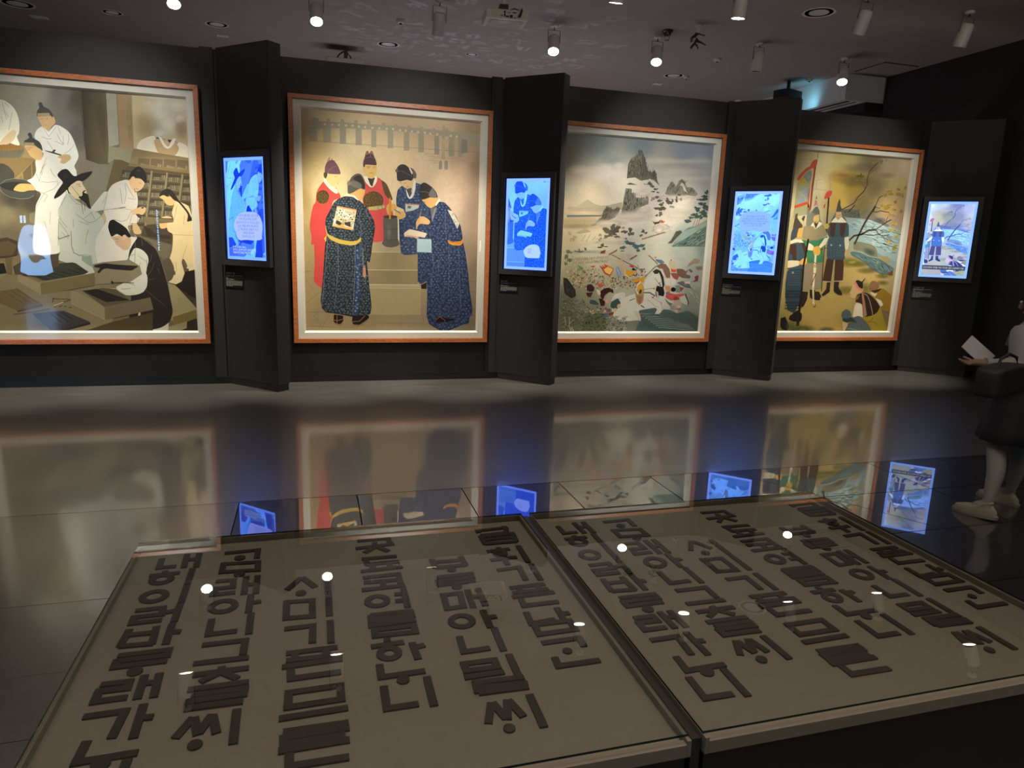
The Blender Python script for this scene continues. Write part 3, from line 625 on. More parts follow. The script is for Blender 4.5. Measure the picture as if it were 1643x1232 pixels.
    A.P('4c4230','370,600 400,580 445,610 430,680 400,710 370,660',sm=1); A.S('6a5030',.4,'590,670 630,672'); A.S('7a5a38',.4,'640,800 665,795')
    A.E('4d3a1c',350,1080,130,140,ang=.2,k=14); A.motif('7d6430',[(220,1000),(350,940),(480,1080),(450,1232),(340,1270),(230,1180)],30,6,seed=3,w=.45)
    # king centre
    A.P('d2514a','1160,680 1220,800 1330,870 1430,780 1450,680 1540,740 1640,820 1700,1000 1780,1500 1800,1900 1640,1960 1300,1960 1200,1400 1150,1100',sm=1)
    A.P('ecdfc0','1170,660 1260,680 1300,800 1350,870 1380,800 1400,660 1450,690 1430,790 1370,875 1310,880 1230,800 1170,680',sm=1)
    A.P('dab268','1155,480 1200,440 1430,440 1445,520 1430,600 1400,670 1340,705 1280,700 1210,620 1170,560',sm=1); A.P('3f3a30','1260,700 1340,712 1400,690 1370,790 1350,865 1310,840 1280,760',sm=1)
    A.P('84644e','1205,230 1230,160 1260,150 1290,200 1320,155 1350,160 1380,230 1380,290 1210,290',sm=1)
    A.P('4f3338','1165,460 1170,360 1210,250 1280,215 1340,215 1400,290 1435,400 1430,440 1210,430 1200,475',sm=1); A.S('8b6870',.35,'1185,330 1230,290 1310,275 1390,300'); A.S('8b6870',.3,'1310,220 1312,275')
    for s in ('1230,460 1310,470','1240,490 1300,495','1360,480 1420,470','1375,500 1410,505','1285,605 1330,595 1380,610'): A.S('4c3820',.4,s)
    A.E('5a4223',1370,1150,205,185,k=16); A.motif('8a6c3a',[(1180,1100),(1250,990),(1370,965),(1500,1010),(1570,1130),(1540,1260),(1370,1330),(1200,1250)],60,6,seed=5,w=.45)
    A.P('5a4826','1540,745 1640,830 1690,930 1760,1130 1720,1140 1620,1060 1570,930',sm=1)
    A.fr(490,310,10.27); A.P('a39a58','1020,230 1310,190 1300,240 1200,270 1050,270'); A.P('b9b06a','1050,225 1190,215 1190,275 1050,280'); A.E('b9b48a',1230,240,26,24); A.E('b9b48a',1290,225,20,18)
    # official upper middle-right
    A.fr(600,250,10.27)
    R2=[(365,700),(390,560),(460,490),(530,510),(620,620),(690,440),(770,470),(1000,560),(1000,1232),(1000,1600),(450,1640),(405,1232),(400,1050),(510,960),(490,880),(370,830)]
    A.P('33405a',' '.join('%d,%d'%q for q in R2),sm=0)
    A.fr(610,330,9.128); A.P('2e3b56','270,200 700,200 700,500 560,470 460,460 280,490'); A.P('31405e','550,640 690,680 690,1100 600,1150 550,1110'); A.P('231f1a','600,1160 680,1120 680,1220 600,1215')
    A.fr(600,250,10.27)
    A.motif('65748c',R2,120,9,seed=7,w=.55)
    A.P('d7b27c','410,430 540,390 620,400 640,440 620,520 600,600 560,555 500,520 450,480',sm=1); A.P('55504a','550,560 620,530 600,660 585,680',sm=1)
    A.P('d8b684','610,360 650,370 640,450 615,420',sm=1)
    A.P('e0dac8','525,545 560,620 590,680 630,600 660,400 685,420 680,560 640,680 590,710 550,670',sm=1)
    A.P('35302c','385,400 375,300 370,230 390,180 450,140 520,150 580,200 640,280 650,360 615,410 540,395 440,420',sm=1); A.S('77706a',.5,'360,250 460,250 560,300 620,340')
    A.P('5c574e','350,240 390,200 400,260 370,275',sm=1); A.P('5e5950','590,195 650,220 700,300 690,370 650,360 640,280',sm=1); A.P('d8cba8','575,205 600,200 640,280 625,310',sm=0)
    A.P('bfc3b4','515,785 750,800 730,860 640,900 520,925'); A.P('c98c6c','515,785 750,800 745,820 515,805'); A.P('5d6e62','560,820 620,830 600,870 550,860')
    for s in ('430,440 460,445','490,455 540,440','530,515 570,505'): A.S('6b4c30',.4,s)
    A.P('d8a65e','200,860 240,790 330,790 380,850 340,900 250,930 270,1010 230,960',sm=1); A.P('d8ac64','345,920 400,900 510,930 515,1010 400,1050 350,980',sm=1); A.S('2c3444',1.0,'340,885 440,950')
    A.fr(490,310,10.27); A.P('cf8a34','1375,100 1400,60 1415,200 1410,430 1375,430')
    # rain gauge
    A.P('5e5a50','1280,390 1520,390 1525,780 1555,830 1520,870 1420,895 1320,880 1255,830 1290,770',sm=0); A.W('8c8778','1310,420 1440,430 1440,860 1320,850',.7)
    A.E('3f3b34',1400,388,120,28,k=16); A.P('cf8a34','1378,250 1408,250 1408,425 1378,425')
    A.S('3c3932',.6,'1290,580 1400,600 1520,585'); A.S('3c3932',.6,'1295,765 1400,780 1525,765'); A.P('ddd2b4','1520,420 1540,430 1550,780 1525,760')
    # scribe lower right
    A.fr(610,330,9.128)
    R3=[(720,30),(830,-60),(940,-50),(1010,20),(1110,150),(1180,300),(1200,420),(1215,540),(1250,700),(1290,1000),(1310,1232),(1350,1500),(1345,1600),(1310,1620),(1300,1720),(1210,1740),(1100,1790),(1000,1830),(900,1840),(720,1740),(680,1620),(690,1300),(680,1000),(690,700),(700,420),(690,280)]
    A.P('24304a',' '.join('%d,%d'%q for q in R3),sm=0); A.P('24304a','560,640 700,600 700,1000 600,1110 550,1090')
    A.motif('5b6985',R3,330,9,seed=11,w=.6); A.motif('5b6985',[(560,640),(700,600),(700,1000),(600,1110),(550,1090)],26,9,seed=12,w=.6)
    for s in ('950,60 960,420','720,380 780,860 740,1232','1010,420 1010,1000 1000,1300','860,860 850,980','1140,620 1160,900 1180,1500','780,590 900,520','790,840 900,780'): A.S('66748c',.45,s)
    A.P('c9c2ae','985,60 1060,80 1160,260 1130,340'); A.motif('5a5a58',[(985,60),(1060,80),(1160,260),(1130,340)],14,7,seed=2,w=.5)
    A.P('c9892e','985,500 1060,530 1180,520 1215,470 1210,550 1170,585 1060,580 1000,550',sm=0); A.S('8c4a24',.5,'1010,530 1180,545'); A.S('9a9280',.6,'1205,410 1220,430 1215,480')
    A.P('7e8288','740,60 830,20 800,130 760,240'); 
    A.fr(600,250,10.27)
    A.P('dcae68','790,720 880,690 1040,690 1030,780 1000,830 950,865 880,830 830,770',sm=1); A.P('e6dcc6','1010,790 1080,700 1095,730 1020,830',sm=0); A.P('6a665e','935,870 1010,830 990,900 950,1000',sm=1)
    A.P('37322e','760,680 755,560 765,480 820,440 880,460 960,520 1020,590 1050,680 1000,690 930,680 880,700 800,720',sm=1); A.P('6f6c68','920,590 960,530 1010,590 1030,690 930,680 900,640',sm=1); A.S('837c74',.5,'760,590 840,590 900,610'); A.S('6a4c30',.4,'800,770 850,760')
    A.P('dcae74','700,1080 750,1010 820,1000 920,1070 900,1130 800,1120 740,1130 700,1210 695,1150',sm=1); A.P('d09a60','775,905 780,905 740,1080 700,1200 690,1200 730,1060')
    A.fr(610,330,9.128); A.P('dcc8a8','350,400 430,340 690,405 650,470 560,450 460,440 355,455',sm=0); A.P('c8a484','355,455 400,430 560,450 555,480 470,460'); A.P('d8a868','490,450 560,450 560,480 520,480')
    # front official (back turned)
    A.fr(490,310,10.27)
    R1=[(560,80),(650,50),(780,60),(880,110),(1000,220),(1060,320),(1130,450),(1150,560),(1130,700),(1100,860),(1085,1000),(1060,1140),(1010,1110),(1050,1500),(1080,1750),(1090,1880),(1080,1920),(1070,1990),(850,2040),(760,2030),(600,2000),(340,1960),(270,1890),(250,1760),(290,1400),(320,900),(340,740),(370,680),(325,500),(340,400),(420,250),(470,150)]
    A.P('242c30',' '.join('%d,%d'%q for q in R1),sm=0)
    A.motif('66707a',R1,420,10,seed=21,w=.62)
    for s in ('370,720 330,1232 270,1850','820,860 820,1232 780,2000','900,830 900,1232 850,2020','910,300 890,400 920,600 900,760','930,900 950,1232','960,1200 1000,1500','540,800 545,1232 480,1900','1000,280 1060,450'): A.S('7c8790',.35,s)
    A.P('2f415e','830,880 900,860 905,1500 860,2030 800,2035 830,1400'); A.motif('8c9cb4',[(830,880),(900,860),(905,1500),(860,2030),(800,2035),(830,1400)],26,9,seed=4,w=.6)
    A.P('caa94e','355,650 400,690 560,760 760,795 850,780 920,725 915,790 830,850 740,860 560,830 420,770 365,710',sm=0); A.P('d5b23e','305,740 350,700 345,790 330,800')
    A.P('cdbf96','525,208 845,268 785,612 440,545'); A.P('d08a54','525,208 845,268 842,290 522,228'); A.P('cfa54e','440,525 560,540 600,470 640,550 790,590 785,612 440,545')
    A.P('e2dcc0','500,300 640,260 690,320 800,330 720,440 560,400'); A.P('3a3830','510,440 600,490 570,530 500,500'); A.P('3a3830','640,480 740,470 745,560 650,520'); A.P('d9d6c4','455,420 520,430 480,500'); A.P('d9d6c4','750,470 795,480 780,560')
    A.motif('3e3a30',[(525,240),(835,290),(790,580),(460,520)],34,8,seed=8,w=.35)
    A.P('c08a6c','950,1240 975,1180 990,1240 1000,1370 975,1390 945,1370',sm=0); A.S('9a968a',.4,'950,900 960,1200')
    A.fr(490,230,12.57)
    A.P('e7dcba','760,1060 850,1010 970,1030 1080,1150 1060,1150 960,1080 850,1060'); A.P('dcae62','870,1030 1000,980 1060,920 1200,930 1180,1050 1130,1150 1080,1120 1000,1050',sm=1)
    A.P('57544a','860,1010 850,860 870,790 930,680 1010,620 1090,610 1150,660 1200,800 1200,930 1120,910 1060,930 960,990',sm=1); A.P('332e26','970,720 1020,660 1110,650 1190,800 1195,900 1140,900 1130,820',sm=1); A.P('6f6b5e','890,770 1030,765 1130,830 1120,910 1000,890 920,840',sm=1); A.P('807a6a','835,810 870,750 920,830 860,840',sm=1)
    # feet
    A.fr(465,410,9.128)
    A.P('24160f','645,860 780,880 785,950 750,1000 690,1005 640,960',sm=0); A.P('24160f','920,880 1150,870 1160,910 1080,990 1000,1020 930,1010 910,960',sm=0)
    A.S('b5936c',.5,'640,940 690,955 780,930'); A.S('b5936c',.5,'690,870 690,1000'); A.S('b5936c',.5,'920,970 1020,960 1100,880'); A.S('b5936c',.5,'650,990 740,1010 780,970'); A.S('b5936c',.5,'920,1010 1020,1020 1150,930')
    A.fr(620,415,9.128)
    A.P('20140e','720,900 740,850 800,840 900,880 1000,870 960,910 860,930 740,935',sm=0); A.S('a58a68',.5,'725,895 780,845 860,905 850,935')
def art_battle(A):
    A.bg([(905,225,'8f9790'),(960,230,'8c9490'),(1030,235,'80898a'),(1100,240,'878f96'),(1140,245,'8890a0'),(905,260,'a09e8c'),(980,260,'a2a698'),(1060,262,'b0ac9a'),(1130,262,'a2a4a0'),
          (910,285,'b5a892'),(970,280,'e4d6bc'),(1000,292,'e2d5bc'),(1080,290,'c6bcae'),(1130,290,'b0aba4'),(905,305,'a8a28c'),(960,305,'d0bea0'),(1000,330,'dccbb0'),(1090,320,'ddd0bc'),(1130,320,'b8b2a8'),
          (905,330,'b7a688'),(905,355,'b3a27e'),(950,350,'bfae8a'),(1010,350,'dccdb4'),(1070,350,'e0d2bc'),(1120,345,'b8b4a0'),(905,385,'aa9a78'),(960,380,'c8b896'),(1040,380,'c8c0a8'),(1100,380,'93a092'),
          (1130,380,'74867c'),(905,410,'a49a7a'),(960,408,'b8b094'),(1040,405,'c0bca4'),(1100,405,'a3a898'),(1135,400,'7c8a82'),(920,440,'948a68'),(980,440,'a89e7e'),(1060,430,'c4bfa8'),(1120,440,'8e9488'),
          (905,480,'5a5d4c'),(940,490,'7d7d62'),(1000,480,'a8a48a'),(1060,480,'c8c0ac'),(1120,480,'808678'),(905,520,'5c5c42'),(950,520,'5e6447'),(1010,520,'7a7a66'),(1060,520,'606c62'),(1110,520,'686d58')],n=(150,180))
    A.fr(900,190,11.736)
    for q in ((820,920,130,70),(1000,960,220,100),(850,1060,300,80),(600,960,140,60),(350,960,170,80),(1100,880,90,50)): A.B('eaddc4',*q,a=.65)
    A.fr(1030,200,11.736)
    for q in ((350,680,260,55),(800,690,500,40),(700,880,400,60),(900,1010,420,50)): A.B('d8cdb4',*q,a=.5)
    A.B('848c94',900,480,500,120,a=.4)
    # spire mountain
    A.fr(900,190,11.736)
    A.P('6a6654','1240,1130 1265,860 1310,770 1390,710 1440,690 1490,590 1530,600 1560,690 1600,830 1640,1000 1660,1150 1500,1170 1400,1110 1300,1120')
    A.streak('423e32',[(1250,1120),(1270,860),(1390,710),(1490,590),(1560,690),(1640,1000),(1650,1150),(1400,1110)],70,.7,(0.12,-1),60,seed=1)
    A.streak('a59c84',[(1260,1100),(1280,860),(1390,720),(1550,700),(1620,1000),(1400,1100)],26,.6,(0.15,-1),50,seed=2)
    A.fr(1030,200,11.736)
    A.P('66624f','0,480 30,560 60,700 100,850 130,880 190,900 240,850 270,930 290,1050 330,1150 230,1050 100,1000 0,1060'); A.streak('3f3b30',[(0,520),(60,700),(130,880),(240,860),(290,1050),(60,1000),(0,1040)],40,.7,(.1,-1),60,seed=3)
    A.P('8a8674','470,1215 540,1080 590,1080 650,1180 700,1050 750,1025 800,1080 850,1190 900,1170 960,1190 1060,1310 1010,1350 850,1330 600,1350 430,1310',sm=0)
    A.streak('4a4a3c',[(470,1215),(540,1080),(650,1180),(740,1030),(860,1200),(1020,1300),(850,1330),(480,1300)],60,.7,(.4,-1),60,seed=4); A.P('cdc4ae','715,1140 750,1090 790,1110 830,1230 860,1290 790,1240 760,1160')
    A.B('ddd0ba',600,1370,330,45,a=.8); A.B('ddd0ba',250,1150,60,80,a=.0)
    A.fr(900,290,11.736)
    A.P('a89e80','130,480 250,490 340,460 480,360 520,360 620,430 750,470 900,460 1150,400 1150,540 700,600 130,560'); A.B('cdbb9a',500,600,460,70,a=.85)
    A.P('46565c','115,645 780,650 780,665 115,690',c2='6f7c7c'); A.B('b09c74',400,790,420,110,a=.5); A.B('9a9270',250,860,300,40,a=.5)
    A.P('6e6854','560,850 760,690 810,540 880,485 920,500 1000,550 1070,490 1120,520 1090,600 1020,690 880,750 800,790 640,840'); A.streak('453f30',[(700,760),(820,540),(880,490),(990,560),(1080,500),(1080,600),(860,740)],50,.6,(.4,-1),50,seed=5)
    A.B('d8c8ae',900,800,260,60,a=.85)
    A.P('85806c','1130,640 1170,400 1220,140 1330,150 1330,220 1420,240 1400,310 1500,320 1650,310 1650,440 1500,500 1420,580 1300,650 1200,640'); A.streak('403b30',[(1150,620),(1200,300),(1280,150),(1330,240),(1420,330),(1640,320),(1640,430),(1480,500),(1300,640)],110,.8,(.15,-1),50,seed=6)
    A.B('e0d2ba',1350,660,330,90,a=.8); A.B('e2d6c0',1540,240,160,60,a=.7); A.B('e2d6c0',1560,550,140,60,a=.6)
    A.P('5c5646','1230,70 1300,35 1440,75 1340,75'); A.S('6a6454',1,'1560,60 1643,70')
    A.tree('5d5644',[(860,920,80,80),(880,960,90,60),(980,860,80,60),(1060,900,90,70),(1010,960,120,70),(850,1060,70,60),(740,1110,60,50),(1310,920,50,70),(1330,990,60,50),(1180,960,90,45),(1060,1050,80,40),(930,1010,80,60),(700,1160,40,25),(1550,950,50,50),(1510,1030,50,30),(1600,980,40,30),(1290,1010,60,40)])
    A.tree('8d8468',[(160,1000,40,60),(250,1060,50,50),(210,1120,70,50),(740,1020,50,40),(1170,880,50,30)])
    A.P('9a8c6c','260,980 460,900 570,960 340,1000'); 
    for s in ('385,1140 470,1010','470,1150 560,1010','590,1120 650,1050'): A.S('6d6450',.5,s)
    A.B('e0d3ba',1000,1120,300,45,a=.7)
    A.fr(1030,290,11.736)
    A.tree('5a5546',[(150,60,50,60),(200,110,60,40),(250,160,60,30),(300,220,40,25),(210,205,50,18),(290,310,50,40),(340,370,60,40),(480,350,35,50),(510,400,70,60),(580,380,40,40),(655,310,25,60),(655,370,40,40),(735,350,22,40),(370,450,70,50),(400,520,90,60),(300,520,100,40),(350,620,50,60),(280,650,40,30),(700,260,60,30)])
    A.tree('8b8672',[(60,350,90,50),(200,340,70,40),(560,490,60,30)])
    A.P('5a3f2c','190,755 240,780 310,770 350,730 330,800 240,825'); A.P('b8603c','340,790 360,730 400,760 440,760 400,795')
    A.streak('8e8070',[(170,950),(230,830),(450,820),(520,880),(640,800),(520,1000),(300,1000)],60,.5,(1,-.4),30,seed=9)
    A.B('e8dcc8',320,930,80,60,a=.9); A.B('e3d7c2',650,650,260,100,a=.5)
    A.P('5f7468','770,960 880,880 1000,860 1220,740 1215,1240 560,1240 640,1120'); A.P('87998a','760,960 1000,870 1215,750 1215,850 1000,970 800,1100 560,1230 600,1160')
    A.tree('3c4f48',[(1220,220,60,50),(1170,290,80,45),(1120,350,110,35),(1200,340,80,60),(1130,440,100,60),(1200,500,80,90),(1050,540,90,60),(1150,600,110,70),(1000,640,90,55),(920,690,80,45),(1080,680,110,50),(850,760,90,45),(1190,650,60,60)],d=1.6)
    A.streak('7a8c80',[(1000,350),(1240,240),(1230,640),(880,790),(780,790)],40,.5,(1,-.3),30,seed=10)
    for s in ('960,860 1000,740','1010,850 1050,730','1050,840 1090,720'): A.S('8e6a50',.8,s)
    A.P('5b5a4c','480,1180 560,1100 640,950 720,935 760,970 640,1090 560,1180',sm=0); A.streak('3a3a30',[(500,1170),(640,960),(750,970),(560,1170)],26,.6,(.7,-.8),40,seed=11)
    A.streak('3d5148',[(640,1230),(900,1040),(1210,880),(1210,1230)],110,.7,(1,-.62),60,seed=12); A.streak('9fae9e',[(640,1230),(900,1000),(1210,800),(1210,1230)],40,.7,(1,-.62),80,seed=13)
    for i in range(34): A.S('8a5a3a',.8,'%d,%d %d,%d'%(0+i*13,1105-i*4+(i*7)%9,7+i*13,1085-i*4+(i*5)%12))
    # middle ground
    A.fr(895,370,11.736)
    A.B('cfc4a6',1000,500,420,70,a=.5); A.B('8e9a8c',560,400,360,30,a=.5); A.B('cfc6ac',900,220,400,40,a=.5)
    A.tree('4c4536',[(840,270,45,40),(800,310,100,20),(400,360,20,35),(520,345,30,40),(420,395,120,18),(330,385,30,20),(900,300,50,14)])
    A.tree('5c6248',[(200,400,70,60),(170,490,60,80),(220,560,70,50),(160,620,50,40)])
    A.tree('4c625c',[(1300,210,70,40),(1370,240,110,50),(1230,320,70,45),(1480,290,110,55),(1590,280,70,60),(1520,370,60,40),(1210,380,50,20),(1280,150,40,20),(1620,340,50,40)],d=1.5)
    A.streak('4a5f50',[(1150,640),(1643,480),(1643,700),(1400,720)],0,.6,(1,-.3),40,seed=14)
    for i in range(46): A.S(('8a5a36','6e4a30')[i%2],.8,'%d,%d %d,%d'%(960+i*6+(i>24)*250,455-i*3.4+(i>24)*170+(i*7)%17,972+i*6+(i>24)*250,432-i*3.4+(i>24)*170+(i*5)%19))
    for i in range(9): A.S('8a5236',1,'%d,%d %d,%d'%(800+i*10,420+(i*5)%15,815+i*10,395-i*4))
    for i in range(60):
        x=270+(i%20)*34+(i*13)%17; y=480+(i//20)*45+(i*29)%30; A.S('6e6048',.9,'%d,%d %d,%d'%(x,y+34,x+14,y)); A.S('a8987c',.5,'%d,%d %d,%d'%(x+6,y+30,x+20,y+2))
    import random as _r
    rr=_r.Random(5)
    for i in range(420):
        x=rr.uniform(170,1640); y=rr.uniform(720,1090)
        if y<760 and x<300: continue
        if 780<x<1240 and y<860: continue
        c=rr.choice(['6a5236','8a6a44','5c4630','a68c62','74735a','94553c','b8ac8c','4c3c2c','8d8466'])
        w=rr.uniform(14,32); h=rr.uniform(12,26)
        if i%3: A.E(c,x,y,w*.7,h*.7,ang=rr.uniform(-.8,.8),k=7)
        else: A.S(c,rr.uniform(.5,1.3),'%d,%d %d,%d'%(x,y,x+rr.uniform(-30,50),y-rr.uniform(10,50)))
        if i%4==0: A.S('d5cbb0',.35,'%d,%d %d,%d'%(x-w,y+h*.6,x+w*.6,y-h))
    A.P('a83a30','780,650 860,700 820,640 900,690 860,620 1060,715 990,855 880,810',sm=0); A.P('d0a954','860,730 940,675 1045,725 980,830 900,790'); A.P('b23c34','600,670 710,655 680,690')
    A.P('5c7a50','360,640 470,690 440,760 400,700'); A.P('7c8aa0','1090,690 1130,670 1195,770 1190,900 1110,830'); A.S('d5cdb8',.5,'1110,700 1180,880')
    A.S('4a3628',.8,'1020,455 1200,550 1460,680 1610,770'); A.P('c0392a','1330,650 1440,660 1420,690 1380,690'); A.S('c0392a',.8,'1500,650 1520,690')
    A.P('c8a074','1165,560 1190,540 1230,570 1210,600 1260,700 1250,780 1215,720 1180,620',sm=0); A.P('cf9422','1265,740 1400,760 1480,780 1440,820 1330,870 1280,830',sm=0); A.S('e4dcc4',.6,'1265,740 1270,820 1340,880 1400,880')
    A.P('1f1c1a','1385,740 1420,690 1450,720 1490,745 1430,750'); A.P('caa074','1430,750 1470,755 1470,810 1430,800'); A.P('2a2622','1425,820 1480,850 1430,850')
    # rider, shield and horses
    A.P('c98f28','1400,960 1440,905 1540,900 1610,860 1560,780 1600,820 1625,900 1620,980 1560,960 1420,975'); A.P('b23c34','1470,980 1540,945 1500,1020')
    A.fr(1010,380,11.736)
    for i in range(9): A.S('7a7868',.3,'%d,%d %d,%d'%(270+i*24,800-i*30,340+i*26,690-i*20))
    A.P('cbc5b2','-330,1232 -60,1130 0,1100 250,1040 270,900 290,830 400,720 480,690 560,700 620,800 640,900 600,960 540,900 500,880 480,960 470,1100 600,1300 600,1500 500,1690 440,1720 520,1500 300,1560 -150,1600 -300,1500 -330,1400',sm=0)
    A.P('cbc5b2','440,1690 560,1430 600,1430 590,1560 520,1690 470,1720'); A.P('24201c','425,1680 470,1660 450,1700')
    A.P('2c2622','520,620 590,640 640,760 660,900 640,960 560,980 500,960 520,920 620,940 600,800 570,700'); A.P('3c3028','435,650 500,605 560,620 540,690 480,700')
    A.S('1c1a18',.5,'480,780 560,890'); A.S('1c1a18',.6,'560,860 600,930'); A.S('1c1a18',.6,'545,890 585,850'); A.E('1c1a18',575,910,14,10); A.S('5a5a50',.35,'270,990 460,960'); A.S('3d4d4a',1.6,'270,1050 380,1050 480,1110')
    A.S('2c2a24',.9,'0,1200 100,1160'); A.S('77746a',.3,'340,1180 480,1300 560,1330'); A.S('77746a',.3,'440,1150 600,1240 600,1300')
    A.P('1d1a18','500,960 640,960 660,1060 640,1120 560,1100 520,1180 490,1080',sm=0); A.P('b8b4a4','500,1010 540,1040 560,1170 520,1190'); A.P('b84838','440,960 480,960 460,1000'); A.P('b84838','405,1130 470,1120 440,1160')
    A.P('a08258','110,1080 130,880 200,840 270,960 270,1100 250,1230 180,1290 130,1230',sm=0); A.P('cf9a34','130,1000 140,900 205,845 260,960 250,1040 180,1070',sm=0); A.S('e8e0c8',1.4,'205,845 145,910 125,1000 160,1075'); A.E('4a4034',205,1030,24,44,ang=.3); A.P('9a6a44','135,1110 250,1110 200,1270 160,1230'); A.P('b04034','160,1200 200,1230 230,1180 190,1240')
    A.S('2a2420',1.4,'215,1290 275,1330')
    A.P('7a5c46','510,540 600,500 680,510 750,600 770,680 760,790 700,780 660,700 560,600',sm=0); A.P('d0c6b4','560,590 620,600 660,700 650,760 600,660'); A.P('5d6f88','480,420 600,430 660,480 600,510 520,470'); A.P('c0392a','465,385 515,378 490,405'); A.S('6a4a38',.9,'370,350 530,510'); A.P('c86040','345,330 390,370 370,380')
    A.P('b8a888','740,460 790,450 850,460 900,540 870,620 780,610 750,540',sm=0); A.P('c03a2a','760,440 805,420 790,450'); A.P('c04a34','780,600 880,620 870,660 790,660'); A.P('8c4a40','770,680 880,680 940,740 900,810 830,780',sm=0)
    A.P('6a5240','880,600 1000,600 1060,650 1140,600 1200,650 1160,670 1110,620 1060,700 1150,730 1140,780 990,770 900,700',sm=0); A.P('8d7a68','1100,520 1220,400 1330,430 1310,480 1180,510 1080,570 1120,520',sm=0); A.P('7c6a5a','1240,560 1370,550 1370,610 1280,620')
    A.P('c9c0ae','650,830 700,770 860,790 880,880 780,930 680,910',sm=0); A.S('8c8472',.4,'770,780 780,920'); A.P('bb8a4e','670,930 760,925 780,1010 730,1050 680,990'); A.E('15131a',825,990,48,42); A.P('6f7f68','860,920 950,900 960,1030 880,1040'); A.P('6a6a8a','680,1040 760,1030 740,1090 690,1100')
    A.P('b8504a','665,1120 760,1050 850,1080 1020,1070 1040,1110 900,1130 800,1200 710,1160',sm=0); A.E('8a3a2c',880,1165,60,42,ang=.1); A.P('a99a84','830,1200 940,1180 980,1250 960,1350 880,1360 820,1300',sm=0); A.P('b4ae9a','940,1130 1040,1100 1090,1200 1090,1290 1020,1260 960,1230',sm=0)
    A.E('c9a08a',925,1310,34,30); A.E('c9a08a',880,1400,36,28); A.P('5f6f60','660,1150 740,1230 820,1260 760,1300 690,1210',sm=0); A.P('6a6870','900,1350 970,1340 950,1380'); A.P('8d8878','760,1290 850,1290 840,1370 780,1370')
    A.P('5c5a60','890,860 1000,830 1120,880 1170,960 1060,950 960,900',sm=0); A.P('8a3a44','940,940 1030,960 970,1030'); A.P('c8a890','1030,850 1130,840 1140,880 1050,880'); A.P('7a3440','1220,750 1300,720 1290,830 1180,850 1240,800'); A.S('2a2622',1,'1050,1070 1110,1232 1100,1280')
    A.streak('c8c2ae',[(1000,860),(1200,900),(1300,1200),(1100,1100)],14,.5,(.6,1),60,seed=15)
    # foreground waves of grass
    A.fr(1010,445,11.736)
    A.P('4f605c','170,620 480,570 520,600 470,700 560,690 640,600 760,610 900,680 1100,620 1300,760 1270,1025 100,1025 200,800',sm=0)
    A.B('64716a',800,900,560,160,a=.7)
    for i in range(16): A.S(('7c8a7c','3b4a46')[i%2],1.8,'%d,%d %d,%d %d,%d'%(200+i*25,690+i*18,520+i*30,700+i*20,1100+i*12,900+i*9 if i<12 else 1015))
    A.P('b9b49c','80,620 140,630 190,680 215,780 210,830 150,780 110,700',sm=0)
    A.fr(895,445,11.736)
    A.P('23241f','105,0 180,20 330,230 340,350 260,390 130,300 105,120',sm=0); A.streak('4d5546',[(110,20),(300,200),(330,360),(150,280)],16,.6,(.5,1),60,seed=16)
    A.P('3a1c18','540,180 560,140 630,125 690,190 680,260 600,270 545,240',sm=0); A.P('4a221c','530,290 660,280 620,370 560,360'); A.P('3a1a16','800,260 870,210 950,190 1040,230 1050,300 980,270 890,330 850,420 800,360',sm=0); A.P('3a1a16','770,400 830,400 890,460 880,530 810,540'); A.P('b4563c','735,120 830,110 830,180 780,200'); A.P('c2bc94','730,220 790,250 810,310 770,340 740,290',sm=0)
    A.P('3b4b48','600,420 700,430 780,500 740,520 600,490',sm=0); A.P('3b4b48','1000,470 1130,390 1180,470 1170,560 1080,610 990,560',sm=0); A.P('c9c0ae','1000,450 1060,320 1180,280 1270,290 1260,480 1210,510 1180,400 1090,400',sm=0)
    A.P('b04a3c','850,590 930,570 950,640 880,660'); A.P('4d5a68','930,590 1000,590 990,650 950,650'); A.P('5f6a7a','860,680 950,670 940,740 870,740'); A.P('7c3c2c','950,680 1060,640 1040,700 970,730'); A.E('d2a878',1080,610,36,34); A.E('d0a078',1150,540,36,44,ang=.5); A.E('c89a7c',925,450,34,44)
    rr=_r.Random(9)
    for i in range(900):
        x=rr.uniform(70,1300); y=rr.uniform(380,1020)
        if x>520 and y<560 or x>330 and y<400: continue
        if x>900 and y<720: continue
        if x<520: c=rr.choice(['5f6048','6f7054','4a4c38','7c7c62','585e40'])
        elif x<900: c=rr.choice(['4a543a','5a6446','333626','6a7050','3e4430'] if y>680 else ['b0a888','8e8a6c','c4bc9c','4a4434'])
        else: c=rr.choice(['5a5e54','8a8a78','a6a28e','484e50','9a9a84'])
        A.E(c,x,y,rr.uniform(10,26),rr.uniform(7,16),ang=rr.uniform(-1,1),k=6)
    for s in ('130,740 150,900 200,1010','220,740 215,900 240,1010','220,870 290,800','150,900 190,1000','260,930 300,1020'): A.S('a8a082',.8,s)

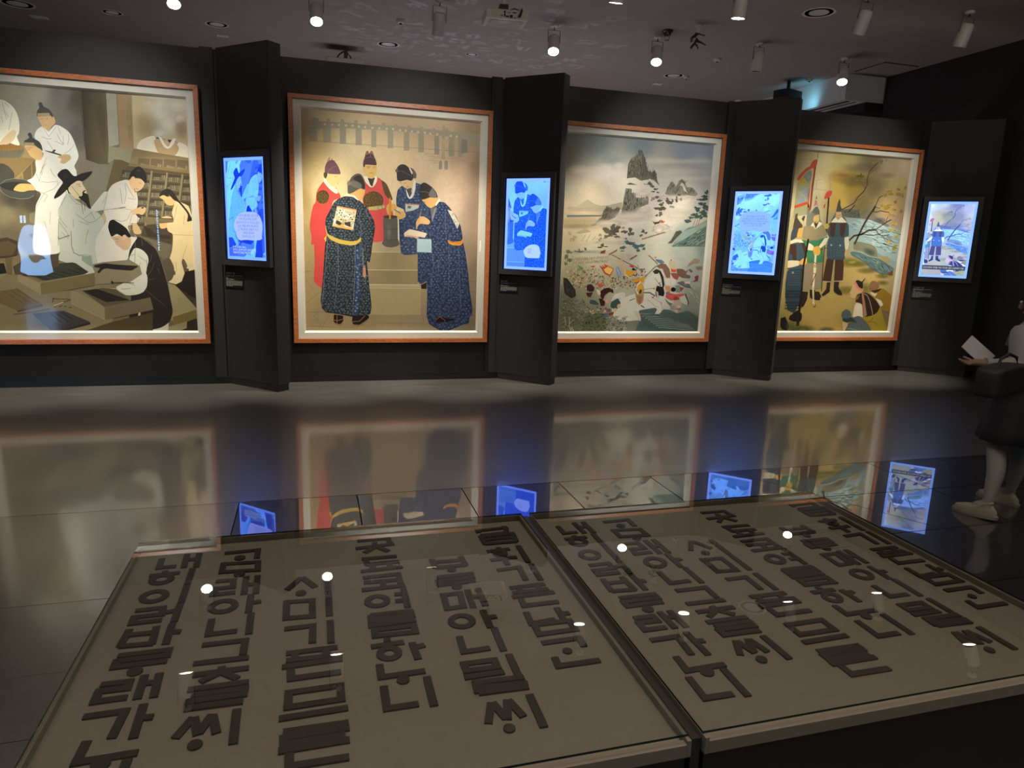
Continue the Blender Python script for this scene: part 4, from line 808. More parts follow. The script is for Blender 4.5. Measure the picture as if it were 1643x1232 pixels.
def art_soldiers(A):
    A.bg([(1285,245,'d8c492'),(1320,250,'dccb98'),(1355,250,'c0ac6e'),(1400,255,'7c6e52'),(1430,265,'b09c7c'),(1455,265,'cdb694'),(1275,290,'cfbd8c'),(1310,300,'dccb9c'),(1345,295,'c2a24e'),(1370,300,'9c8434'),(1400,300,'887650'),
          (1440,300,'c0aa70'),(1455,320,'c0a67c'),(1300,340,'d0bf94'),(1345,325,'c4a048'),(1380,330,'877548'),(1430,335,'b89a64'),(1270,370,'b8a878'),(1345,355,'a0946a'),(1390,345,'6e6a50'),(1440,355,'a48c72'),
          (1365,370,'9cac9c'),(1400,375,'8ea8a8'),(1445,385,'8fa6a8'),(1400,400,'7a9296'),(1440,410,'8aa09c'),(1300,420,'a08c54'),(1370,430,'bca05a'),(1400,450,'c0a262'),(1340,480,'b59a55'),(1300,500,'b09450'),(1360,520,'a88c48'),(1400,480,'a89256'),(1430,500,'957c40'),(1270,540,'6a6838'),(1420,540,'9a8434')],n=(120,150))
    A.fr(1250,220,13.69)
    for s in ('720,360 700,560','480,480 720,490','820,950 950,930','820,950 820,1140 1060,1170','740,1140 820,1150'): A.S('b5a276',.3,s)
    A.B('c79a50',1420,860,280,120,a=.5); A.B('a06a3a',1400,830,160,40,a=.3)
    A.fr(1360,225,13.69)
    A.B('8a7c5e',300,600,350,90,a=.5); A.B('7a6c40',150,900,300,120,a=.5); A.B('b98a6c',880,770,140,60,a=.35)
    A.P('8e9684','0,0 1,0 1,1') 
    A.tree('5a5a20',[(240,790,60,50),(330,800,60,50),(290,760,40,40)],d=1.3); A.tree('7e7648',[(590,440,50,60),(740,470,60,60),(560,500,40,30),(850,440,25,30)]); A.tree('6f6e50',[(190,880,80,40),(330,880,50,30)])
    A.tree('9c8a3e',[(900,1130,80,50),(960,1180,90,50),(830,1190,70,40),(1120,1080,45,45),(1120,1180,90,50),(1180,1200,70,40),(1270,1040,40,60)],d=1.2)
    A.S('4b4030',1.1,'680,490 600,550 490,670 460,760 430,860 430,980 370,1100 250,1230'); A.S('5a4e3a',.5,'470,740 560,670'); A.S('5a4e3a',.5,'360,990 270,920'); A.S('5a4e3a',.5,'380,1060 350,980')
    # river and rocks
    A.fr(1350,300,13.69)
    A.P('6c685a','10,500 200,470 380,520 420,640 380,690 150,670 20,640',sm=0); A.streak('4c4a3e',[(20,520),(380,520),(400,680),(120,670)],36,.8,(.6,-.6),40,seed=20)
    A.P('77705f','420,650 560,560 760,640 880,740 1040,830 1060,900 850,800 640,720',sm=0); A.B('5f6264',850,740,110,60,a=.7)
    A.P('93aaa6','100,670 400,690 600,710 850,810 1060,870 1290,960 1280,1260 1250,1700 1100,1600 700,1400 400,1300 300,1230 160,1000',sm=0)
    A.streak('5f8088',[(150,760),(600,740),(1050,900),(1280,1000),(1270,1500),(700,1300),(200,900)],70,1.2,(1,.35),110,seed=21); A.streak('c2d2ca',[(110,700),(600,720),(1050,890),(1280,980),(1270,1500),(700,1300),(200,900)],90,1.0,(1,.35),120,seed=22)
    A.fr(1340,380,13.69)
    A.P('7c7c60','400,100 560,110 780,160 880,220 930,330 930,470 780,430 660,400 560,310 400,280',sm=0); A.W('4c5c58','560,200 900,260 930,470 640,400',.7)
    A.P('9c8e66','930,430 1140,425 1210,500 1180,580 1080,560 960,480',sm=0); A.P('58706e','330,330 420,320 560,350 700,420 950,470 1100,560 1300,700 1260,760 1180,830 1040,830 800,730 640,560 480,470 360,410',sm=0)
    A.streak('8ba29a',[(360,350),(700,440),(950,480),(1280,700),(1170,820),(1000,800),(700,560)],46,.9,(.8,.7),70,seed=23); A.streak('3c5250',[(500,380),(900,470),(1280,700),(1170,820),(800,700)],26,.8,(.7,.7),60,seed=24)
    A.S('a8b4a4',.8,'560,320 760,430 950,460')
    A.P('7c4430','1140,830 1270,720 1270,860',sm=0); A.P('c49a3e','1100,850 1290,880 1280,920 1130,890')
    A.B('7a7a2c',330,560,230,90,a=.75); A.B('6f7030',560,600,160,60,a=.6); A.B('747230',700,740,190,60,a=.75); A.B('7a7630',1040,860,130,50,a=.7); A.B('7d7a34',250,1170,200,80,a=.7); A.B('7a7a38',660,1130,130,110,a=.65); A.B('6d6a30',1040,1010,120,50,a=.6); A.B('c5b070',370,555,80,30,a=.6)
    A.tree('96883c',[(1180,100,60,45),(1210,150,50,25),(1310,190,60,35),(1280,270,60,45),(1340,240,30,50)],d=1.2)
    A.fr(1350,300,13.69)
    A.tree('9a8440',[(660,310,70,60),(900,420,90,40),(1000,450,110,50),(960,490,90,30),(1160,500,70,50),(1180,330,60,50),(1060,400,80,30),(1300,540,50,50),(1100,620,110,40),(1250,50,40,45),(1280,170,80,50),(1350,200,40,40),(960,190,60,30),(1060,110,90,50),(1400,30,30,50)],d=1.2)
    A.tree('b39a3a',[(1180,810,80,50),(1110,940,80,50),(1230,980,40,40),(1220,1080,60,50),(1030,1190,60,40)],d=1.2); A.tree('a8703a',[(980,170,50,30),(950,210,30,20),(1310,520,40,40)])
    A.S('43382a',2.6,'290,1250 380,1060 480,850 600,640 700,500 740,430'); A.S('43382a',1.0,'740,430 800,290 830,230 910,190'); A.S('43382a',2.4,'170,1170 280,1070 440,1040 600,950 740,940'); A.S('43382a',1.3,'740,940 860,860 990,770 1090,720'); A.S('43382a',.7,'980,770 1020,650'); A.S('43382a',1.0,'700,540 780,550 860,520 1050,560'); A.S('43382a',.6,'740,440 850,470'); A.S('43382a',1.1,'760,950 820,1040 900,1070 1040,1050'); A.S('43382a',1.1,'440,1030 560,1050 700,1060 850,1030'); A.S('43382a',.6,'900,1070 960,1180'); A.S('43382a',.6,'850,1020 950,990 1050,990'); A.S('43382a',.5,'1000,1080 1130,1200'); A.S('43382a',.5,'930,840 1040,880'); A.S('43382a',.5,'680,910 720,850'); A.S('6a5c40',.5,'1150,400 1240,240'); A.S('43382a',1.4,'20,490 160,420 280,350 360,220 490,100 540,0'); A.S('43382a',1.4,'160,540 290,400'); A.S('5a4e3a',.5,'350,300 520,190')
    # flag
    A.fr(1250,220,13.69)
    A.P('9c9a72','400,980 740,680 800,640 700,1700 640,1700 350,1740 300,1800',sm=0); A.B('8d9c94',640,860,90,120,a=.8); A.B('8d9ca0',560,1300,100,120,a=.8); A.P('8f9aa0','430,1180 620,1100 640,1500 420,1480') ; A.P('bb9b3a','400,1000 560,880 600,1000 460,1050'); A.S('c9a830',1.6,'480,1250 560,1300 620,1500'); A.S('c9a830',1.4,'500,1200 430,1220'); A.S('c9a830',1.2,'640,700 440,940')
    A.P('c8583e','405,960 400,900 450,830 520,750 590,680 680,640 700,580 750,510 820,480 850,510 830,600 810,640 740,680 610,740 540,820 460,920',sm=0)
    A.P('c8583e','760,640 815,640 745,1080 700,1600 640,1600 650,1200 700,1000'); A.S('d8c898',1,'745,700 700,1050 660,1500'); A.S('5b4a30',.6,'860,350 840,480'); A.S('4a3c2a',1.2,'800,640 770,900 720,1200 690,1500 640,1680')
    A.fr(1250,300,13.69)
    A.P('c8502e','335,410 450,370 560,335 660,330 640,370 500,420 340,470',sm=0)
    A.S('a8a080',1.2,'1155,-300 1120,90'); A.P('c8503c','1000,200 1040,110 1090,80 1165,85 1160,150 1110,230 1010,265 985,250',sm=0); A.P('b8432e','1025,350 1000,460 975,470 985,400'); A.P('b8602e','1075,240 1105,250 1100,370 1075,365')
    A.S('352818',2.1,'1090,240 1080,370 1045,810 1040,1000'); A.S('352818',2.0,'640,380 640,700 620,1150'); 
    # soldier right (front facing)
    A.P('5f675c','1250,540 1130,760 1220,740 1240,600 1370,580 1410,720 1490,760 1400,600 1350,400 1330,250 1300,380 1270,440',sm=0); A.P('4a4a40','1330,250 1350,340 1340,400 1390,500 1340,545 1250,530 1270,440 1290,350',sm=0)
    A.P('cca370','1245,550 1370,545 1370,640 1330,700 1290,720 1250,660',sm=0); A.P('e6dac0','1140,770 1240,660 1290,735 1370,655 1490,775 1370,785 1320,830 1280,770 1260,850 1240,785',sm=0)
    A.P('44565a','1090,790 1260,780 1500,785 1530,850 1530,1080 1440,1100 1430,1200 1450,1420 1440,1590 1250,1610 1050,1580 1050,1300 1090,1100 1060,1000',sm=0)
    A.P('50372a','1125,785 1255,785 1220,1000 1200,1110 1130,1060'); A.P('50372a','1340,790 1470,790 1440,1000 1400,1110 1340,1060'); A.dots('8da49c',1080,1110,1440,1570,11,13,.55); A.E('a9b8ae',1145,1275,22,22); A.E('a9b8ae',1340,1285,22,22)
    A.P('d8ccac','1430,1110 1530,1090 1530,1280 1500,1380 1450,1370',sm=0); A.P('c7a06c','1455,1370 1500,1370 1490,1450 1430,1530 1440,1440',sm=0); A.S('4a3a26',.8,'1430,1500 1290,2070')
    A.P('e0d4b4','955,1000 1060,1050 1100,1100 1000,1300 970,1290')
    A.P('4e3626','1045,1575 1200,1600 1140,2070 950,2060'); A.P('4e3626','1230,1610 1410,1590 1420,1740 1400,2060 1205,2070'); A.S('b3a888',.8,'1215,1600 1160,2060'); A.S('cfc4a4',.8,'950,2070 1120,2090'); A.S('cfc4a4',.8,'1210,2070 1400,2060')
    A.P('3a2c22','1050,2090 1130,2090 1110,2280 960,2400 940,2360 1030,2240',sm=0); A.P('3a2c22','1205,2080 1320,2080 1300,2220 1380,2300 1350,2340 1200,2290',sm=0)
    A.S('4a2c20',.5,'1270,620 1290,620'); A.S('4a2c20',.5,'1320,615 1345,618'); A.S('6a4430',.5,'1280,680 1320,680')
    # soldier centre (green)
    A.P('7c7c68','590,860 620,460 650,440 680,600 720,520 780,450 840,430 890,520 900,700 940,790 850,850 700,850 660,1000',sm=0); A.P('62675e','720,560 760,480 810,430 850,440 890,560 870,600 780,590',sm=0); A.P('b5857a','760,440 790,280 830,300 850,440 820,380 800,400'); A.P('77806a','795,270 820,180 845,260')
    A.P('938763','500,1120 540,860 680,850 800,900 960,830 1020,920 1060,1060 1000,1090 860,1160 640,1170',sm=0); A.P('d5b464','760,640 880,600 880,740 840,800 770,790 750,720',sm=0); A.P('4c3c20','780,760 840,740 850,790 830,870 800,900 780,820',sm=0); A.P('e8dfc2','690,855 750,770 800,930 880,760 950,800 880,870 790,930 760,860',sm=0); A.E('c9a94e',820,770,24,26)
    A.P('3f7a56','490,1150 640,1180 860,1170 1060,1070 1070,1140 1000,1200 960,1300 970,1640 850,1680 600,1660 560,1600 600,1400',sm=0); A.dots('86a884',620,1460,940,1580,6,3,.7)
    A.P('e2d8ae','620,1220 700,1250 760,1300 740,1400 620,1380'); A.P('e6dcb6','870,1310 1000,1120 1070,1110 1050,1200 920,1340'); A.P('d8a848','750,1330 840,1290 910,1330 900,1470 860,1500 780,1510 750,1420',sm=0); A.E('c9a94e',1040,860,60,60)
    A.P('8f8266','580,1680 760,1660 960,1670 950,2220 760,2250 640,2290 490,2250',sm=0); A.S('e0d8b8',2.6,'800,1500 780,1800 740,2300 760,2560'); A.P('c8a060','755,1700 815,1700 810,1920 750,1920'); A.S('8c3c2e',1.2,'810,1900 700,2160'); A.P('ded4b4','755,1770 815,1770 800,1890 755,1885'); A.S('3c3020',.8,'760,1650 830,1690')
    A.S('3f3020',1.2,'1000,1280 960,1750 930,2280'); A.S('5b4228',1,'900,1380 1060,1330')
    A.P('36281f','690,2260 740,2260 760,2400 720,2400'); A.P('36281f','800,2290 880,2300 930,2420 880,2440 800,2400',sm=0)
    # soldier left
    A.P('4c4238','340,700 360,600 410,570 400,680 520,850 500,900 420,920 300,920 320,800',sm=0); A.P('4a4034','490,700 540,630 575,640 540,760'); A.P('3d4a50','300,920 430,900 410,1020 390,1100 280,1170 250,1160 270,1000',sm=0)
    A.P('d3a24a','430,910 500,890 510,1000 480,1120 400,1110 390,1060',sm=0); A.P('e4d8b4','350,1150 480,1150 540,1220 460,1230 420,1200 250,1250 240,1190',sm=0)
    A.P('41525a','240,1260 340,1230 520,1220 560,1250 590,1500 540,1650 520,1800 180,1820 200,1500',sm=0); A.P('4a3024','240,1270 380,1250 380,1600 300,1630 290,1500 230,1450'); A.P('4a3024','480,1220 550,1230 600,1330 560,1500 540,1400')
    A.P('34424a','180,1820 520,1780 500,2000 480,2250 470,2600 400,2620 340,2780 180,2700 130,2400 140,2100',sm=0); A.dots('90a09a',180,1850,480,2200,9,7,.5); A.E('8a9a88',300,1880,24,26)
    for r in range(8):
        for c in range(9):
            if (r%4)==3: continue
            A.P('1c2426','%d,%d %d,%d %d,%d %d,%d'%(160+c*36-r*6,2270+r*62,180+c*36-r*6,2272+r*62,178+c*36-r*6,2312+r*62,158+c*36-r*6,2310+r*62))
    A.P('ddcfa8','190,1620 270,1610 440,1620 440,1720 300,1760 180,1780',sm=0); A.P('dca84e','440,1640 520,1570 615,1555 610,1680 540,1710 450,1700',sm=0); A.S('2a2418',2.6,'640,1150 600,1400 540,1700 500,2200 460,2600 420,3040')
    A.P('2c221c','470,2290 640,2300 600,2500 490,2640 480,2560',sm=0); A.P('251d1a','270,2800 400,2700 500,2780 500,2900 400,2940 270,2880',sm=0); A.P('251d1a','60,2880 130,2840 220,3040 200,3120 60,3100',sm=0)
    A.fr(1240,460,13.69)
    A.P('2e2620','640,110 770,120 750,280 680,420 620,470'); A.P('2e2620','810,60 930,70 940,180 1040,250 1030,295 930,290 860,260 810,230',sm=0); A.P('2e2620','1060,180 1180,60 1250,60 1250,110 1110,205',sm=0); A.P('2e2620','1340,0 1450,10 1460,70 1520,140 1520,190 1440,180 1340,110',sm=0)
    A.P('251d1a','345,710 380,620 470,610 500,680 610,670 625,740 590,765 440,755',sm=0); A.P('1d181a','170,680 270,700 260,790 330,900 310,960 240,950 160,880',sm=0); A.S('2a2018',2.6,'640,0 590,400 530,850'); A.P('cfc090','860,0 905,0 905,300 930,400 900,400 870,250'); A.S('3c3020',.8,'890,430 930,450 930,380')
    A.B('5f6028',650,940,240,80,a=.85); A.B('5c5a22',1180,960,160,70,a=.9); A.B('6a6a38',400,870,110,90,a=.6)
    # kneeling people
    A.fr(1330,460,13.69)
    A.P('94742a','1000,230 1100,50 1200,40 1300,130 1385,210 1330,560 1280,900 1260,980 950,980 860,800 1150,430',sm=0); A.P('a58e30','730,680 960,630 1060,560 1130,450 1200,620 1280,980 940,980 860,830',sm=0)
    A.P('7c6a4e','1140,470 1250,560 1320,580 1280,900 1200,700'); A.S('4a3c22',.6,'1210,530 1270,570 1320,560'); A.S('5c4a22',.5,'800,760 900,770 960,680'); A.S('5c4a22',.5,'880,770 980,770 1060,830')
    A.P('8a6844','880,0 900,-90 950,-130 1010,-130 1080,-80 1110,0 1060,60 980,90 900,60',sm=0); A.P('3a2c1e','920,90 1020,70 1160,30 1100,100 1010,140'); A.P('d8c9a0','900,110 1000,140 1060,150 1010,220 940,180')
    A.P('c6a070','470,100 520,-20 560,-80 720,60 720,140 600,170 570,260 460,240 480,180 450,130',sm=0); A.P('c87a64','540,-60 575,-120 760,60 740,120 640,60'); A.P('29211d','580,-130 640,-150 720,-110 790,-190 800,-180 740,-90 750,0 720,50 650,0',sm=0)
    A.P('ddd0b4','520,640 560,420 600,350 720,380 740,560 750,640 740,670 640,640 530,670',sm=0); A.P('ddd0b4','1020,245 1150,310 1190,400 1130,440')
    A.P('3a261e','580,330 590,230 640,160 750,120 870,150 980,240 1050,330 1120,445 1060,560 960,630 800,665 740,640 740,400 680,350',sm=0); A.P('a77a5c','715,130 750,130 790,350 830,620 790,665 755,640 740,400'); A.S('a99c90',.9,'760,150 840,190 890,300 940,500 960,620'); A.P('8a5c3c','590,300 590,230 680,170 640,260')
    A.P('505c60','270,640 290,550 370,490 450,520 490,600 480,680 400,700 300,690',sm=0); A.P('34403e','290,690 400,700 500,660 600,780 780,980 700,980 560,760 440,770 380,790 310,750',sm=0)
    A.P('5a6466','540,680 620,640 720,690 840,820 940,980 790,980 680,820 560,740',sm=0); A.P('59645c','330,980 400,870 420,800 500,770 600,780 680,850 790,980',sm=0); A.P('c9a878','290,760 400,790 410,850 350,950 320,980 290,860',sm=0); A.S('98a09a',.4,'410,910 560,940 650,970')

# ================================================================= structure
WY = 8.0; WH = 3.40
JX = [-.45, .25, .93, 1.61, 2.305, 4.20, 4.90, 5.55, 6.2, 6.85, 7.5, 8.15, 8.9]
JY = [4.30, 3.69, 3.08, 2.47, 1.86, 1.25, .64, .03, -.58]
fl = MB().box(-8, 14, -5, 14.5, -.12, -.031).build('floor', mat('joint_dark', (.006, .006, .006), .7), kind='structure')
MB().box(-8, 9.6, 4.304, 14.5, -.03, 0).build('slab', M_FFAR, fl)
g = .0035
for j in range(len(JY)-1):
    for i in range(len(JX)-1):
        if JY[j+1] < 2.0 and JX[i+1] > 6.5: continue
        MB().box(JX[i]+g, JX[i+1]-g, JY[j+1]+g, JY[j]-g, -.03, 0).build('tile', M_TILE, fl)
yb = [4.30, 3.2, 2.65, 2.28, 1.95, 1.6, 1.1, .4, -.6]
for j in range(len(yb)-1):
    for (x0, x1) in ((-8, -3.2), (-3.2, -.45)):
        MB().box(x0+.002, x1-.003, yb[j+1]+.0012, yb[j]-.0012, -.03, -(j % 2)*.0006).build('board', M_FLEFT, fl)
dj = MB(); dj.add([(2.947, 4.30, -.002), (2.953, 4.30, -.002), (4.153, 2.21, -.002), (4.147, 2.21, -.002), (2.947, 4.30, .0004), (2.953, 4.30, .0004), (4.153, 2.21, .0004), (4.147, 2.21, .0004)], [(0, 3, 2, 1), (4, 5, 6, 7), (0, 1, 5, 4), (1, 2, 6, 5), (2, 3, 7, 6), (3, 0, 4, 7)]); dj.build('joint_strip', M_BLACK, fl, fixn=True)
MB().box(-.447, 13.9, -5, -.583, -.03, 0).build('slab', M_TILE, fl); MB().box(-8, -.453, -5, -.603, -.03, 0).build('slab', M_FLEFT, fl)
MB().box(-8, 14, -5, 14.5, CEIL, CEIL+.12).build('ceiling', M_CEIL, kind='structure')
wb = MB().box(-8, 8.92, WY, WY+.22, .075, WH).build('wall_back', M_WALL, kind='structure')
MB().box(-8, 8.92, WY+.03, WY+.20, 0, .075).build('plinth', M_BLACK, wb)
for i in range(4):
    x = -1.02+3*i-.005; MB().box(x, x+.125, WY-.018, WY-.001, .076, WH+.012).build('cover_strip', M_WALL, wb)
for i in range(4):
    x = -3.9+3*i; MB().box(x+.6, x+.603, WY-.0012, WY-.0002, .08, WH).build('panel_joint', M_BLACK, wb) if 0 else None
rw = MB().box(8.92, 9.1, .8, 9.80, 0, CEIL).build('wall_right', M_WALL, kind='structure')
MB().box(-8.2, -8, -5, 14.5, 0, CEIL).build('wall_left', M_WALL, kind='structure')
MB().box(-8.2, 14.2, -5.2, -5, 0, CEIL).build('wall_front', M_WALL, kind='structure')
MB().box(-8.2, 12, 14.5, 14.7, 0, CEIL).build('wall_far', M_WALL, kind='structure')
rw2 = MB().box(9.3, 9.5, 9.86, 14.5, 0, CEIL).build('wall_right', M_WALL, kind='structure')
# ceiling drop beyond the partition, with its slot diffuser
bk = MB().box(8.2, 9.29, 9.84, 14.5, 4.03, CEIL-.001).build('ceiling_drop', M_WHITE, kind='structure')
MB().box(8.62, 9.29, 9.86, 14.4, 3.90, 4.029).build('lower_step', M_WALL, bk)
MB().box(8.30, 8.34, 9.9, 14.4, 4.018, 4.029).build('slot', M_DARKMET, bk); MB().box(8.46, 8.47, 9.9, 14.4, 4.02, 4.029).build('slot', M_DARKMET, bk)

# screen columns: boxes turned 40 degrees out of the wall
COLS = []
for i, ((sx, sy), (cx, cy)) in enumerate((((-.872, 8.0), (-.352, 7.475)), ((2.128, 8.0), (2.648, 7.50)), ((5.075, 8.0), (5.602, 7.462)), ((8.10, 8.0), (8.72, 7.42)))):
    u = Vector((cx-sx, cy-sy, 0)).normalized(); w = Vector((-u.y, u.x, 0)); th = .155
    r = (cx+w.x*th, cy+w.y*th)
    # back of the box runs parallel to the face until it meets the wall
    t = (8.0-r[1])/(-u.y); q = (r[0]-u.x*t, 8.0)
    poly = [(sx, sy-.001), (cx, cy), r, (q[0], 7.999)]
    if i == 3: poly = [(sx, sy-.001), (cx, cy), (8.915, cy+.02), (8.915, 7.999)]
    c = MB().prism(poly, .075, WH+.015).build('screen_column', M_WALL, kind='structure')
    ins = [(p[0]*.96+.04*sum(a[0] for a in poly)/4, p[1]*.96+.04*sum(a[1] for a in poly)/4) for p in poly]
    MB().prism(ins, 0, .075).build('plinth', M_BLACK, c)
    COLS.append((Vector((sx, sy, 0)), u, Vector((u.y, -u.x, 0))))   # origin, along, outward normal

MB().box(14, 14.2, -5, .8, 0, CEIL).build('wall_right', M_WALL, kind='structure'); MB().box(9.1, 14.2, .8, 1.0, 0, CEIL).build('wall_side', M_WALL, kind='structure')

# ================================================================= framed paintings
def painting(name, label, X0, X1, Z0, Z1, art, gain, parts):
    r = empty(name, label, 'painting', (X0, WY-.02, Z0), 'framed paintings on the dark partition')
    L = lambda o: o
    W_, H_ = X1-X0, Z1-Z0; fw, mw, dp = .046, .066, .075
    def q(a, b, c, d, m, nm, y0, y1, lab=None):
        pass
    y0, y1 = -dp, .018
    # four mitred rails of the wood frame
    def rail(pa, nm, m, ya, yb, lab=None):
        vs = [(x, ya, z) for x, z in pa]+[(x, yb, z) for x, z in pa]
        o = MB().add(vs, [(0, 1, 2, 3), (7, 6, 5, 4), (0, 4, 5, 1), (1, 5, 6, 2), (2, 6, 7, 3), (3, 7, 4, 0)]).build(nm, m, r, fixn=True, bevel=.002)
        return o
    a, b = 0, fw
    rail([(0, 0), (W_, 0), (W_-b, b), (b, b)], 'frame_rail', M_FRAME, y0, y1); rail([(0, H_), (b, H_-b), (W_-b, H_-b), (W_, H_)], 'frame_rail', M_FRAME, y0, y1)
    rail([(0, 0), (b, b), (b, H_-b), (0, H_)], 'frame_rail', M_FRAME, y0, y1); rail([(W_, 0), (W_, H_), (W_-b, H_-b), (W_-b, b)], 'frame_rail', M_FRAME, y0, y1)
    c, d = fw+.002, fw+mw; ym, yn = -.045, .016
    mo = MB()
    for pa in ([(c, c), (W_-c, c), (W_-d, d), (d, d)], [(c, H_-c), (d, H_-d), (W_-d, H_-d), (W_-c, H_-c)], [(c, c), (d, d), (d, H_-d), (c, H_-c)], [(W_-c, c), (W_-c, H_-c), (W_-d, H_-d), (W_-d, d)]):
        vs = [(x, ym, z) for x, z in pa]+[(x, yn, z) for x, z in pa]; mo.add(vs, [(0, 1, 2, 3), (7, 6, 5, 4), (0, 4, 5, 1), (1, 5, 6, 2), (2, 6, 7, 3), (3, 7, 4, 0)])
    mo.build('mount', M_MATB, r, fixn=True)
    e = d+.016
    lp = MB()
    for pa in ([(d, d), (W_-d, d), (W_-e, e), (e, e)], [(d, H_-d), (e, H_-e), (W_-e, H_-e), (W_-d, H_-d)], [(d, d), (e, e), (e, H_-e), (d, H_-d)], [(W_-d, d), (W_-d, H_-d), (W_-e, H_-e), (W_-e, e)]):
        vs = [(pa[0][0], ym+.002, pa[0][1]), (pa[1][0], ym+.002, pa[1][1]), (pa[2][0], -.004, pa[2][1]), (pa[3][0], -.004, pa[3][1])]
        if pa[1] == (e, e) or pa[1] == (e, H_-e): vs = [(pa[0][0], ym+.002, pa[0][1]), (pa[1][0], -.004, pa[1][1]), (pa[2][0], -.004, pa[2][1]), (pa[3][0], ym+.002, pa[3][1])]
        lp.add(vs, [(0, 1, 2, 3)])
    lp.build('mount_bevel', M_LIP, r)
    py = WY-.02-.002
    A = Art(); art(A)
    def to2d(px, qy): p = at_y(px, qy, py); return (p[0], p[2])
    def inv(aa, bb):
        v = np.array([aa, py, bb-EYE]); z = v@AF; return (821.5+FPX*(v@AR)/z, 616-FPX*(v@AU)/z)
    A.inv = inv
    o = A.build('painted_scene', to2d, (X0+e-.004, X1-e+.004, Z0+e-.004, Z1-e+.004), lambda aa, bb, h: (aa-X0, -.002-h, bb-Z0), [print_mat(name+'_print', gain), print_mat(name+'_wash', gain, wash=True)], r)
    MB().box(c, W_-c, -.062, -.056, c, H_-c).build('glazing', M_GLASS, r)
    return r, A, to2d, inv
GAIN = .90
P1 = painting('framed_painting', 'wide painting of printers in white robes carving type, partly cut off', -3.21, -1.042, .455, 3.032, art_workshop, GAIN, 0)
P2 = painting('framed_painting', 'painting of red and blue robed court officials around a stone rain gauge', -.195, 1.98, .455, 3.038, art_court, GAIN, 0)
P3 = painting('framed_painting', 'painting of a mounted battle below a misty mountain peak', 2.76, 4.938, .445, 3.008, art_battle, GAIN, 0)
P4 = painting('framed_painting', 'painting of armoured soldiers by a river with kneeling villagers', 5.80, 7.965, .45, 3.03, art_soldiers, GAIN, 0)

# ================================================================= screens on the columns
FONT = None
def text_mesh(body, size, width=None, align='LEFT', lines=1.0):
    cu = bpy.data.curves.new('t', 'FONT'); cu.body = body; cu.size = size; cu.align_x = align; cu.space_line = lines; cu.resolution_u = 2
    o = bpy.data.objects.new('t', cu); COL.objects.link(o); bpy.context.view_layer.update()
    dg = bpy.context.evaluated_depsgraph_get(); me = bpy.data.meshes.new_from_object(o.evaluated_get(dg)); bpy.data.objects.remove(o); bpy.data.curves.remove(cu)
    return me
def put_text(name, body, size, m, parent, O, u, n, a, b, h, align='LEFT', lines=1.0, maxw=None):
    me = text_mesh(body, size, align=align, lines=lines)
    if len(me.vertices) == 0: return None
    xs = [v.co.x for v in me.vertices]; w = max(xs)-min(xs); k = min(1, maxw/w) if maxw else 1
    up = Vector((0, 0, 1)); base = O+u*a+up*b+n*h
    for v in me.vertices: v.co = base+u*(v.co.x*k)+up*v.co.y
    me.update(); me.materials.clear(); return link(name, me, m, parent)

SCR = [((357, 253.4), (421.7, 251.2), (430.1, 418.6), (366.8, 415.2)), ((813.2, 286.3), (883.6, 286), (876.7, 434.5), (808.6, 430.5)),
       ((1180.3, 307.8), (1256.6, 306.1), (1242.3, 440.9), (1167.9, 438.6)), ((1490.3, 323.6), (1569.2, 323.6), (1550.9, 446.8), (1473.6, 443.6))]
MAPS = [(P1, ((103, 272.5), (378.6, 270.4)), ((92.8, 385.8), (367.3, 354.4)), ((213.7, 352.5), (409.8, 329.3))),
        (P2, ((647.2, 264.4), (833.9, 290.2)), ((684.5, 374.3), (853.9, 374.4)), ((675.1, 431.9), (845, 419.6))),
        (P3, ((1025.7, 487), (1202.8, 412.5)), ((1066, 462), (1229.2, 396)), ((1056, 355.8), (1229.1, 327.4))),
        (P4, ((1347, 320), (1506.1, 355.7)), ((1346.5, 470), (1506, 418)), ((1410.5, 317), (1544.4, 354)))]
SLAB = ['portrait screen showing a bearded scholar in a black brimmed hat, blue tint', 'portrait screen showing two blue robed officials writing, with a small white speech cloud',
        'portrait screen showing horsemen under a large pale speech cloud', 'portrait screen showing a soldier beside a river with a caption bar']
BLUE = [((.14, .50, 2.0), (.0, .02, .5), 1.6), ((.16, .56, 2.2), (.0, .035, .68), 1.6), ((.26, .76, 2.6), (.0, .04, .40), 1.5), ((.62, .92, 2.4), (.0, .02, .16), 1.45)]
CLOUD = [[(231, 285), (262, 180), (300, 115), (400, 85), (520, 88), (590, 130), (625, 200), (645, 300), (630, 420), (635, 485), (520, 490), (400, 480), (320, 495), (280, 440), (262, 360)],
         [(505, 365), (560, 290), (640, 250), (740, 248), (795, 290), (805, 350), (820, 400), (805, 440), (800, 495), (720, 495), (560, 490), (530, 440)],
         [(350, 700), (400, 590), (500, 520), (700, 500), (900, 540), (975, 600), (955, 660), (975, 720), (940, 800), (945, 890), (820, 905), (600, 880), (500, 905), (390, 890), (385, 800)], None]
CFR = [(350, 330, 8.8), (795, 370, 11.2), (1155, 295, 11.73), None]
M_CLOUD = [mat('cloud_%d' % i, (.02, .02, .02), .5, emis=c, estr=1) for i, c in enumerate(((.42, .55, 2.0), (.45, .68, 2.4), (.28, .54, 2.4)))]
M_STXT = mat('screen_dark_text', (.01, .01, .01), .5, emis=(.10, .18, .55), estr=1); M_STXW = mat('screen_white_text', (.01, .01, .01), .5, emis=(.75, .85, 1), estr=1)
M_SBORD = [mat('screen_border_%d' % i, (.02, .02, .02), .3, emis=c, estr=1) for i, c in enumerate(((.22, .50, 2.2), (.30, .56, 2.4), (.36, .60, 2.4), (.30, .58, 1.8)))]
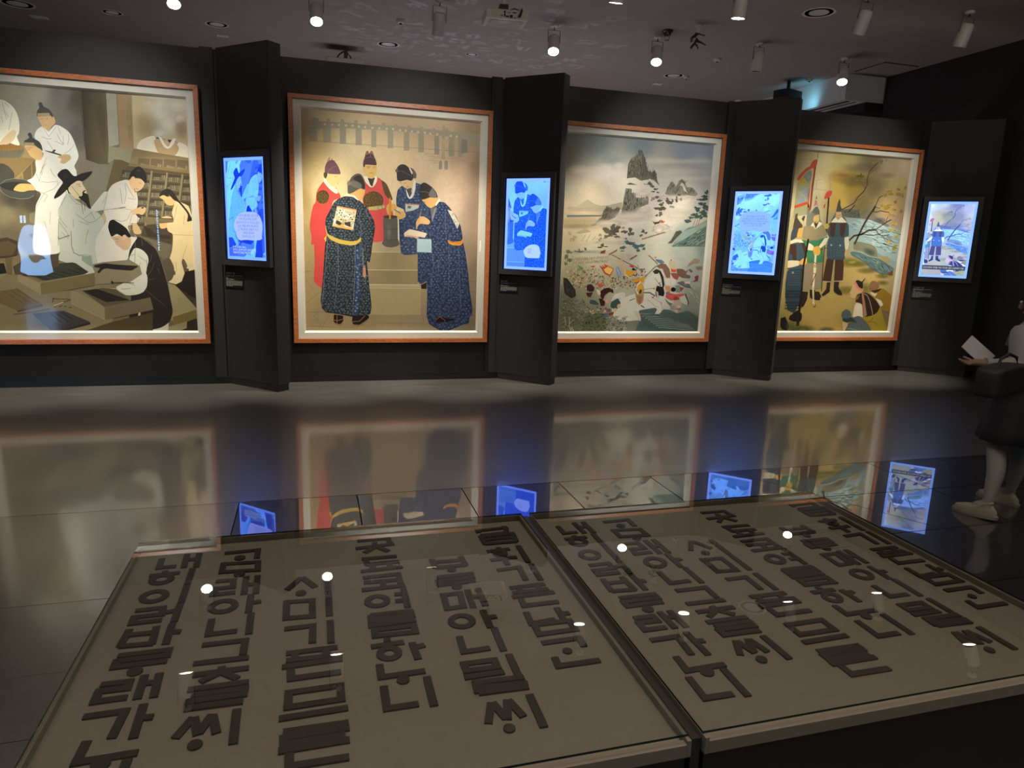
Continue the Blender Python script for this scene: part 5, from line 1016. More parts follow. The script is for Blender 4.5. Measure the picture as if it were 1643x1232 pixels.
SC_TXT = ["“나라의 활자를 고쳐 만들\n더욱 정교하게 다듬어\n글자의 획 한 치 어긋남 없이\n널리 책을 찍어 펴내리라\n온 백성에게 이롭게 하고\n기록을 후세에\n전하게 되는 것”", "비가\n온다", "“이 나라를 지키기 위해\n온 힘을 다하여 적을 물리치고\n백성을 구할 것이니 물러나지 말고\n끝까지 싸워 이길 것을 명하\n노니 모두 나아가라”", None]
for i, (O, u, n) in enumerate(COLS):
    N = np.array([n.x, n.y, n.z]); P = np.array([O.x, O.y, 0])+N*.022
    def uv(px, py, P=P, N=N, O=O, u=u):
        h = at_plane(px, py, P, N); return ((h[0]-O.x)*u.x+(h[1]-O.y)*u.y, h[2])
    q = [uv(*p) for p in SCR[i]]
    a0 = (q[0][0]+q[3][0])/2; a1 = (q[1][0]+q[2][0])/2; b1 = (q[0][1]+q[1][1])/2; b0 = (q[2][1]+q[3][1])/2
    print('SCREEN', i, round(a0, 3), round(a1, 3), round(b0, 3), round(b1, 3))
    r = empty('wall_screen', SLAB[i], 'screen', (O.x, O.y, 0), 'portrait screens on the angled columns')
    O0 = Vector((0, 0, 0))
    def qd(nm, m, aa, ab, ba, bb, h0, h1, par=r):
        vs = [O0+u*x+n*h+Vector((0, 0, z)) for x, z, h in ((aa, ba, h0), (ab, ba, h0), (ab, bb, h0), (aa, bb, h0), (aa, ba, h1), (ab, ba, h1), (ab, bb, h1), (aa, bb, h1))]
        return MB().add(vs, [(0, 3, 2, 1), (4, 5, 6, 7), (0, 1, 5, 4), (1, 2, 6, 5), (2, 3, 7, 6), (3, 0, 4, 7)]).build(nm, m, par, fixn=True)
    k = .012; t = .052
    def ring(nm, m, x0, x1, z0, z1, w, h0, h1):
        o = MB()
        for (aa, ab, ba, bb) in ((x0-w, x1+w, z1, z1+w), (x0-w, x1+w, z0-w, z0), (x0-w, x0, z0, z1), (x1, x1+w, z0, z1)):
            vs = [O0+u*x+n*h+Vector((0, 0, z)) for x, z, h in ((aa, ba, h0), (ab, ba, h0), (ab, bb, h0), (aa, bb, h0), (aa, ba, h1), (ab, ba, h1), (ab, bb, h1), (aa, bb, h1))]
            o.add(vs, [(0, 3, 2, 1), (4, 5, 6, 7), (0, 1, 5, 4), (1, 2, 6, 5), (2, 3, 7, 6), (3, 0, 4, 7)])
        return o.build(nm, m, r, fixn=True, bevel=.0015)
    ring('outer_frame', mat('frame_anthracite', (.03, .029, .03), .45), a0-k, a1+k, b0-k, b1+k, t, .0005, .045)
    ring('bezel', M_BEZEL, a0, a1, b0, b1, k-.0005, .0005, .03)
    qd('display_panel', M_SBORD[i], a0, a1, b0, b1, .0006, .020)
    src, *pr = MAPS[i]; A, to2d, inv = src[1:]
    S = np.array([[*to2d(*p[0]), 1] for p in pr]); T = np.array([uv(*p[1]) for p in pr]); MM = np.linalg.solve(S, T); MI_ = np.linalg.inv(np.vstack([MM.T, [0, 0, 1]]))
    def t2(px, py, to2d=to2d, MM=MM): a, b = to2d(px, py); return (a*MM[0, 0]+b*MM[1, 0]+MM[2, 0], a*MM[0, 1]+b*MM[1, 1]+MM[2, 1])
    def iv(a, b, inv=inv, MI_=MI_): v = MI_@np.array([a, b, 1]); return inv(v[0], v[1])
    A.inv = iv; bd = .030
    A.build('screen_picture', t2, (a0+bd, a1-bd, b0+bd, b1-bd), lambda a, b, h: tuple(O0+u*a+n*(.0206+h)+Vector((0, 0, b))), [print_mat('screen_%d' % i, 1.25, BLUE[i]), print_mat('screen_wash_%d' % i, 1.25, BLUE[i], wash=True)], r, dz=.000012)
    if CLOUD[i]:
        ox, oy, kk = CFR[i]; cl = chaikin([(ox+x/kk, oy+y/kk) for x, y in CLOUD[i]], 1); pl = [uv(*c_) for c_ in cl]
        if pl[0][0]*0 == 0:
            me = bpy.data.meshes.new('speech_cloud'); tr = tessellate_polygon([[Vector((a, b, 0)) for a, b in pl]])
            me.from_pydata([tuple(O0+u*a+n*.0345+Vector((0, 0, b))) for a, b in pl], [], [tuple(x) for x in tr]); link('speech_cloud', me, M_CLOUD[i], r)
        ca = (min(p[0] for p in pl)+max(p[0] for p in pl))/2; w_ = max(p[0] for p in pl)-min(p[0] for p in pl); hh = max(p[1] for p in pl)-min(p[1] for p in pl); top = max(p[1] for p in pl)
        sz = {0: .030, 1: .026, 2: .024}[i]; nl = SC_TXT[i].count('\n')+1
        put_text('quotation', SC_TXT[i], sz, M_STXT, r, O0, u, n, ca-(.03 if i == 1 else 0), top-hh*.5+(nl-1)*sz*.5*1.15-sz*.3, .0350, 'CENTER', 1.15, w_*.84)
    if i == 0:
        p = uv(376.5, 394); put_text('caption', '이 천 (1376~1451)\n경자자, 갑인자 등의 금속활자를\n개발하여 인쇄술 발달에 기여', .026, M_STXW, r, O0, u, n, a0+.10, p[1]-.02, .0350, lines=1.1, maxw=(a1-a0)*.62)
    if i == 3:
        pA = uv(1481, 431); pB = uv(1546, 436); cap = mat('caption_bar', (.01, .01, .01), .5, emis=(.05, .06, .10), estr=1)
        qd('caption_bar', cap, a0+bd, a1-bd, pA[1]-.004, pA[1]+.052, .034, .0342); put_text('caption', '조선시대에 국경을 지킨 주인공 삼군 도총제의 모습', .03, M_STXW, r, O0, u, n, a0+bd+.012, pA[1]+.012, .0345, maxw=(a1-a0)-2*bd-.03)

# caption plates under the screens
PLQ = [((361.4, 434), (390.6, 436), (392, 463.5), True), ((802, 448), (832, 450), (831, 470), False), ((1158, 454), (1190, 456), (1189, 475), False), ((1464, 458.2), (1497.6, 460), (1495, 480.1), True)]
PLT = ['금속활자의 개발', '측우기 제작', '행주대첩의 승리', '여진 정벌과 국경']
PLL = ['small black caption plate under the bearded scholar screen', 'small black caption plate under the screen of two officials', 'small black caption plate under the horsemen screen', 'small black caption plate under the soldier by the river screen']
M_PLT = mat('plate_black', (.006, .006, .006), .4)
for i, (O, u, n) in enumerate(COLS):
    N = np.array([n.x, n.y, n.z]); P = np.array([O.x, O.y, 0])
    def uv(px, py): h = at_plane(px, py, P, N); return ((h[0]-O.x)*u.x+(h[1]-O.y)*u.y, h[2])
    tl, tr_, br = (uv(*p) for p in PLQ[i][:3]); a0, a1, b1, b0 = tl[0], (tr_[0]+br[0])/2, (tl[1]+tr_[1])/2, br[1]
    r = empty('caption_plate', PLL[i], 'label', (O.x, O.y, 0), 'caption plates on the angled columns')
    vs = [u*x+n*h+Vector((0, 0, z)) for x, z, h in ((a0, b0, .0005), (a1, b0, .0005), (a1, b1, .0005), (a0, b1, .0005), (a0, b0, .006), (a1, b0, .006), (a1, b1, .006), (a0, b1, .006))]
    MB().add(vs, [(0, 3, 2, 1), (4, 5, 6, 7), (0, 1, 5, 4), (1, 2, 6, 5), (2, 3, 7, 6), (3, 0, 4, 7)]).build('plate', M_PLT, r, fixn=True)
    w_ = (a1-a0)*.88; x = a0+(a1-a0)*.06; hh = b1-b0
    put_text('title', PLT[i], hh*.13, M_TEXT, r, Vector(), u, n, x, b1-hh*.18, .0066, maxw=w_*.55)
    MB().add([u*p+n*.0066+Vector((0, 0, z)) for p, z in ((x, b1-hh*.25), (x+w_, b1-hh*.25), (x+w_, b1-hh*.262), (x, b1-hh*.262))], [(0, 1, 2, 3)]).build('rule', M_TEXT, r)
    put_text('subtitle', '조선 전기의 과학 기술', hh*.075, M_TEXT, r, Vector(), u, n, x, b1-hh*.34, .0066, maxw=w_*.6)
    put_text('subtitle', '기록화\n종이에 채색, 국립 박물관 소장', hh*.07, M_TEXT, r, Vector(), u, n, x, b1-hh*.45, .0066, maxw=w_*.5)
    ln = '조선 시대의 인물과 사건을 그린 기록화이다. 당시의 복식과 도구를 살려'
    put_text('body_text', '\n'.join((ln, ln[5:]+ln[:5], ln[11:]+ln[:11], ln[16:]+ln[:16], ln[:16])), hh*.07, M_TEXT, r, Vector(), u, n, x, b1-hh*.62, .0066, maxw=w_, lines=1.0)

# ================================================================= letter cases
HC = .566; ZB = .540
CX = [(-.578, .772), (.806, 2.118)]; CY0, CY1 = 1.157, 2.458; PITCHX = 1.384
LT = []      # (frame, case, list of strokes)
def LF(*a): LT.append(('f', a))
def G(*st): LT.append(('g', st))
# frame: origin, scale, which case it was read from.  strokes: 'x,y x,y' lines, 'c x,y ...' closed, 'o xl,xr,y' ring, 'd xl,xr,y' dot
LF(180, 860, 6.319, 0)
G('505,225 470,318 650,300', '760,180 725,315', '885,170 850,310', '745,240 870,225')
G('535,350 545,375', '375,398 685,365', 'o 375,625,432', '818,322 762,482')
G('o 280,570,605', '758,492 700,668')
G('235,752 515,720 498,788 222,818 195,880 505,845', '690,680 625,860', '545,768 660,748')
G('175,940 75,1115', '450,910 400,1090', '150,1000 430,970', '70,1112 420,1082', '610,880 540,1090', '590,968 695,962')
G('1140,170 1480,135 1465,220', 'd 1240,1350,216')
G('c 1130,278 1480,258 1475,338 1112,360', 'd 1235,1345,382')
G('1050,455 1230,440 1222,512 1050,530 1020,590 1250,565', '1360,405 1335,585', '1475,395 1455,575', '1345,490 1470,480')
G('o 975,1275,705', '1410,585 1380,770', '1410,672 1510,655')
G('1010,835 975,992 1265,955', '1410,775 1385,985')
G('910,1100 1350,1050 1325,1195')
LF(100, 1040, 5.477, 0)
G('485,62 935,8 920,58 475,110 455,162 920,105', 'd 570,705,198')
G('335,315 590,285 570,345 320,375 280,465 570,425', '725,230 655,440', '855,215 800,425', '700,305 840,290')
G('180,598 550,545 430,785', '715,485 620,785', '680,608 800,595')
G('215,810 120,998 665,910', 'd 250,420,1012')
G('1150,130 1640,75')
G('1400,155 1405,190', '1145,232 1640,165', '1390,205 1210,292', '1405,205 1540,262', '1100,362 1640,290', '1130,415 1600,350 1590,400 1122,462 1112,522 1590,460')
G('1150,600 990,785', '1160,600 1190,755', '1315,575 1200,740', '1322,580 1355,740', 'd 1100,1230,842', '1535,530 1500,835')
LF(1000, 960, 6.319, 1)
G('660,790 830,1005 1115,960', '1010,705 1270,985')
LF(430, 850, 6.319, 0)
G('340,478 192,602', '345,478 480,575', 'd 280,390,636', '602,462 612,650')
G('c 190,728 450,708 450,870 185,890', '615,662 625,865')
G('165,1000 455,965 450,1140', '630,912 640,1140')
G('905,108 1215,82 1238,130', '1080,122 1085,165', '890,185 1280,137', '1090,168 980,228', '1110,170 1220,212')
G('950,292 1305,262', '995,300 1010,350', '1000,348 1330,316', '1060,345 1065,395', '1230,330 1240,372', '940,418 1365,370')
G('960,482 1320,442 1345,540', '970,530 1340,500', '1165,520 1170,580', '950,607 1390,557')
G('o 975,1240,716', '1370,580 1418,780', '1280,648 1385,640', '1290,718 1398,708')
G('1035,862 1440,818 1450,856 1045,900', '1045,930 1470,880', '1015,972 1500,908', 'c 1080,1012 1478,966 1495,1030 1088,1072', '1445,815 1465,885', '1040,862 1050,935')
G('1205,1095 1210,1130', '1045,1180 1380,1132')
LF(430, 1030, 5.868, 0)
G('170,102 655,42', '250,90 255,165', '540,60 560,125', '170,172 700,112', '130,232 700,152', '215,250 218,340 690,275')
G('c 195,472 680,402 690,532 188,608', '100,717 755,612')
G('140,842 718,758 725,805 150,898 152,960 730,866', '95,1022 770,912', '200,1040 200,1165 765,1075')
G('o 1020,1265,100', '1355,0 1415,155', '1380,45 1475,22')
G('1050,205 1068,325 1480,265', 'd 1210,1335,350')
G('1090,410 1122,620 1420,575', '1495,320 1565,595')
LF(670, 830, 6.319, 0)
G('145,420 178,508', '435,390 488,482', '165,452 460,425', '175,508 490,478', 'd 300,390,526')
G('195,602 540,565 552,602 210,645 228,682 585,637', 'd 345,450,697')
G('c 262,782 430,762 465,898 302,920', '505,730 565,910', '610,715 690,890', '540,800 640,798')
G('o 305,590,1045', '660,935 740,1110', '700,1012 800,998')
G('610,132 890,100 905,150 640,178', '870,85 885,110', '605,120 620,150', '620,198 970,160', '660,228 990,196', '680,266 1008,238', '650,205 690,270', '960,150 1000,238')
G('820,300 825,330', '705,342 935,316', 'o 760,915,362', '740,430 1005,397', '885,420 915,475', '1020,285 1125,452')
G('805,532 1030,500 1100,632', '1150,468 1250,630')
G('935,712 1290,670', '1030,700 1050,755', '1205,680 1240,720', '965,762 1330,720', '960,803 1385,752', '1050,822 1082,890 1430,850')
G('1100,955 1155,1070 1395,1027', '1410,910 1490,1040', '1440,978 1540,962', 'c 1185,1085 1540,1042 1600,1130 1235,1180')
LF(730, 990, 6.319, 0)
G('45,190 92,345 355,307', '395,100 495,335')
G('c 90,468 400,428 430,500 118,540', '95,607 500,548', '545,370 660,620', '210,662 700,602', '225,712 740,665', '240,762 745,698', '205,640 240,765')
G('365,860 340,1070', '378,860 520,1020', '527,835 535,1030', '540,835 695,1002', 'd 490,615,1120', '755,780 905,1110')
G('880,258 1260,205 1312,292', 'd 1090,1190,336')
G('1010,400 1052,490 1470,430')
LW = .0192
def letter_meshes():
    out = []; fr = None
    for kd, a in LT:
        if kd == 'f': fr = a; continue
        ox, oy, k, cs = fr; mb = MB(); z1 = ZB+.0045
        def w(x, y): p = at_z(ox+x/k, oy+y/k, z1); return Vector((p[0]-cs*PITCHX, p[1]))
        j = 0
        for s in a:
            j += 1; top = z1+j*.00012
            if s[0] in 'od':
                l, r_, y = (float(c) for c in s[2:].split(',')); A_ = w(l, y); B_ = w(r_, y); c = (A_+B_)/2; R = (B_-A_).length/2; n = 28
                if s[0] == 'd': mb.prism([(c.x+R*math.cos(2*math.pi*i/20), c.y+R*math.sin(2*math.pi*i/20)) for i in range(20)], ZB, top)
                else:
                    vs = []; fs = []
                    for rr, z in ((R, ZB), (R, top), (R-LW*1.02, top), (R-LW*1.02, ZB)):
                        for i in range(n): vs.append((c.x+rr*math.cos(2*math.pi*i/n), c.y+rr*math.sin(2*math.pi*i/n), z))
                    for q in range(3):
                        for i in range(n): fs.append((q*n+i, q*n+(i+1) % n, (q+1)*n+(i+1) % n, (q+1)*n+i))
                    mb.add(vs, fs)
                continue
            cl = s.startswith('c '); P = [w(*(float(c) for c in q.split(','))) for q in s[2 if cl else 0:].split()]
            if cl: P.append(P[0])
            for i in range(len(P)-1):
                A_, B_ = P[i], P[i+1]; d = (B_-A_).normalized(); nn = Vector((-d.y, d.x))*LW/2
                e0 = LW/2 if (i > 0 or cl) else 0; e1 = LW/2 if (i < len(P)-2 or cl) else 0
                A2 = A_-d*e0; B2 = B_+d*e1; mb.prism([tuple(A2+nn), tuple(B2+nn), tuple(B2-nn), tuple(A2-nn)], ZB, top+i*.00005)
        out.append(mb.mesh('letter'))
    return out
LM = letter_meshes()
for me in LM: 
    bm = bmesh.new(); bm.from_mesh(me); bmesh.ops.recalc_face_normals(bm, faces=bm.faces); bm.to_mesh(me); bm.free(); me.materials.append(M_LETTER)
CLAB = ['glass topped display case of raised dark old Korean letters, left of the divider', 'glass topped display case of raised dark old Korean letters, nearer the visitor with the brochure']
for ci, (x0, x1) in enumerate(CX):
    r = empty('letter_display_case', CLAB[ci], 'display case', (x0, CY0, 0), 'letter display cases')
    ox, oy = -x0, -CY0; X = x1-x0; Y = CY1-CY0
    MB().box(.006, X-.006, .012, Y-.006, 0, ZB-.022).build('base', mat('case_base_black', (.012, .0095, .008), .55), r)
    bed = MB().box(.010, X-.010, .020, Y-.012, ZB-.02, ZB).build('letter_bed', M_BED, r)
    for me in LM:
        o = bpy.data.objects.new('letter', me); COL.objects.link(o); o.parent = bed; o.location = (-CX[0][0], oy, 0)
    rim = MB(); rw_ = .010
    rim.box(0, rw_, 0, Y, ZB-.021, HC-.0065); rim.box(X-rw_, X, 0, Y, ZB-.021, HC-.0065); rim.box(rw_, X-rw_, Y-.003, Y, ZB-.021, HC-.0065)
    rim.box(rw_, X-rw_, 0, .018, ZB-.021, HC-.016)
    rim.build('rim', M_LEDGE, r, bevel=.0008)
    gl = MB(); gl.box(.0005, X-.0005, .014, Y-.0005, HC-.006, HC)
    gl.mi = [0, 0, 1, 1, 1, 1]; gl.build('glass_top', [M_CASEGLASS, M_GEDGE], r)
tag(MB().box(CX[0][1]+.006, CX[1][0]-.006, CY0+.01, CY1-.005, 0, HC-.012).build('divider_rail', M_DARKMET), 'dark metal rail between the two glass letter cases', 'rail')

# ================================================================= ceiling fittings
def hz(px, py, z): return at_z(px, py, z)
ON = [(279, 7), (508, 35), (888, 83), (1053, 100), (1351, 132), (1184, 30)]
ZL = 4.06
def can_lamp(name, label, base, tiltdir, tilt, lit, parent=None, L=.25, R=.076, group='cylinder spotlights on the ceiling', drop=.1):
    """base: (x, y) of the lens centre at height ZL; tiltdir: horizontal unit vector the beam leans to"""
    d = Vector((tiltdir[0]*math.sin(tilt), tiltdir[1]*math.sin(tilt), -math.cos(tilt))); lens = Vector((base[0], base[1], ZL)) if len(base) == 2 else Vector(base)
    top = lens-d*L; mount = Vector((top.x, top.y, CEIL)); r = empty(name, label, 'spotlight', tuple(mount), group)
    rot = d.to_track_quat('Z', 'Y').to_matrix().to_4x4(); T = Matrix.Translation(lens-mount)@rot
    MB().lathe([(0, -L), (R*.7, -L), (R*.96, -L*.9), (R, -L*.5), (R, 0), (R*.90, 0), (R*.86, -.018)], 24, M=T).build('lamp_body', M_LAMPB, r, smooth=True)
    MB().lathe([(0, -.010), (R*.86, -.010)], 24, M=T).build('lamp_lens', M_LAMPON if lit else M_DARKMET, r)
    MB().lathe([(0, -.001), (.05, -.001), (.05, -.022), (.035, -.03), (0, -.03)], 20).build('ceiling_rose', M_LAMPB, r, smooth=True)
    tb = MB(); a = d.orthogonal().normalized(); tp = top-mount
    tb.tube([(0, 0, -.03), (0, 0, max(tp.z*.45, -.2))], .007)
    tb.build('stem', M_DARKMET, r)
    yk = MB()
    for s in (-1, 1):
        side = Vector((1, 0, 0))*s*(R+.006); mid = tp+d*(L*.4)
        yk.tube([(0, 0, tp.z*.45), tuple(Vector((side.x, 0, tp.z*.45))), tuple(mid+side)], .004)
    yk.build('yoke', M_DARKMET, r)
    return r
LAB_ON = ['lit cylinder spotlight at the top left, above the printers painting', 'lit cylinder spotlight above the left edge of the court painting', 'lit cylinder spotlight nearest the white projector', 'lit cylinder spotlight above the battle painting, below a dark sprinkler', 'lit cylinder spotlight near the bluish glow and ceiling hatch', 'lit cylinder spotlight at the top, between dark cable cluster and round diffuser']
for (px, py), lab in zip(ON, LAB_ON):
    p = hz(px, py, ZL); away = Vector((-p[0], -p[1])).normalized(); lean = .55 if p[1] > 8 else .3
    if (px, py) == (1184, 30): can_lamp('spotlight', lab, (p[0], p[1]), (0, 1), .15, True)
    else: can_lamp('spotlight', lab, (p[0], p[1]), (away.x, away.y), lean, True)
p = hz(988, 5, ZL); can_lamp('spotlight', 'lit cylinder spotlight cut off by the top edge, right of the projector', (p[0], p[1]), (0, 1), .25, True)
AW = [((703, 57), (0, 1), .42, True, 'grey cylinder spotlight left of the white projector, aimed at the court painting'), ((1376, 55), (0, 1), .42, True, 'grey cylinder spotlight beside the large round diffuser, aimed at the soldiers painting'),
      ((1538, 75), (0, 1), .35, True, 'grey cylinder spotlight nearest the dark right wall'), ((1213, 115), (0, 1), .1, False, 'unlit grey cylinder spotlight between two lit ones, above the partition')]
for (px, py), td, tl_, lit, lab in AW:
    p = hz(px, py, ZL); can_lamp('spotlight', lab, (p[0], p[1]), td, tl_, lit)
for (x, y), l in zip([(-2.75, 7.2), (-1.35, 7.2), (.18, 7.2), (7.52, 5.75)], ['the cut off end of the printers painting', 'the right side of the printers painting', 'the left side of the court painting', 'the right side of the soldiers painting']):
    can_lamp('spotlight', 'cylinder spotlight mirrored in the case glass, aimed at '+l.replace('the ', ''), (x, y), (0, 1), .42, True, group='spotlights seen only mirrored in the glass')

def disc(px, py, z=CEIL): return Vector(hz(px, py, z))
DIFF = [((348, 39), .155, 'round ceiling diffuser above the printers painting, nearest the partition'), ((180, 20), .13, 'round ceiling diffuser at the top left beside a square plate'), ((28, 6), .20, 'round ceiling diffuser in the top left corner'), ((623, 71), .165, 'round ceiling diffuser left of the projector'), ((1081, 121), .17, 'round ceiling diffuser above the battle painting'), ((1314, 20), .19, 'large round ceiling diffuser at the top right'), ((1290, 151), .17, 'round ceiling diffuser behind the partition in the bluish glow'), ((757, 87), .10, 'small round ceiling plate below the projector')]
for (px, py), R, lab in DIFF:
    p = disc(px, py); r = empty('ceiling_diffuser', lab, 'ceiling diffuser', tuple(p), 'round ceiling diffusers')
    MB().lathe([(R*.84, -.001), (R, -.001), (R, -.004), (R*.88, -.006), (R*.84, -.002)], 36, cap=False).build('outer_ring', M_DIFF, r, smooth=True)
    MB().lathe([(0, -.0015), (R*.84, -.0015)], 36).build('gap', M_BLACK, r)
    MB().lathe([(0, -.009), (R*.4, -.008), (R*.60, -.004), (R*.60, -.002), (0, -.002)], 36).build('centre_cone', M_DIFF, r, smooth=True)
for (px, py), R, lab in (((643, 32), .055, 'small white smoke detector left of the projector'), ((1151, 94), .055, 'small white smoke detector right of the sprinklers'), ((1299, 126), .05, 'small white smoke detector near the bluish glow'), ((1101, 122), .045, 'small white smoke detector beside the battle diffuser'), ((1185, 161), .07, 'small white smoke detector just above the partition top'), ((1016, 148), .03, 'tiny white detector above the battle painting frame')):
    p = disc(px, py); r = empty('smoke_detector', lab, 'smoke detector', tuple(p), 'white smoke detectors')
    MB().lathe([(0, -.001), (R, -.001), (R*1.02, -.02), (R*.8, -.038), (R*.5, -.042), (0, -.042)], 24).build('housing', M_WHITE, r, smooth=True)
    MB().lathe([(0, -.0425), (R*.35, -.0425), (R*.3, -.055), (0, -.056)], 16).build('sensor_tip', M_DARKMET, r, smooth=True)
for (px, py), sx, sy, lab in (((63, 27), .20, .14, 'small rectangular ceiling plate near the top left corner'), ((357, 57), .16, .10, 'small rectangular ceiling plate below the left diffuser'), ((1055, 134), .16, .14, 'small rectangular ceiling plate left of the battle diffuser')):
    p = disc(px, py); r = empty('ceiling_plate', lab, 'ceiling plate', tuple(p), 'small ceiling plates')
    MB().box(-sx/2, sx/2, -sy/2, sy/2, -.012, -.001).build('plate', M_WHITE if px != 357 else M_DIFF, r, bevel=.002); MB().box(-sx*.35, sx*.35, -sy*.35, sy*.35, -.014, -.012).build('grille', M_DIFF, r)
# access hatch in the ceiling
q = [hz(1366, 117, CEIL), hz(1422, 103, CEIL), hz(1476, 107, CEIL)]
r = empty('ceiling_hatch', 'square ceiling access hatch outlined in black near the right wall', 'hatch', (8.2, 9.08, CEIL))
MB().box(0, .62, 0, .62, -.006, -.001).build('hatch_frame', M_BLACK, r); MB().box(.02, .60, .02, .60, -.012, -.006).build('hatch_door', M_CEIL, r)
# sprinkler and cable cluster
p = disc(1071, 49); r = empty('sprinkler', 'dark metal sprinkler head right of a lit spotlight', 'sprinkler', tuple(p))
MB().lathe([(0, -.001), (.07, -.001), (.072, -.015), (.05, -.03), (.045, -.06), (0, -.06)], 20).build('escutcheon', M_DARKMET, r, smooth=True)
MB().tube([(-.03, 0, -.055), (-.036, 0, -.09), (0, 0, -.12)], .006).tube([(.03, 0, -.055), (.036, 0, -.09), (0, 0, -.12)], .006).build('yoke_arms', M_CHROME, r); MB().lathe([(0, -.118), (.03, -.118), (.03, -.123), (0, -.123)], 12).build('deflector', M_CHROME, r)
p = disc(1121, 40); r = empty('hanging_bracket', 'small stem bracket with a tangle of dark clamps below the ceiling', 'bracket', tuple(p))
MB().lathe([(0, -.001), (.04, -.001), (.04, -.02), (0, -.02)], 16).build('rose', M_LAMPB, r); MB().tube([(0, 0, -.02), (0, 0, -.10)], .028, 12).build('stem', M_LAMPB, r)
MB().tube([(-.04, 0, -.10), (.09, -.01, -.12)], .009).build('top_bar', M_DARKMET, r)
MB().tube([(0, 0, -.10), (-.05, 0, -.14), (-.09, -.01, -.17), (-.08, 0, -.21)], .018).build('clamp', M_DARKMET, r); MB().tube([(-.06, 0, -.13), (0, 0, -.17), (-.04, .01, -.23), (-.09, 0, -.29)], .015).build('clamp', M_DARKMET, r)
MB().tube([(-.03, 0, -.19), (.04, 0, -.20), (.13, .01, -.225)], [.022, .014, .007]).build('clamp', M_DARKMET, r); MB().tube([(-.05, 0, -.22), (.0, 0, -.25), (.02, 0, -.28)], .016).build('clamp', M_DARKMET, r)

# ================================================================= white projector
pc = Vector(hz(810, 30, 4.13)); dist = pc.y
r = empty('projector', 'white ceiling projector with ports on its side, hanging on a grey bracket', 'projector', (pc.x, pc.y, 4.13), rz=-.10)
def pj(x, y, z): return (x, y, z)
w, d, h = .245, .17, .055
bb = MB().box(-w, w, -d, d, -h, h).build('shell', M_PROJ, r, bevel=.022)
MB().box(-w+.05, w-.05, -d+.04, d-.04, -h-.006, -h).build('underside_tray', mat('projector_under', (.42, .38, .33), .5), r, bevel=.004)
MB().box(-w+.07, w-.02, -d-.0035, -d-.0005, -h+.022, h-.018).build('port_panel', mat('port_panel', (.55, .50, .42), .5), r)
PD = mat('port_black', (.01, .01, .01), .4)
for (x, z, a, b) in ((-.03, .018, .010, .012), (-.03, -.008, .009, .009), (-.03, -.024, .008, .005), (0, -.026, .018, .008), (.045, -.014, .017, .008), (.045, -.03, .017, .008), (.08, .018, .022, .006), (.09, -.034, .007, .006), (-.065, -.022, .005, .010), (.02, .016, .016, .003)):
    MB().box(x-a, x+a, -d-.008, -d-.0036, z-b, z+b).build('port', PD, r)
MB().tube([(.16, -d, .05), (.155, -d-.03, .03), (.15, -d-.025, -.005), (.145, -d-.008, -.02)], .011).build('plug_cable', PD, r); MB().tube([(.17, -d+.02, .07), (.165, -d-.01, .045), (.14, -d-.03, .0), (.125, -d-.02, -.03)], .008).build('plug_cable', PD, r)
for x in (-.17, .17): MB().lathe([(0, -h-.012), (.014, -h-.012), (.014, -h-.004), (0, -h-.004)], 12, M=Matrix.Translation((x, -.05, 0))).build('foot', M_DIFF, r)
MB().lathe([(0, 0), (.045, 0), (.05, .02), (.04, .03)], 20, M=Matrix.Translation((-.1, d, 0))@Matrix.Rotation(-math.pi/2, 4, 'X')).build('projection_lens', PD, r, smooth=True)
MB().box(-.16, .15, -.1, .08, h+.002, h+.014).build('mount_plate', M_DIFF, r); MB().box(-.07, .03, -.05, .05, h+.014, h+.085).build('mount_bracket', M_DARKMET, r, bevel=.006)
MB().tube([(-.02, 0, h+.08), (-.02, 0, CEIL-4.13-.03)], .022, 12).build('mount_pole', M_DIFF, r); MB().lathe([(0, CEIL-4.132), (.06, CEIL-4.132), (.06, CEIL-4.15), (0, CEIL-4.15)], 20, M=Matrix.Translation((-.02, 0, 0))).build('ceiling_flange', M_DARKMET, r)
MB().tube([(.05, -.03, h+.03), (.1, -.05, h+.045), (.17, -.06, h+.02)], .007).build('cable', PD, r)
# second projector peeking over the partition
p = Vector(at_y(553, 102, 11.6)); r = empty('projector', 'pale projector peeking over the partition top with two black cables', 'projector', (p.x, p.y, p.z))
MB().box(-.27, .27, -.16, .16, -.07, .045).build('shell', M_PROJ, r, bevel=.015); MB().tube([(-.13, 0, .04), (-.08, 0, .12), (-.02, 0, .165), (.02, 0, .15)], .011).build('cable', PD, r); MB().tube([(.10, 0, .04), (.085, 0, .11), (.05, 0, .14), (0, 0, .16)], .012).build('cable', PD, r)
MB().box(-.01, .045, -.02, .02, .04, CEIL-p.z-.001).build('mount_pole', M_DARKMET, r)
# black projector behind the third column
p = Vector(at_y(1264, 151, 10.6)); r = empty('projector', 'black box projector behind the partition beside a bluish glow', 'projector', (p.x, p.y, p.z), rz=.35)
MB().box(-.20, .20, -.14, .14, -.09, .05).build('shell', M_BLACK, r, bevel=.008); MB().lathe([(0, 0), (.035, 0), (.04, .03)], 16, M=Matrix.Translation((.201, 0, -.045))@Matrix.Rotation(math.pi/2, 4, 'Y')).build('lens', mat('blue_lens', (.1, .4, .5), .2, emis=(.25, .8, 1), estr=8), r)
MB().box(-.02, .02, -.02, .02, .05, CEIL-p.z-.001).build('mount_pole', M_BLACK, r)

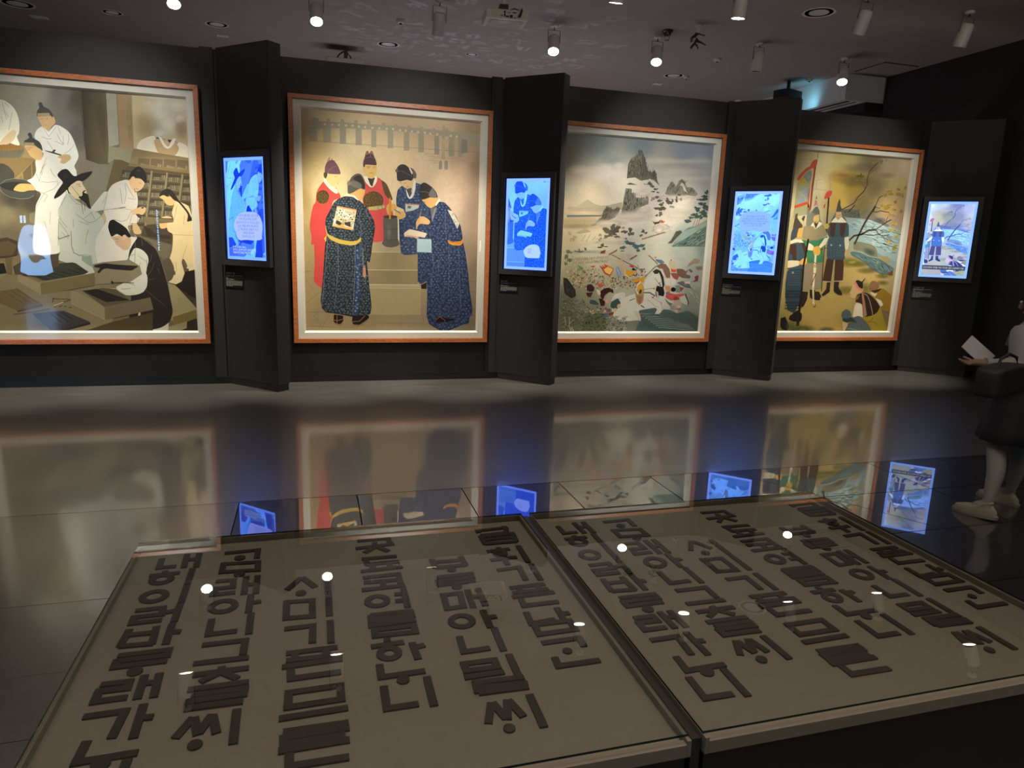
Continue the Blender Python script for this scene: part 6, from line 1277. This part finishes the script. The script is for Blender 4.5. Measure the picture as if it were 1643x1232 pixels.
# ================================================================= exhibits behind the camera, seen mirrored in the picture glass
def mir(px, py, yv): p = at_y(px, py, yv); return p[0], p[2]
YB = -4.9; YV = 2*WY-YB-.15
def back_panel(name, label, cat, px0, py0, px1, py1, m, depth=.04):
    x0, z1 = mir(px0, py0, YV); x1, z0 = mir(px1, py1, YV); r = empty(name, label, cat, ((x0+x1)/2, YB, (z0+z1)/2))
    a, b = (x1-x0)/2, (z1-z0)/2
    MB().box(-a-.02, a+.02, -.09, 0, -b-.02, b+.02).build('housing', M_BLACK, r)
    if m: MB().box(-a, a, 0, .006, -b, b).build('lit_face', m, r)
    return r, a, b
back_panel('light_panel', 'square backlit panel seen mirrored in the court painting', 'light panel', 669, 383, 692, 405, mat('backlit_white', (.8, .8, .8), .5, emis=(.72, .9, .74), estr=20))
r, a, b = back_panel('backlit_ladder_sign', 'narrow backlit column sign seen mirrored in the printers painting', 'sign', 250, 336, 257, 402, None)
LB = mat('backlit_blue', (.5, .6, .8), .5, emis=(.35, .65, 1), estr=30)
for k in range(17):
    z = -b+2*b*(k+.5)/17
    for s in (-1, 1): MB().box(min(s*a*.12, s*a*.92), max(s*a*.12, s*a*.92), .0005, .006, z-b/17*.7, z+b/17*.7).build('light_cell', LB, r)
r, a, b = back_panel('backlit_window_sign', 'pair of small backlit bars seen mirrored in the printers painting', 'sign', 31.5, 345.5, 42.5, 358, None)
for s in (-1, 1): MB().box(min(s*a*.2, s*a*.95), max(s*a*.2, s*a*.95), .0005, .006, -b, b).build('light_bar', LB, r)
# talking figure on a dark screen: pale blue robe
x0, z1 = mir(24, 363, YV); x1, z0 = mir(92, 446, YV); ztop = mir(24, 337, YV)[1]
r = empty('video_screen', 'dark video screen of a pale blue robed figure, mirrored in the printers painting', 'screen', ((x0+x1)/2, YB, (z0+z1)/2))
hm = mir(46, 340, YV)[0]-(x0+x1)/2; MB().box(-(x1-x0)/2-.03, (x1-x0)/2+.03, -.09, 0, -(z1-z0)/2-.03, (z1-z0)/2).box(hm, (x1-x0)/2+.03, -.09, 0, (z1-z0)/2, ztop-(z0+z1)/2).build('housing', M_BLACK, r)
cxm, czm = (x0+x1)/2, (z0+z1)/2
def fig(nm, pts, col, st, h):
    q = chaikin([mir(0+x/9.128, 330+y/9.128, YV) for x, y in pts], 1); q = [(a-cxm, b-czm) for a, b in q]
    me = bpy.data.meshes.new(nm); me.from_pydata([(a, h, b) for a, b in q], [], [tuple(t) for t in tessellate_polygon([[Vector((a, b, 0)) for a, b in q]])]); link(nm, me, mat('video_'+nm, (.02, .02, .02), .5, emis=col, estr=st), r)
fig('robe', [(330, 310), (400, 275), (500, 290), (560, 255), (640, 290), (690, 380), (720, 500), (750, 620), (740, 790), (800, 1020), (290, 1020), (320, 780), (260, 640), (270, 520), (300, 400)], (.28, .55, .98), 24, .002)
fig('collar', [(510, 270), (560, 255), (640, 300), (680, 420), (640, 560), (560, 400)], (.55, .75, 1), 24, .003)
fig('head', [(440, 110), (500, 90), (540, 120), (540, 220), (500, 280), (440, 240), (425, 170)], (.30, .30, .27), 10, .0035)
fig('hands', [(400, 720), (520, 710), (620, 720), (690, 790), (600, 780), (560, 840), (480, 830), (450, 780)], (.3, .27, .25), 8, .0045)
fig('sleeve_left', [(340, 330), (300, 440), (280, 540), (370, 700), (420, 720), (330, 770), (270, 640), (260, 560)], (.45, .70, 1), 26, .004)
fig('sleeve_right', [(650, 400), (730, 560), (745, 640), (730, 780), (590, 700), (560, 700), (640, 600)], (.46, .72, 1), 26, .004)
fig('sash', [(430, 400), (520, 420), (545, 500), (555, 700), (540, 700), (520, 470), (430, 455)], (.14, .34, .80), 16, .005)
for nm, px, py, qx, qy, c, st in (('side_light', 1131, 380, 1135.5, 424, (.2, .3, 1), 6), ('side_light', 769.5, 386, 771, 404, (.8, .85, .9), 12)):
    x0, z1 = mir(px, py, YV); x1, z0 = mir(qx, qy, YV)
    r = empty('strip_light', 'narrow %s strip light seen mirrored in picture glass' % ('blue' if px > 1000 else 'white'), 'light', ((x0+x1)/2, YB, (z0+z1)/2)); a, b = (x1-x0)/2, (z1-z0)/2
    MB().box(-a-.01, a+.01, -.09, 0, -b-.01, b+.01).build('housing', M_BLACK, r); MB().box(-a, a, 0, .005, -b, b).build('lit_face', mat('strip_%d' % px, (.5, .5, .5), .5, emis=c, estr=st), r)

# ================================================================= visitor at the right edge, seen from behind
PX, PY = 4.36, 3.27
M_SKIN = mat('skin', (.20, .13, .10), .5, noise=.05, nscale=30); M_LEGG = mat('pale_leggings', (.22, .215, .21), .8, noise=.10, nscale=140); M_TSH = mat('white_shirt_cloth', (.24, .24, .245), .85, noise=.04, nscale=60)
M_DRESS = mat('dark_grey_dress', (.016, .016, .020), .85, noise=.2, nscale=40); M_STRAP = mat('grey_strap', (.10, .10, .11), .8); M_HAIR = mat('black_hair', (.008, .007, .007), .4, noise=.3, nscale=90, bump=.4, bscale=160)
M_SHOE = mat('cream_sneaker', (.26, .245, .19), .6); M_SOLE = mat('rubber_sole', (.18, .17, .15), .7); M_PAPER = mat('brochure_paper', (.42, .42, .44), .6); M_BAG = mat('black_bag_cloth', (.010, .010, .011), .6)
fwd = Vector((-.26, .965, 0)).normalized(); lft = Vector((-fwd.y, fwd.x, 0)); UPV = Vector((0, 0, 1)); O_ = Vector((PX, PY, 0))
def wp(l, f, z): return lft*l+fwd*f+UPV*z          # local to the root empty
person = empty('person', 'person seen from behind in white top, dark dress and pale leggings, holding a brochure', 'person', tuple(O_))
def skin_mesh(name, nodes, edges, root, m, lev=2, parent=None, mfun=None):
    me = bpy.data.meshes.new(name); keys = list(nodes); me.from_pydata([tuple(nodes[k][0]) for k in keys], [(keys.index(a), keys.index(b)) for a, b in edges], [])
    o = bpy.data.objects.new(name, me); COL.objects.link(o)
    sk = o.modifiers.new('skin', 'SKIN'); sk.use_smooth_shade = True
    sv = me.skin_vertices[0].data
    for i, k in enumerate(keys):
        r = nodes[k][1]; sv[i].radius = (r, r) if not isinstance(r, tuple) else r; sv[i].use_root = (k == root)
    sb = o.modifiers.new('sub', 'SUBSURF'); sb.levels = lev; sb.render_levels = lev
    bpy.context.view_layer.update(); dg = bpy.context.evaluated_depsgraph_get(); m2 = bpy.data.meshes.new_from_object(o.evaluated_get(dg)); bpy.data.objects.remove(o)
    m2.materials.clear()
    for x in (m if isinstance(m, list) else [m]): m2.materials.append(x)
    for p in m2.polygons:
        p.use_smooth = True; p.material_index = mfun(p.center) if mfun else 0
    oo = bpy.data.objects.new(name, m2); COL.objects.link(oo); oo.parent = parent; return oo
shL, shR = wp(.165, 0, 1.17), wp(-.165, .0, 1.17)
elL, elR = wp(.235, -.05, .965), wp(-.22, .02, .95)
wrL, wrR = wp(.42, .10, .985), wp(-.17, .24, .93)
N_ = {'pel': (wp(0, 0, .80), .125), 'wai': (wp(0, .01, .93), .105), 'che': (wp(0, .0, 1.07), .125), 'upc': (wp(0, -.005, 1.165), .095), 'nek': (wp(-.02, .01, 1.235), .048), 'hb': (wp(-.05, .03, 1.28), .056), 'hm': (wp(-.06, .04, 1.355), .082), 'ht': (wp(-.06, .03, 1.415), .060),
      'sL': (shL, .058), 'sR': (shR, .058), 'eL': (elL, .040), 'eR': (elR, .040), 'wL': (wrL, .026), 'wR': (wrR, .026),
      'hL': (wp(.085, 0, .76), .088), 'hR': (wp(-.085, 0, .76), .088), 'kL': (wp(.13, .05, .43), .060), 'kR': (wp(-.085, .03, .43), .058), 'cL': (wp(.235, -.02, .30), .055), 'cR': (wp(-.10, -.005, .30), .054), 'aL': (wp(.30, -.03, .095), .033), 'aR': (wp(-.125, .03, .095), .033),
      'fL': (wp(.31, .05, .05), .034), 'fR': (wp(-.13, .11, .05), .034)}
E_ = [('pel', 'wai'), ('wai', 'che'), ('che', 'upc'), ('upc', 'nek'), ('nek', 'hb'), ('hb', 'hm'), ('hm', 'ht'), ('upc', 'sL'), ('upc', 'sR'), ('sL', 'eL'), ('sR', 'eR'), ('eL', 'wL'), ('eR', 'wR'), ('pel', 'hL'), ('pel', 'hR'), ('hL', 'kL'), ('hR', 'kR'), ('kL', 'cL'), ('kR', 'cR'), ('cL', 'aL'), ('cR', 'aR'), ('aL', 'fL'), ('aR', 'fR')]
def hand(tag_, wr, d, up_, curl):
    """palm and five fingers; d along the palm, up_ = palm normal (fingers curl towards -up_)"""
    d = d.normalized(); up_ = (up_-d*up_.dot(d)).normalized(); s = d.cross(up_).normalized()
    N_['p'+tag_] = (wr+d*.045, (.028, .017)); N_['q'+tag_] = (wr+d*.07, (.030, .014)); E_.append(('w'+tag_, 'p'+tag_)); E_.append(('p'+tag_, 'q'+tag_))
    for i, (o, L) in enumerate(((-.024, .052), (-.008, .060), (.008, .056), (.023, .044))):
        b = wr+d*.078+s*o; pr = 'q'+tag_; dd = d.copy(); p = b
        for j in range(3):
            nm = 'f%s%d%d' % (tag_, i, j); N_[nm] = (p, .0085-.001*j); E_.append((pr, nm)); pr = nm
            dd = (dd-up_*curl*(.5+.4*j)).normalized(); p = p+dd*L*(.5 if j == 0 else .4)
    p = wr+d*.03-s*.030; pr = 'p'+tag_; dd = (d*.6-s*.8-up_*.2).normalized()
    for j in range(3):
        nm = 't%s%d' % (tag_, j); N_[nm] = (p, .0105-.0012*j); E_.append((pr, nm)); pr = nm; p = p+dd*.026; dd = (dd+d*.45-up_*.12).normalized()
hand('L', wrL, (lft*.9+fwd*.45-UPV*.02), UPV*-.9+fwd*.3, .45)
hand('R', wrR, (fwd*.9+lft*.4), UPV, .4)
body = skin_mesh('body', N_, E_, 'pel', [M_SKIN, M_LEGG], 2, person, lambda c: 1 if c.z < .80 and abs(c.dot(lft)) < .36 and c.z < .72 else 0)
# head details
def ell(nm, c, r, m, par, sub=2, rot=0):
    c = c+lft*-.06+fwd*.02+UPV*-.015; bm = bmesh.new(); bmesh.ops.create_icosphere(bm, subdivisions=sub+1, radius=1)
    for v in bm.verts: v.co = c+lft*(v.co.x*r[0])+fwd*(v.co.y*r[1])+UPV*(v.co.z*r[2])
    me = bpy.data.meshes.new(nm); bm.to_mesh(me); bm.free()
    for p in me.polygons: p.use_smooth = True
    return link(nm, me, m, par)
for s in (-1, 1):
    ell('ear', wp(.080*s, .012, 1.355), (.012, .02, .032), M_SKIN, person); e = ell('eye', wp(.032*s, .098, 1.365), (.014, .008, .009), mat('eye_white', (.6, .6, .58), .3), person); ell('iris', wp(.032*s, .105, 1.365), (.006, .003, .006), M_HAIR, e)
ell('nose', wp(0, .108, 1.335), (.012, .018, .022), M_SKIN, person); ell('mouth', wp(0, .084, 1.298), (.024, .008, .007), mat('lips', (.35, .12, .11), .4), person)
# hair: cap with a bob reaching the shoulders
bm = bmesh.new(); bmesh.ops.create_icosphere(bm, subdivisions=4, radius=1)
for v in bm.verts:
    x, y, z = v.co; k = 1+.03*math.sin(14*math.atan2(y, x)+3*z); zz = 1.385+z*.098
    if y > .25 and z < .55: y2 = .25+(y-.25)*.15
    else: y2 = y
    if z < 0: zz = 1.385+z*(.20 if y < .35 else .03); k *= 1+.10*(-z)
    v.co = wp(x*.116*k-.06, y2*.122*k+.024, zz-.015)
me = bpy.data.meshes.new('hair'); bm.to_mesh(me); bm.free()
for p in me.polygons: p.use_smooth = True
link('hair', me, M_HAIR, person)
def loft(nm, rings, m, par, n=36, cap=False, fold=0):
    vs = []; fs = []
    for (l, f, z, rl, rf, w) in rings:
        for i in range(n):
            a = 2*math.pi*i/n; k = 1+w*math.sin(9*a+z*6)+w*.5*math.sin(5*a+2); vs.append(tuple(wp(l+rl*k*math.cos(a), f+rf*k*math.sin(a), z)))
    for j in range(len(rings)-1):
        for i in range(n): fs.append((j*n+i, j*n+(i+1) % n, (j+1)*n+(i+1) % n, (j+1)*n+i))
    mb = MB(); mb.add(vs, fs); o = mb.build(nm, m, par, smooth=True); so = o.modifiers.new('cloth', 'SOLIDIFY'); so.thickness = .004; return o
loft('shirt', [(0, 0, .90, .135, .105, .01), (0, 0, 1.0, .150, .112, .01), (0, 0, 1.08, .160, .118, .008), (0, -.003, 1.15, .163, .105, .005), (0, -.003, 1.20, .125, .080, 0), (0, .0, 1.225, .070, .060, 0)], M_TSH, person)
def sleeve(a, b, r0, r1, nm='sleeve'):
    mb = MB(); pts = [a+(b-a)*t for t in (-.12, .0, .25, .5, .75, 1.0)]; rr = [r0*.75, r0, r0*1.06, (r0+r1)/2*1.05, r1*1.05, r1]
    mb.tube(pts, rr, 20); o = mb.build(nm, M_TSH, person, smooth=True); return o
sleeve(shL+UPV*.01, elL+(elL-shL)*.08, .066, .062); sleeve(shR+UPV*.01, elR, .064, .056); sleeve(elL, elL+(wrL-elL)*.86, .058, .036); sleeve(elR, elR+(wrR-elR)*.86, .056, .036)
loft('dress', [(0, 0, 1.10, .150, .120, .0), (0, 0, 1.02, .156, .120, .005), (0, .0, .93, .150, .122, .01), (0, 0, .85, .172, .148, .015), (0, 0, .76, .198, .170, .02), (.01, 0, .66, .215, .185, .03), (.02, .0, .56, .218, .19, .035), (.03, 0, .475, .225, .20, .04)], M_DRESS, person)
for s in (-1, 1):
    mb = MB(); mb.tube([wp(.105*s, -.105, 1.08), wp(.112*s, -.112, 1.15), wp(.112*s, -.06, 1.212), wp(.108*s, .0, 1.222), wp(.105*s, .08, 1.18), wp(.10*s, .10, 1.08)], .014, 10); mb.build('shoulder_strap', M_STRAP, person, smooth=True)
def shoe(l, f, heel):
    r = None; pr = []
    mb = MB(); n = 26; prof = []
    for i in range(n):
        a = 2*math.pi*i/n; y = math.cos(a); x = math.sin(a); wdt = .044 if y > 0 else .036
        prof.append((x*wdt*(1-.12*y), y*.128+.035))
    lv = [(0, 1.06), (.018, 1.08), (.026, 1.0)]
    def ringz(z, k, ysc=1, yo=0): return [tuple(wp(l+x*k, f+(y-.035)*k*ysc+.035+yo, z+max(0, .035-(y))*heel)) for x, y in prof]
    vs = []; 
    for z, k in lv: vs += ringz(z, k)
    fs = [(j*n+i, j*n+(i+1) % n, (j+1)*n+(i+1) % n, (j+1)*n+i) for j in range(2) for i in range(n)]+[tuple(range(n))[::-1], tuple(2*n+i for i in range(n))]
    so = MB().add(vs, fs).build('shoe', M_SOLE, person, smooth=True)
    vs = []
    for z, k, ys, yo in ((.022, 1.0, 1, 0), (.045, .98, .98, -.002), (.065, .86, .82, -.018), (.080, .70, .55, -.045), (.098, .74, .42, -.058), (.105, .66, .36, -.058)): vs += ringz(z, k, ys, yo)
    fs = [(j*n+i, j*n+(i+1) % n, (j+1)*n+(i+1) % n, (j+1)*n+i) for j in range(5) for i in range(n)]+[tuple(5*n+i for i in range(n))]
    MB().add(vs, fs).build('upper', M_SHOE, so, smooth=True)
    lc = MB()
    for k in range(4): lc.tube([wp(l-.022, f+.045+k*.016, .076-k*.007), wp(l+.022, f+.05+k*.016, .076-k*.007)], .003, 6)
    lc.build('laces', M_TSH, so)
shoe(.308, -.005, .10); shoe(-.128, .06, .0)
# brochure in the left hand
q = [Vector(at_y(1543, 556, 3.42)), Vector(at_y(1560, 538, 3.44)), Vector(at_y(1597, 571, 3.36)), Vector(at_y(1577, 588, 3.33))]
c0 = sum(q, Vector())/4; r = empty('brochure', 'white folded brochure held up in the hand of the visitor', 'brochure', tuple(c0)); nn = (q[1]-q[0]).cross(q[3]-q[0]).normalized()
for k, (o1, o2) in enumerate(((0, .0), (.003, .010))):
    vs = [q[0]-c0+nn*o1, q[1]-c0+nn*o2, q[2]-c0+nn*o2, q[3]-c0+nn*o1]; vs2 = [v+nn*.0012 for v in vs]
    MB().add(vs+vs2, [(0, 3, 2, 1), (4, 5, 6, 7), (0, 1, 5, 4), (1, 2, 6, 5), (2, 3, 7, 6), (3, 0, 4, 7)]).build('sheet', M_PAPER, r, fixn=True)
# black bag carried at the waist, back to the camera
b = empty('shoulder_bag', 'black soft bag carried behind the waist of the visitor', 'bag', tuple(Vector(at_y(1616, 606, 3.0))))
bm = bmesh.new(); bmesh.ops.create_cube(bm, size=1); bmesh.ops.subdivide_edges(bm, edges=bm.edges, cuts=6, use_grid_fill=True)
for v in bm.verts:
    x, y, z = v.co; k = (abs(x*2)**4+abs(z*2)**4+abs(y*2)**4)**.25 or 1; s_ = .5*max(abs(x*2), abs(y*2), abs(z*2))/k*2*.5+.5*.35
    v.co = lft*(x*.46*(.75+.5*s_))+fwd*(y*.12*(1.2-.5*abs(x)))+UPV*(z*.15*(.8+.4*s_)-.06*x*x)
me = bpy.data.meshes.new('bag_body'); bm.to_mesh(me); bm.free()
for p in me.polygons: p.use_smooth = True
link('bag_body', me, M_BAG, b)
MB().tube([lft*.15+UPV*.05, lft*.11+UPV*.115, lft*.02+UPV*.14, lft*-.07+UPV*.115, lft*-.11+UPV*.05], .009, 8).build('bag_handle', M_BAG, b, smooth=True)
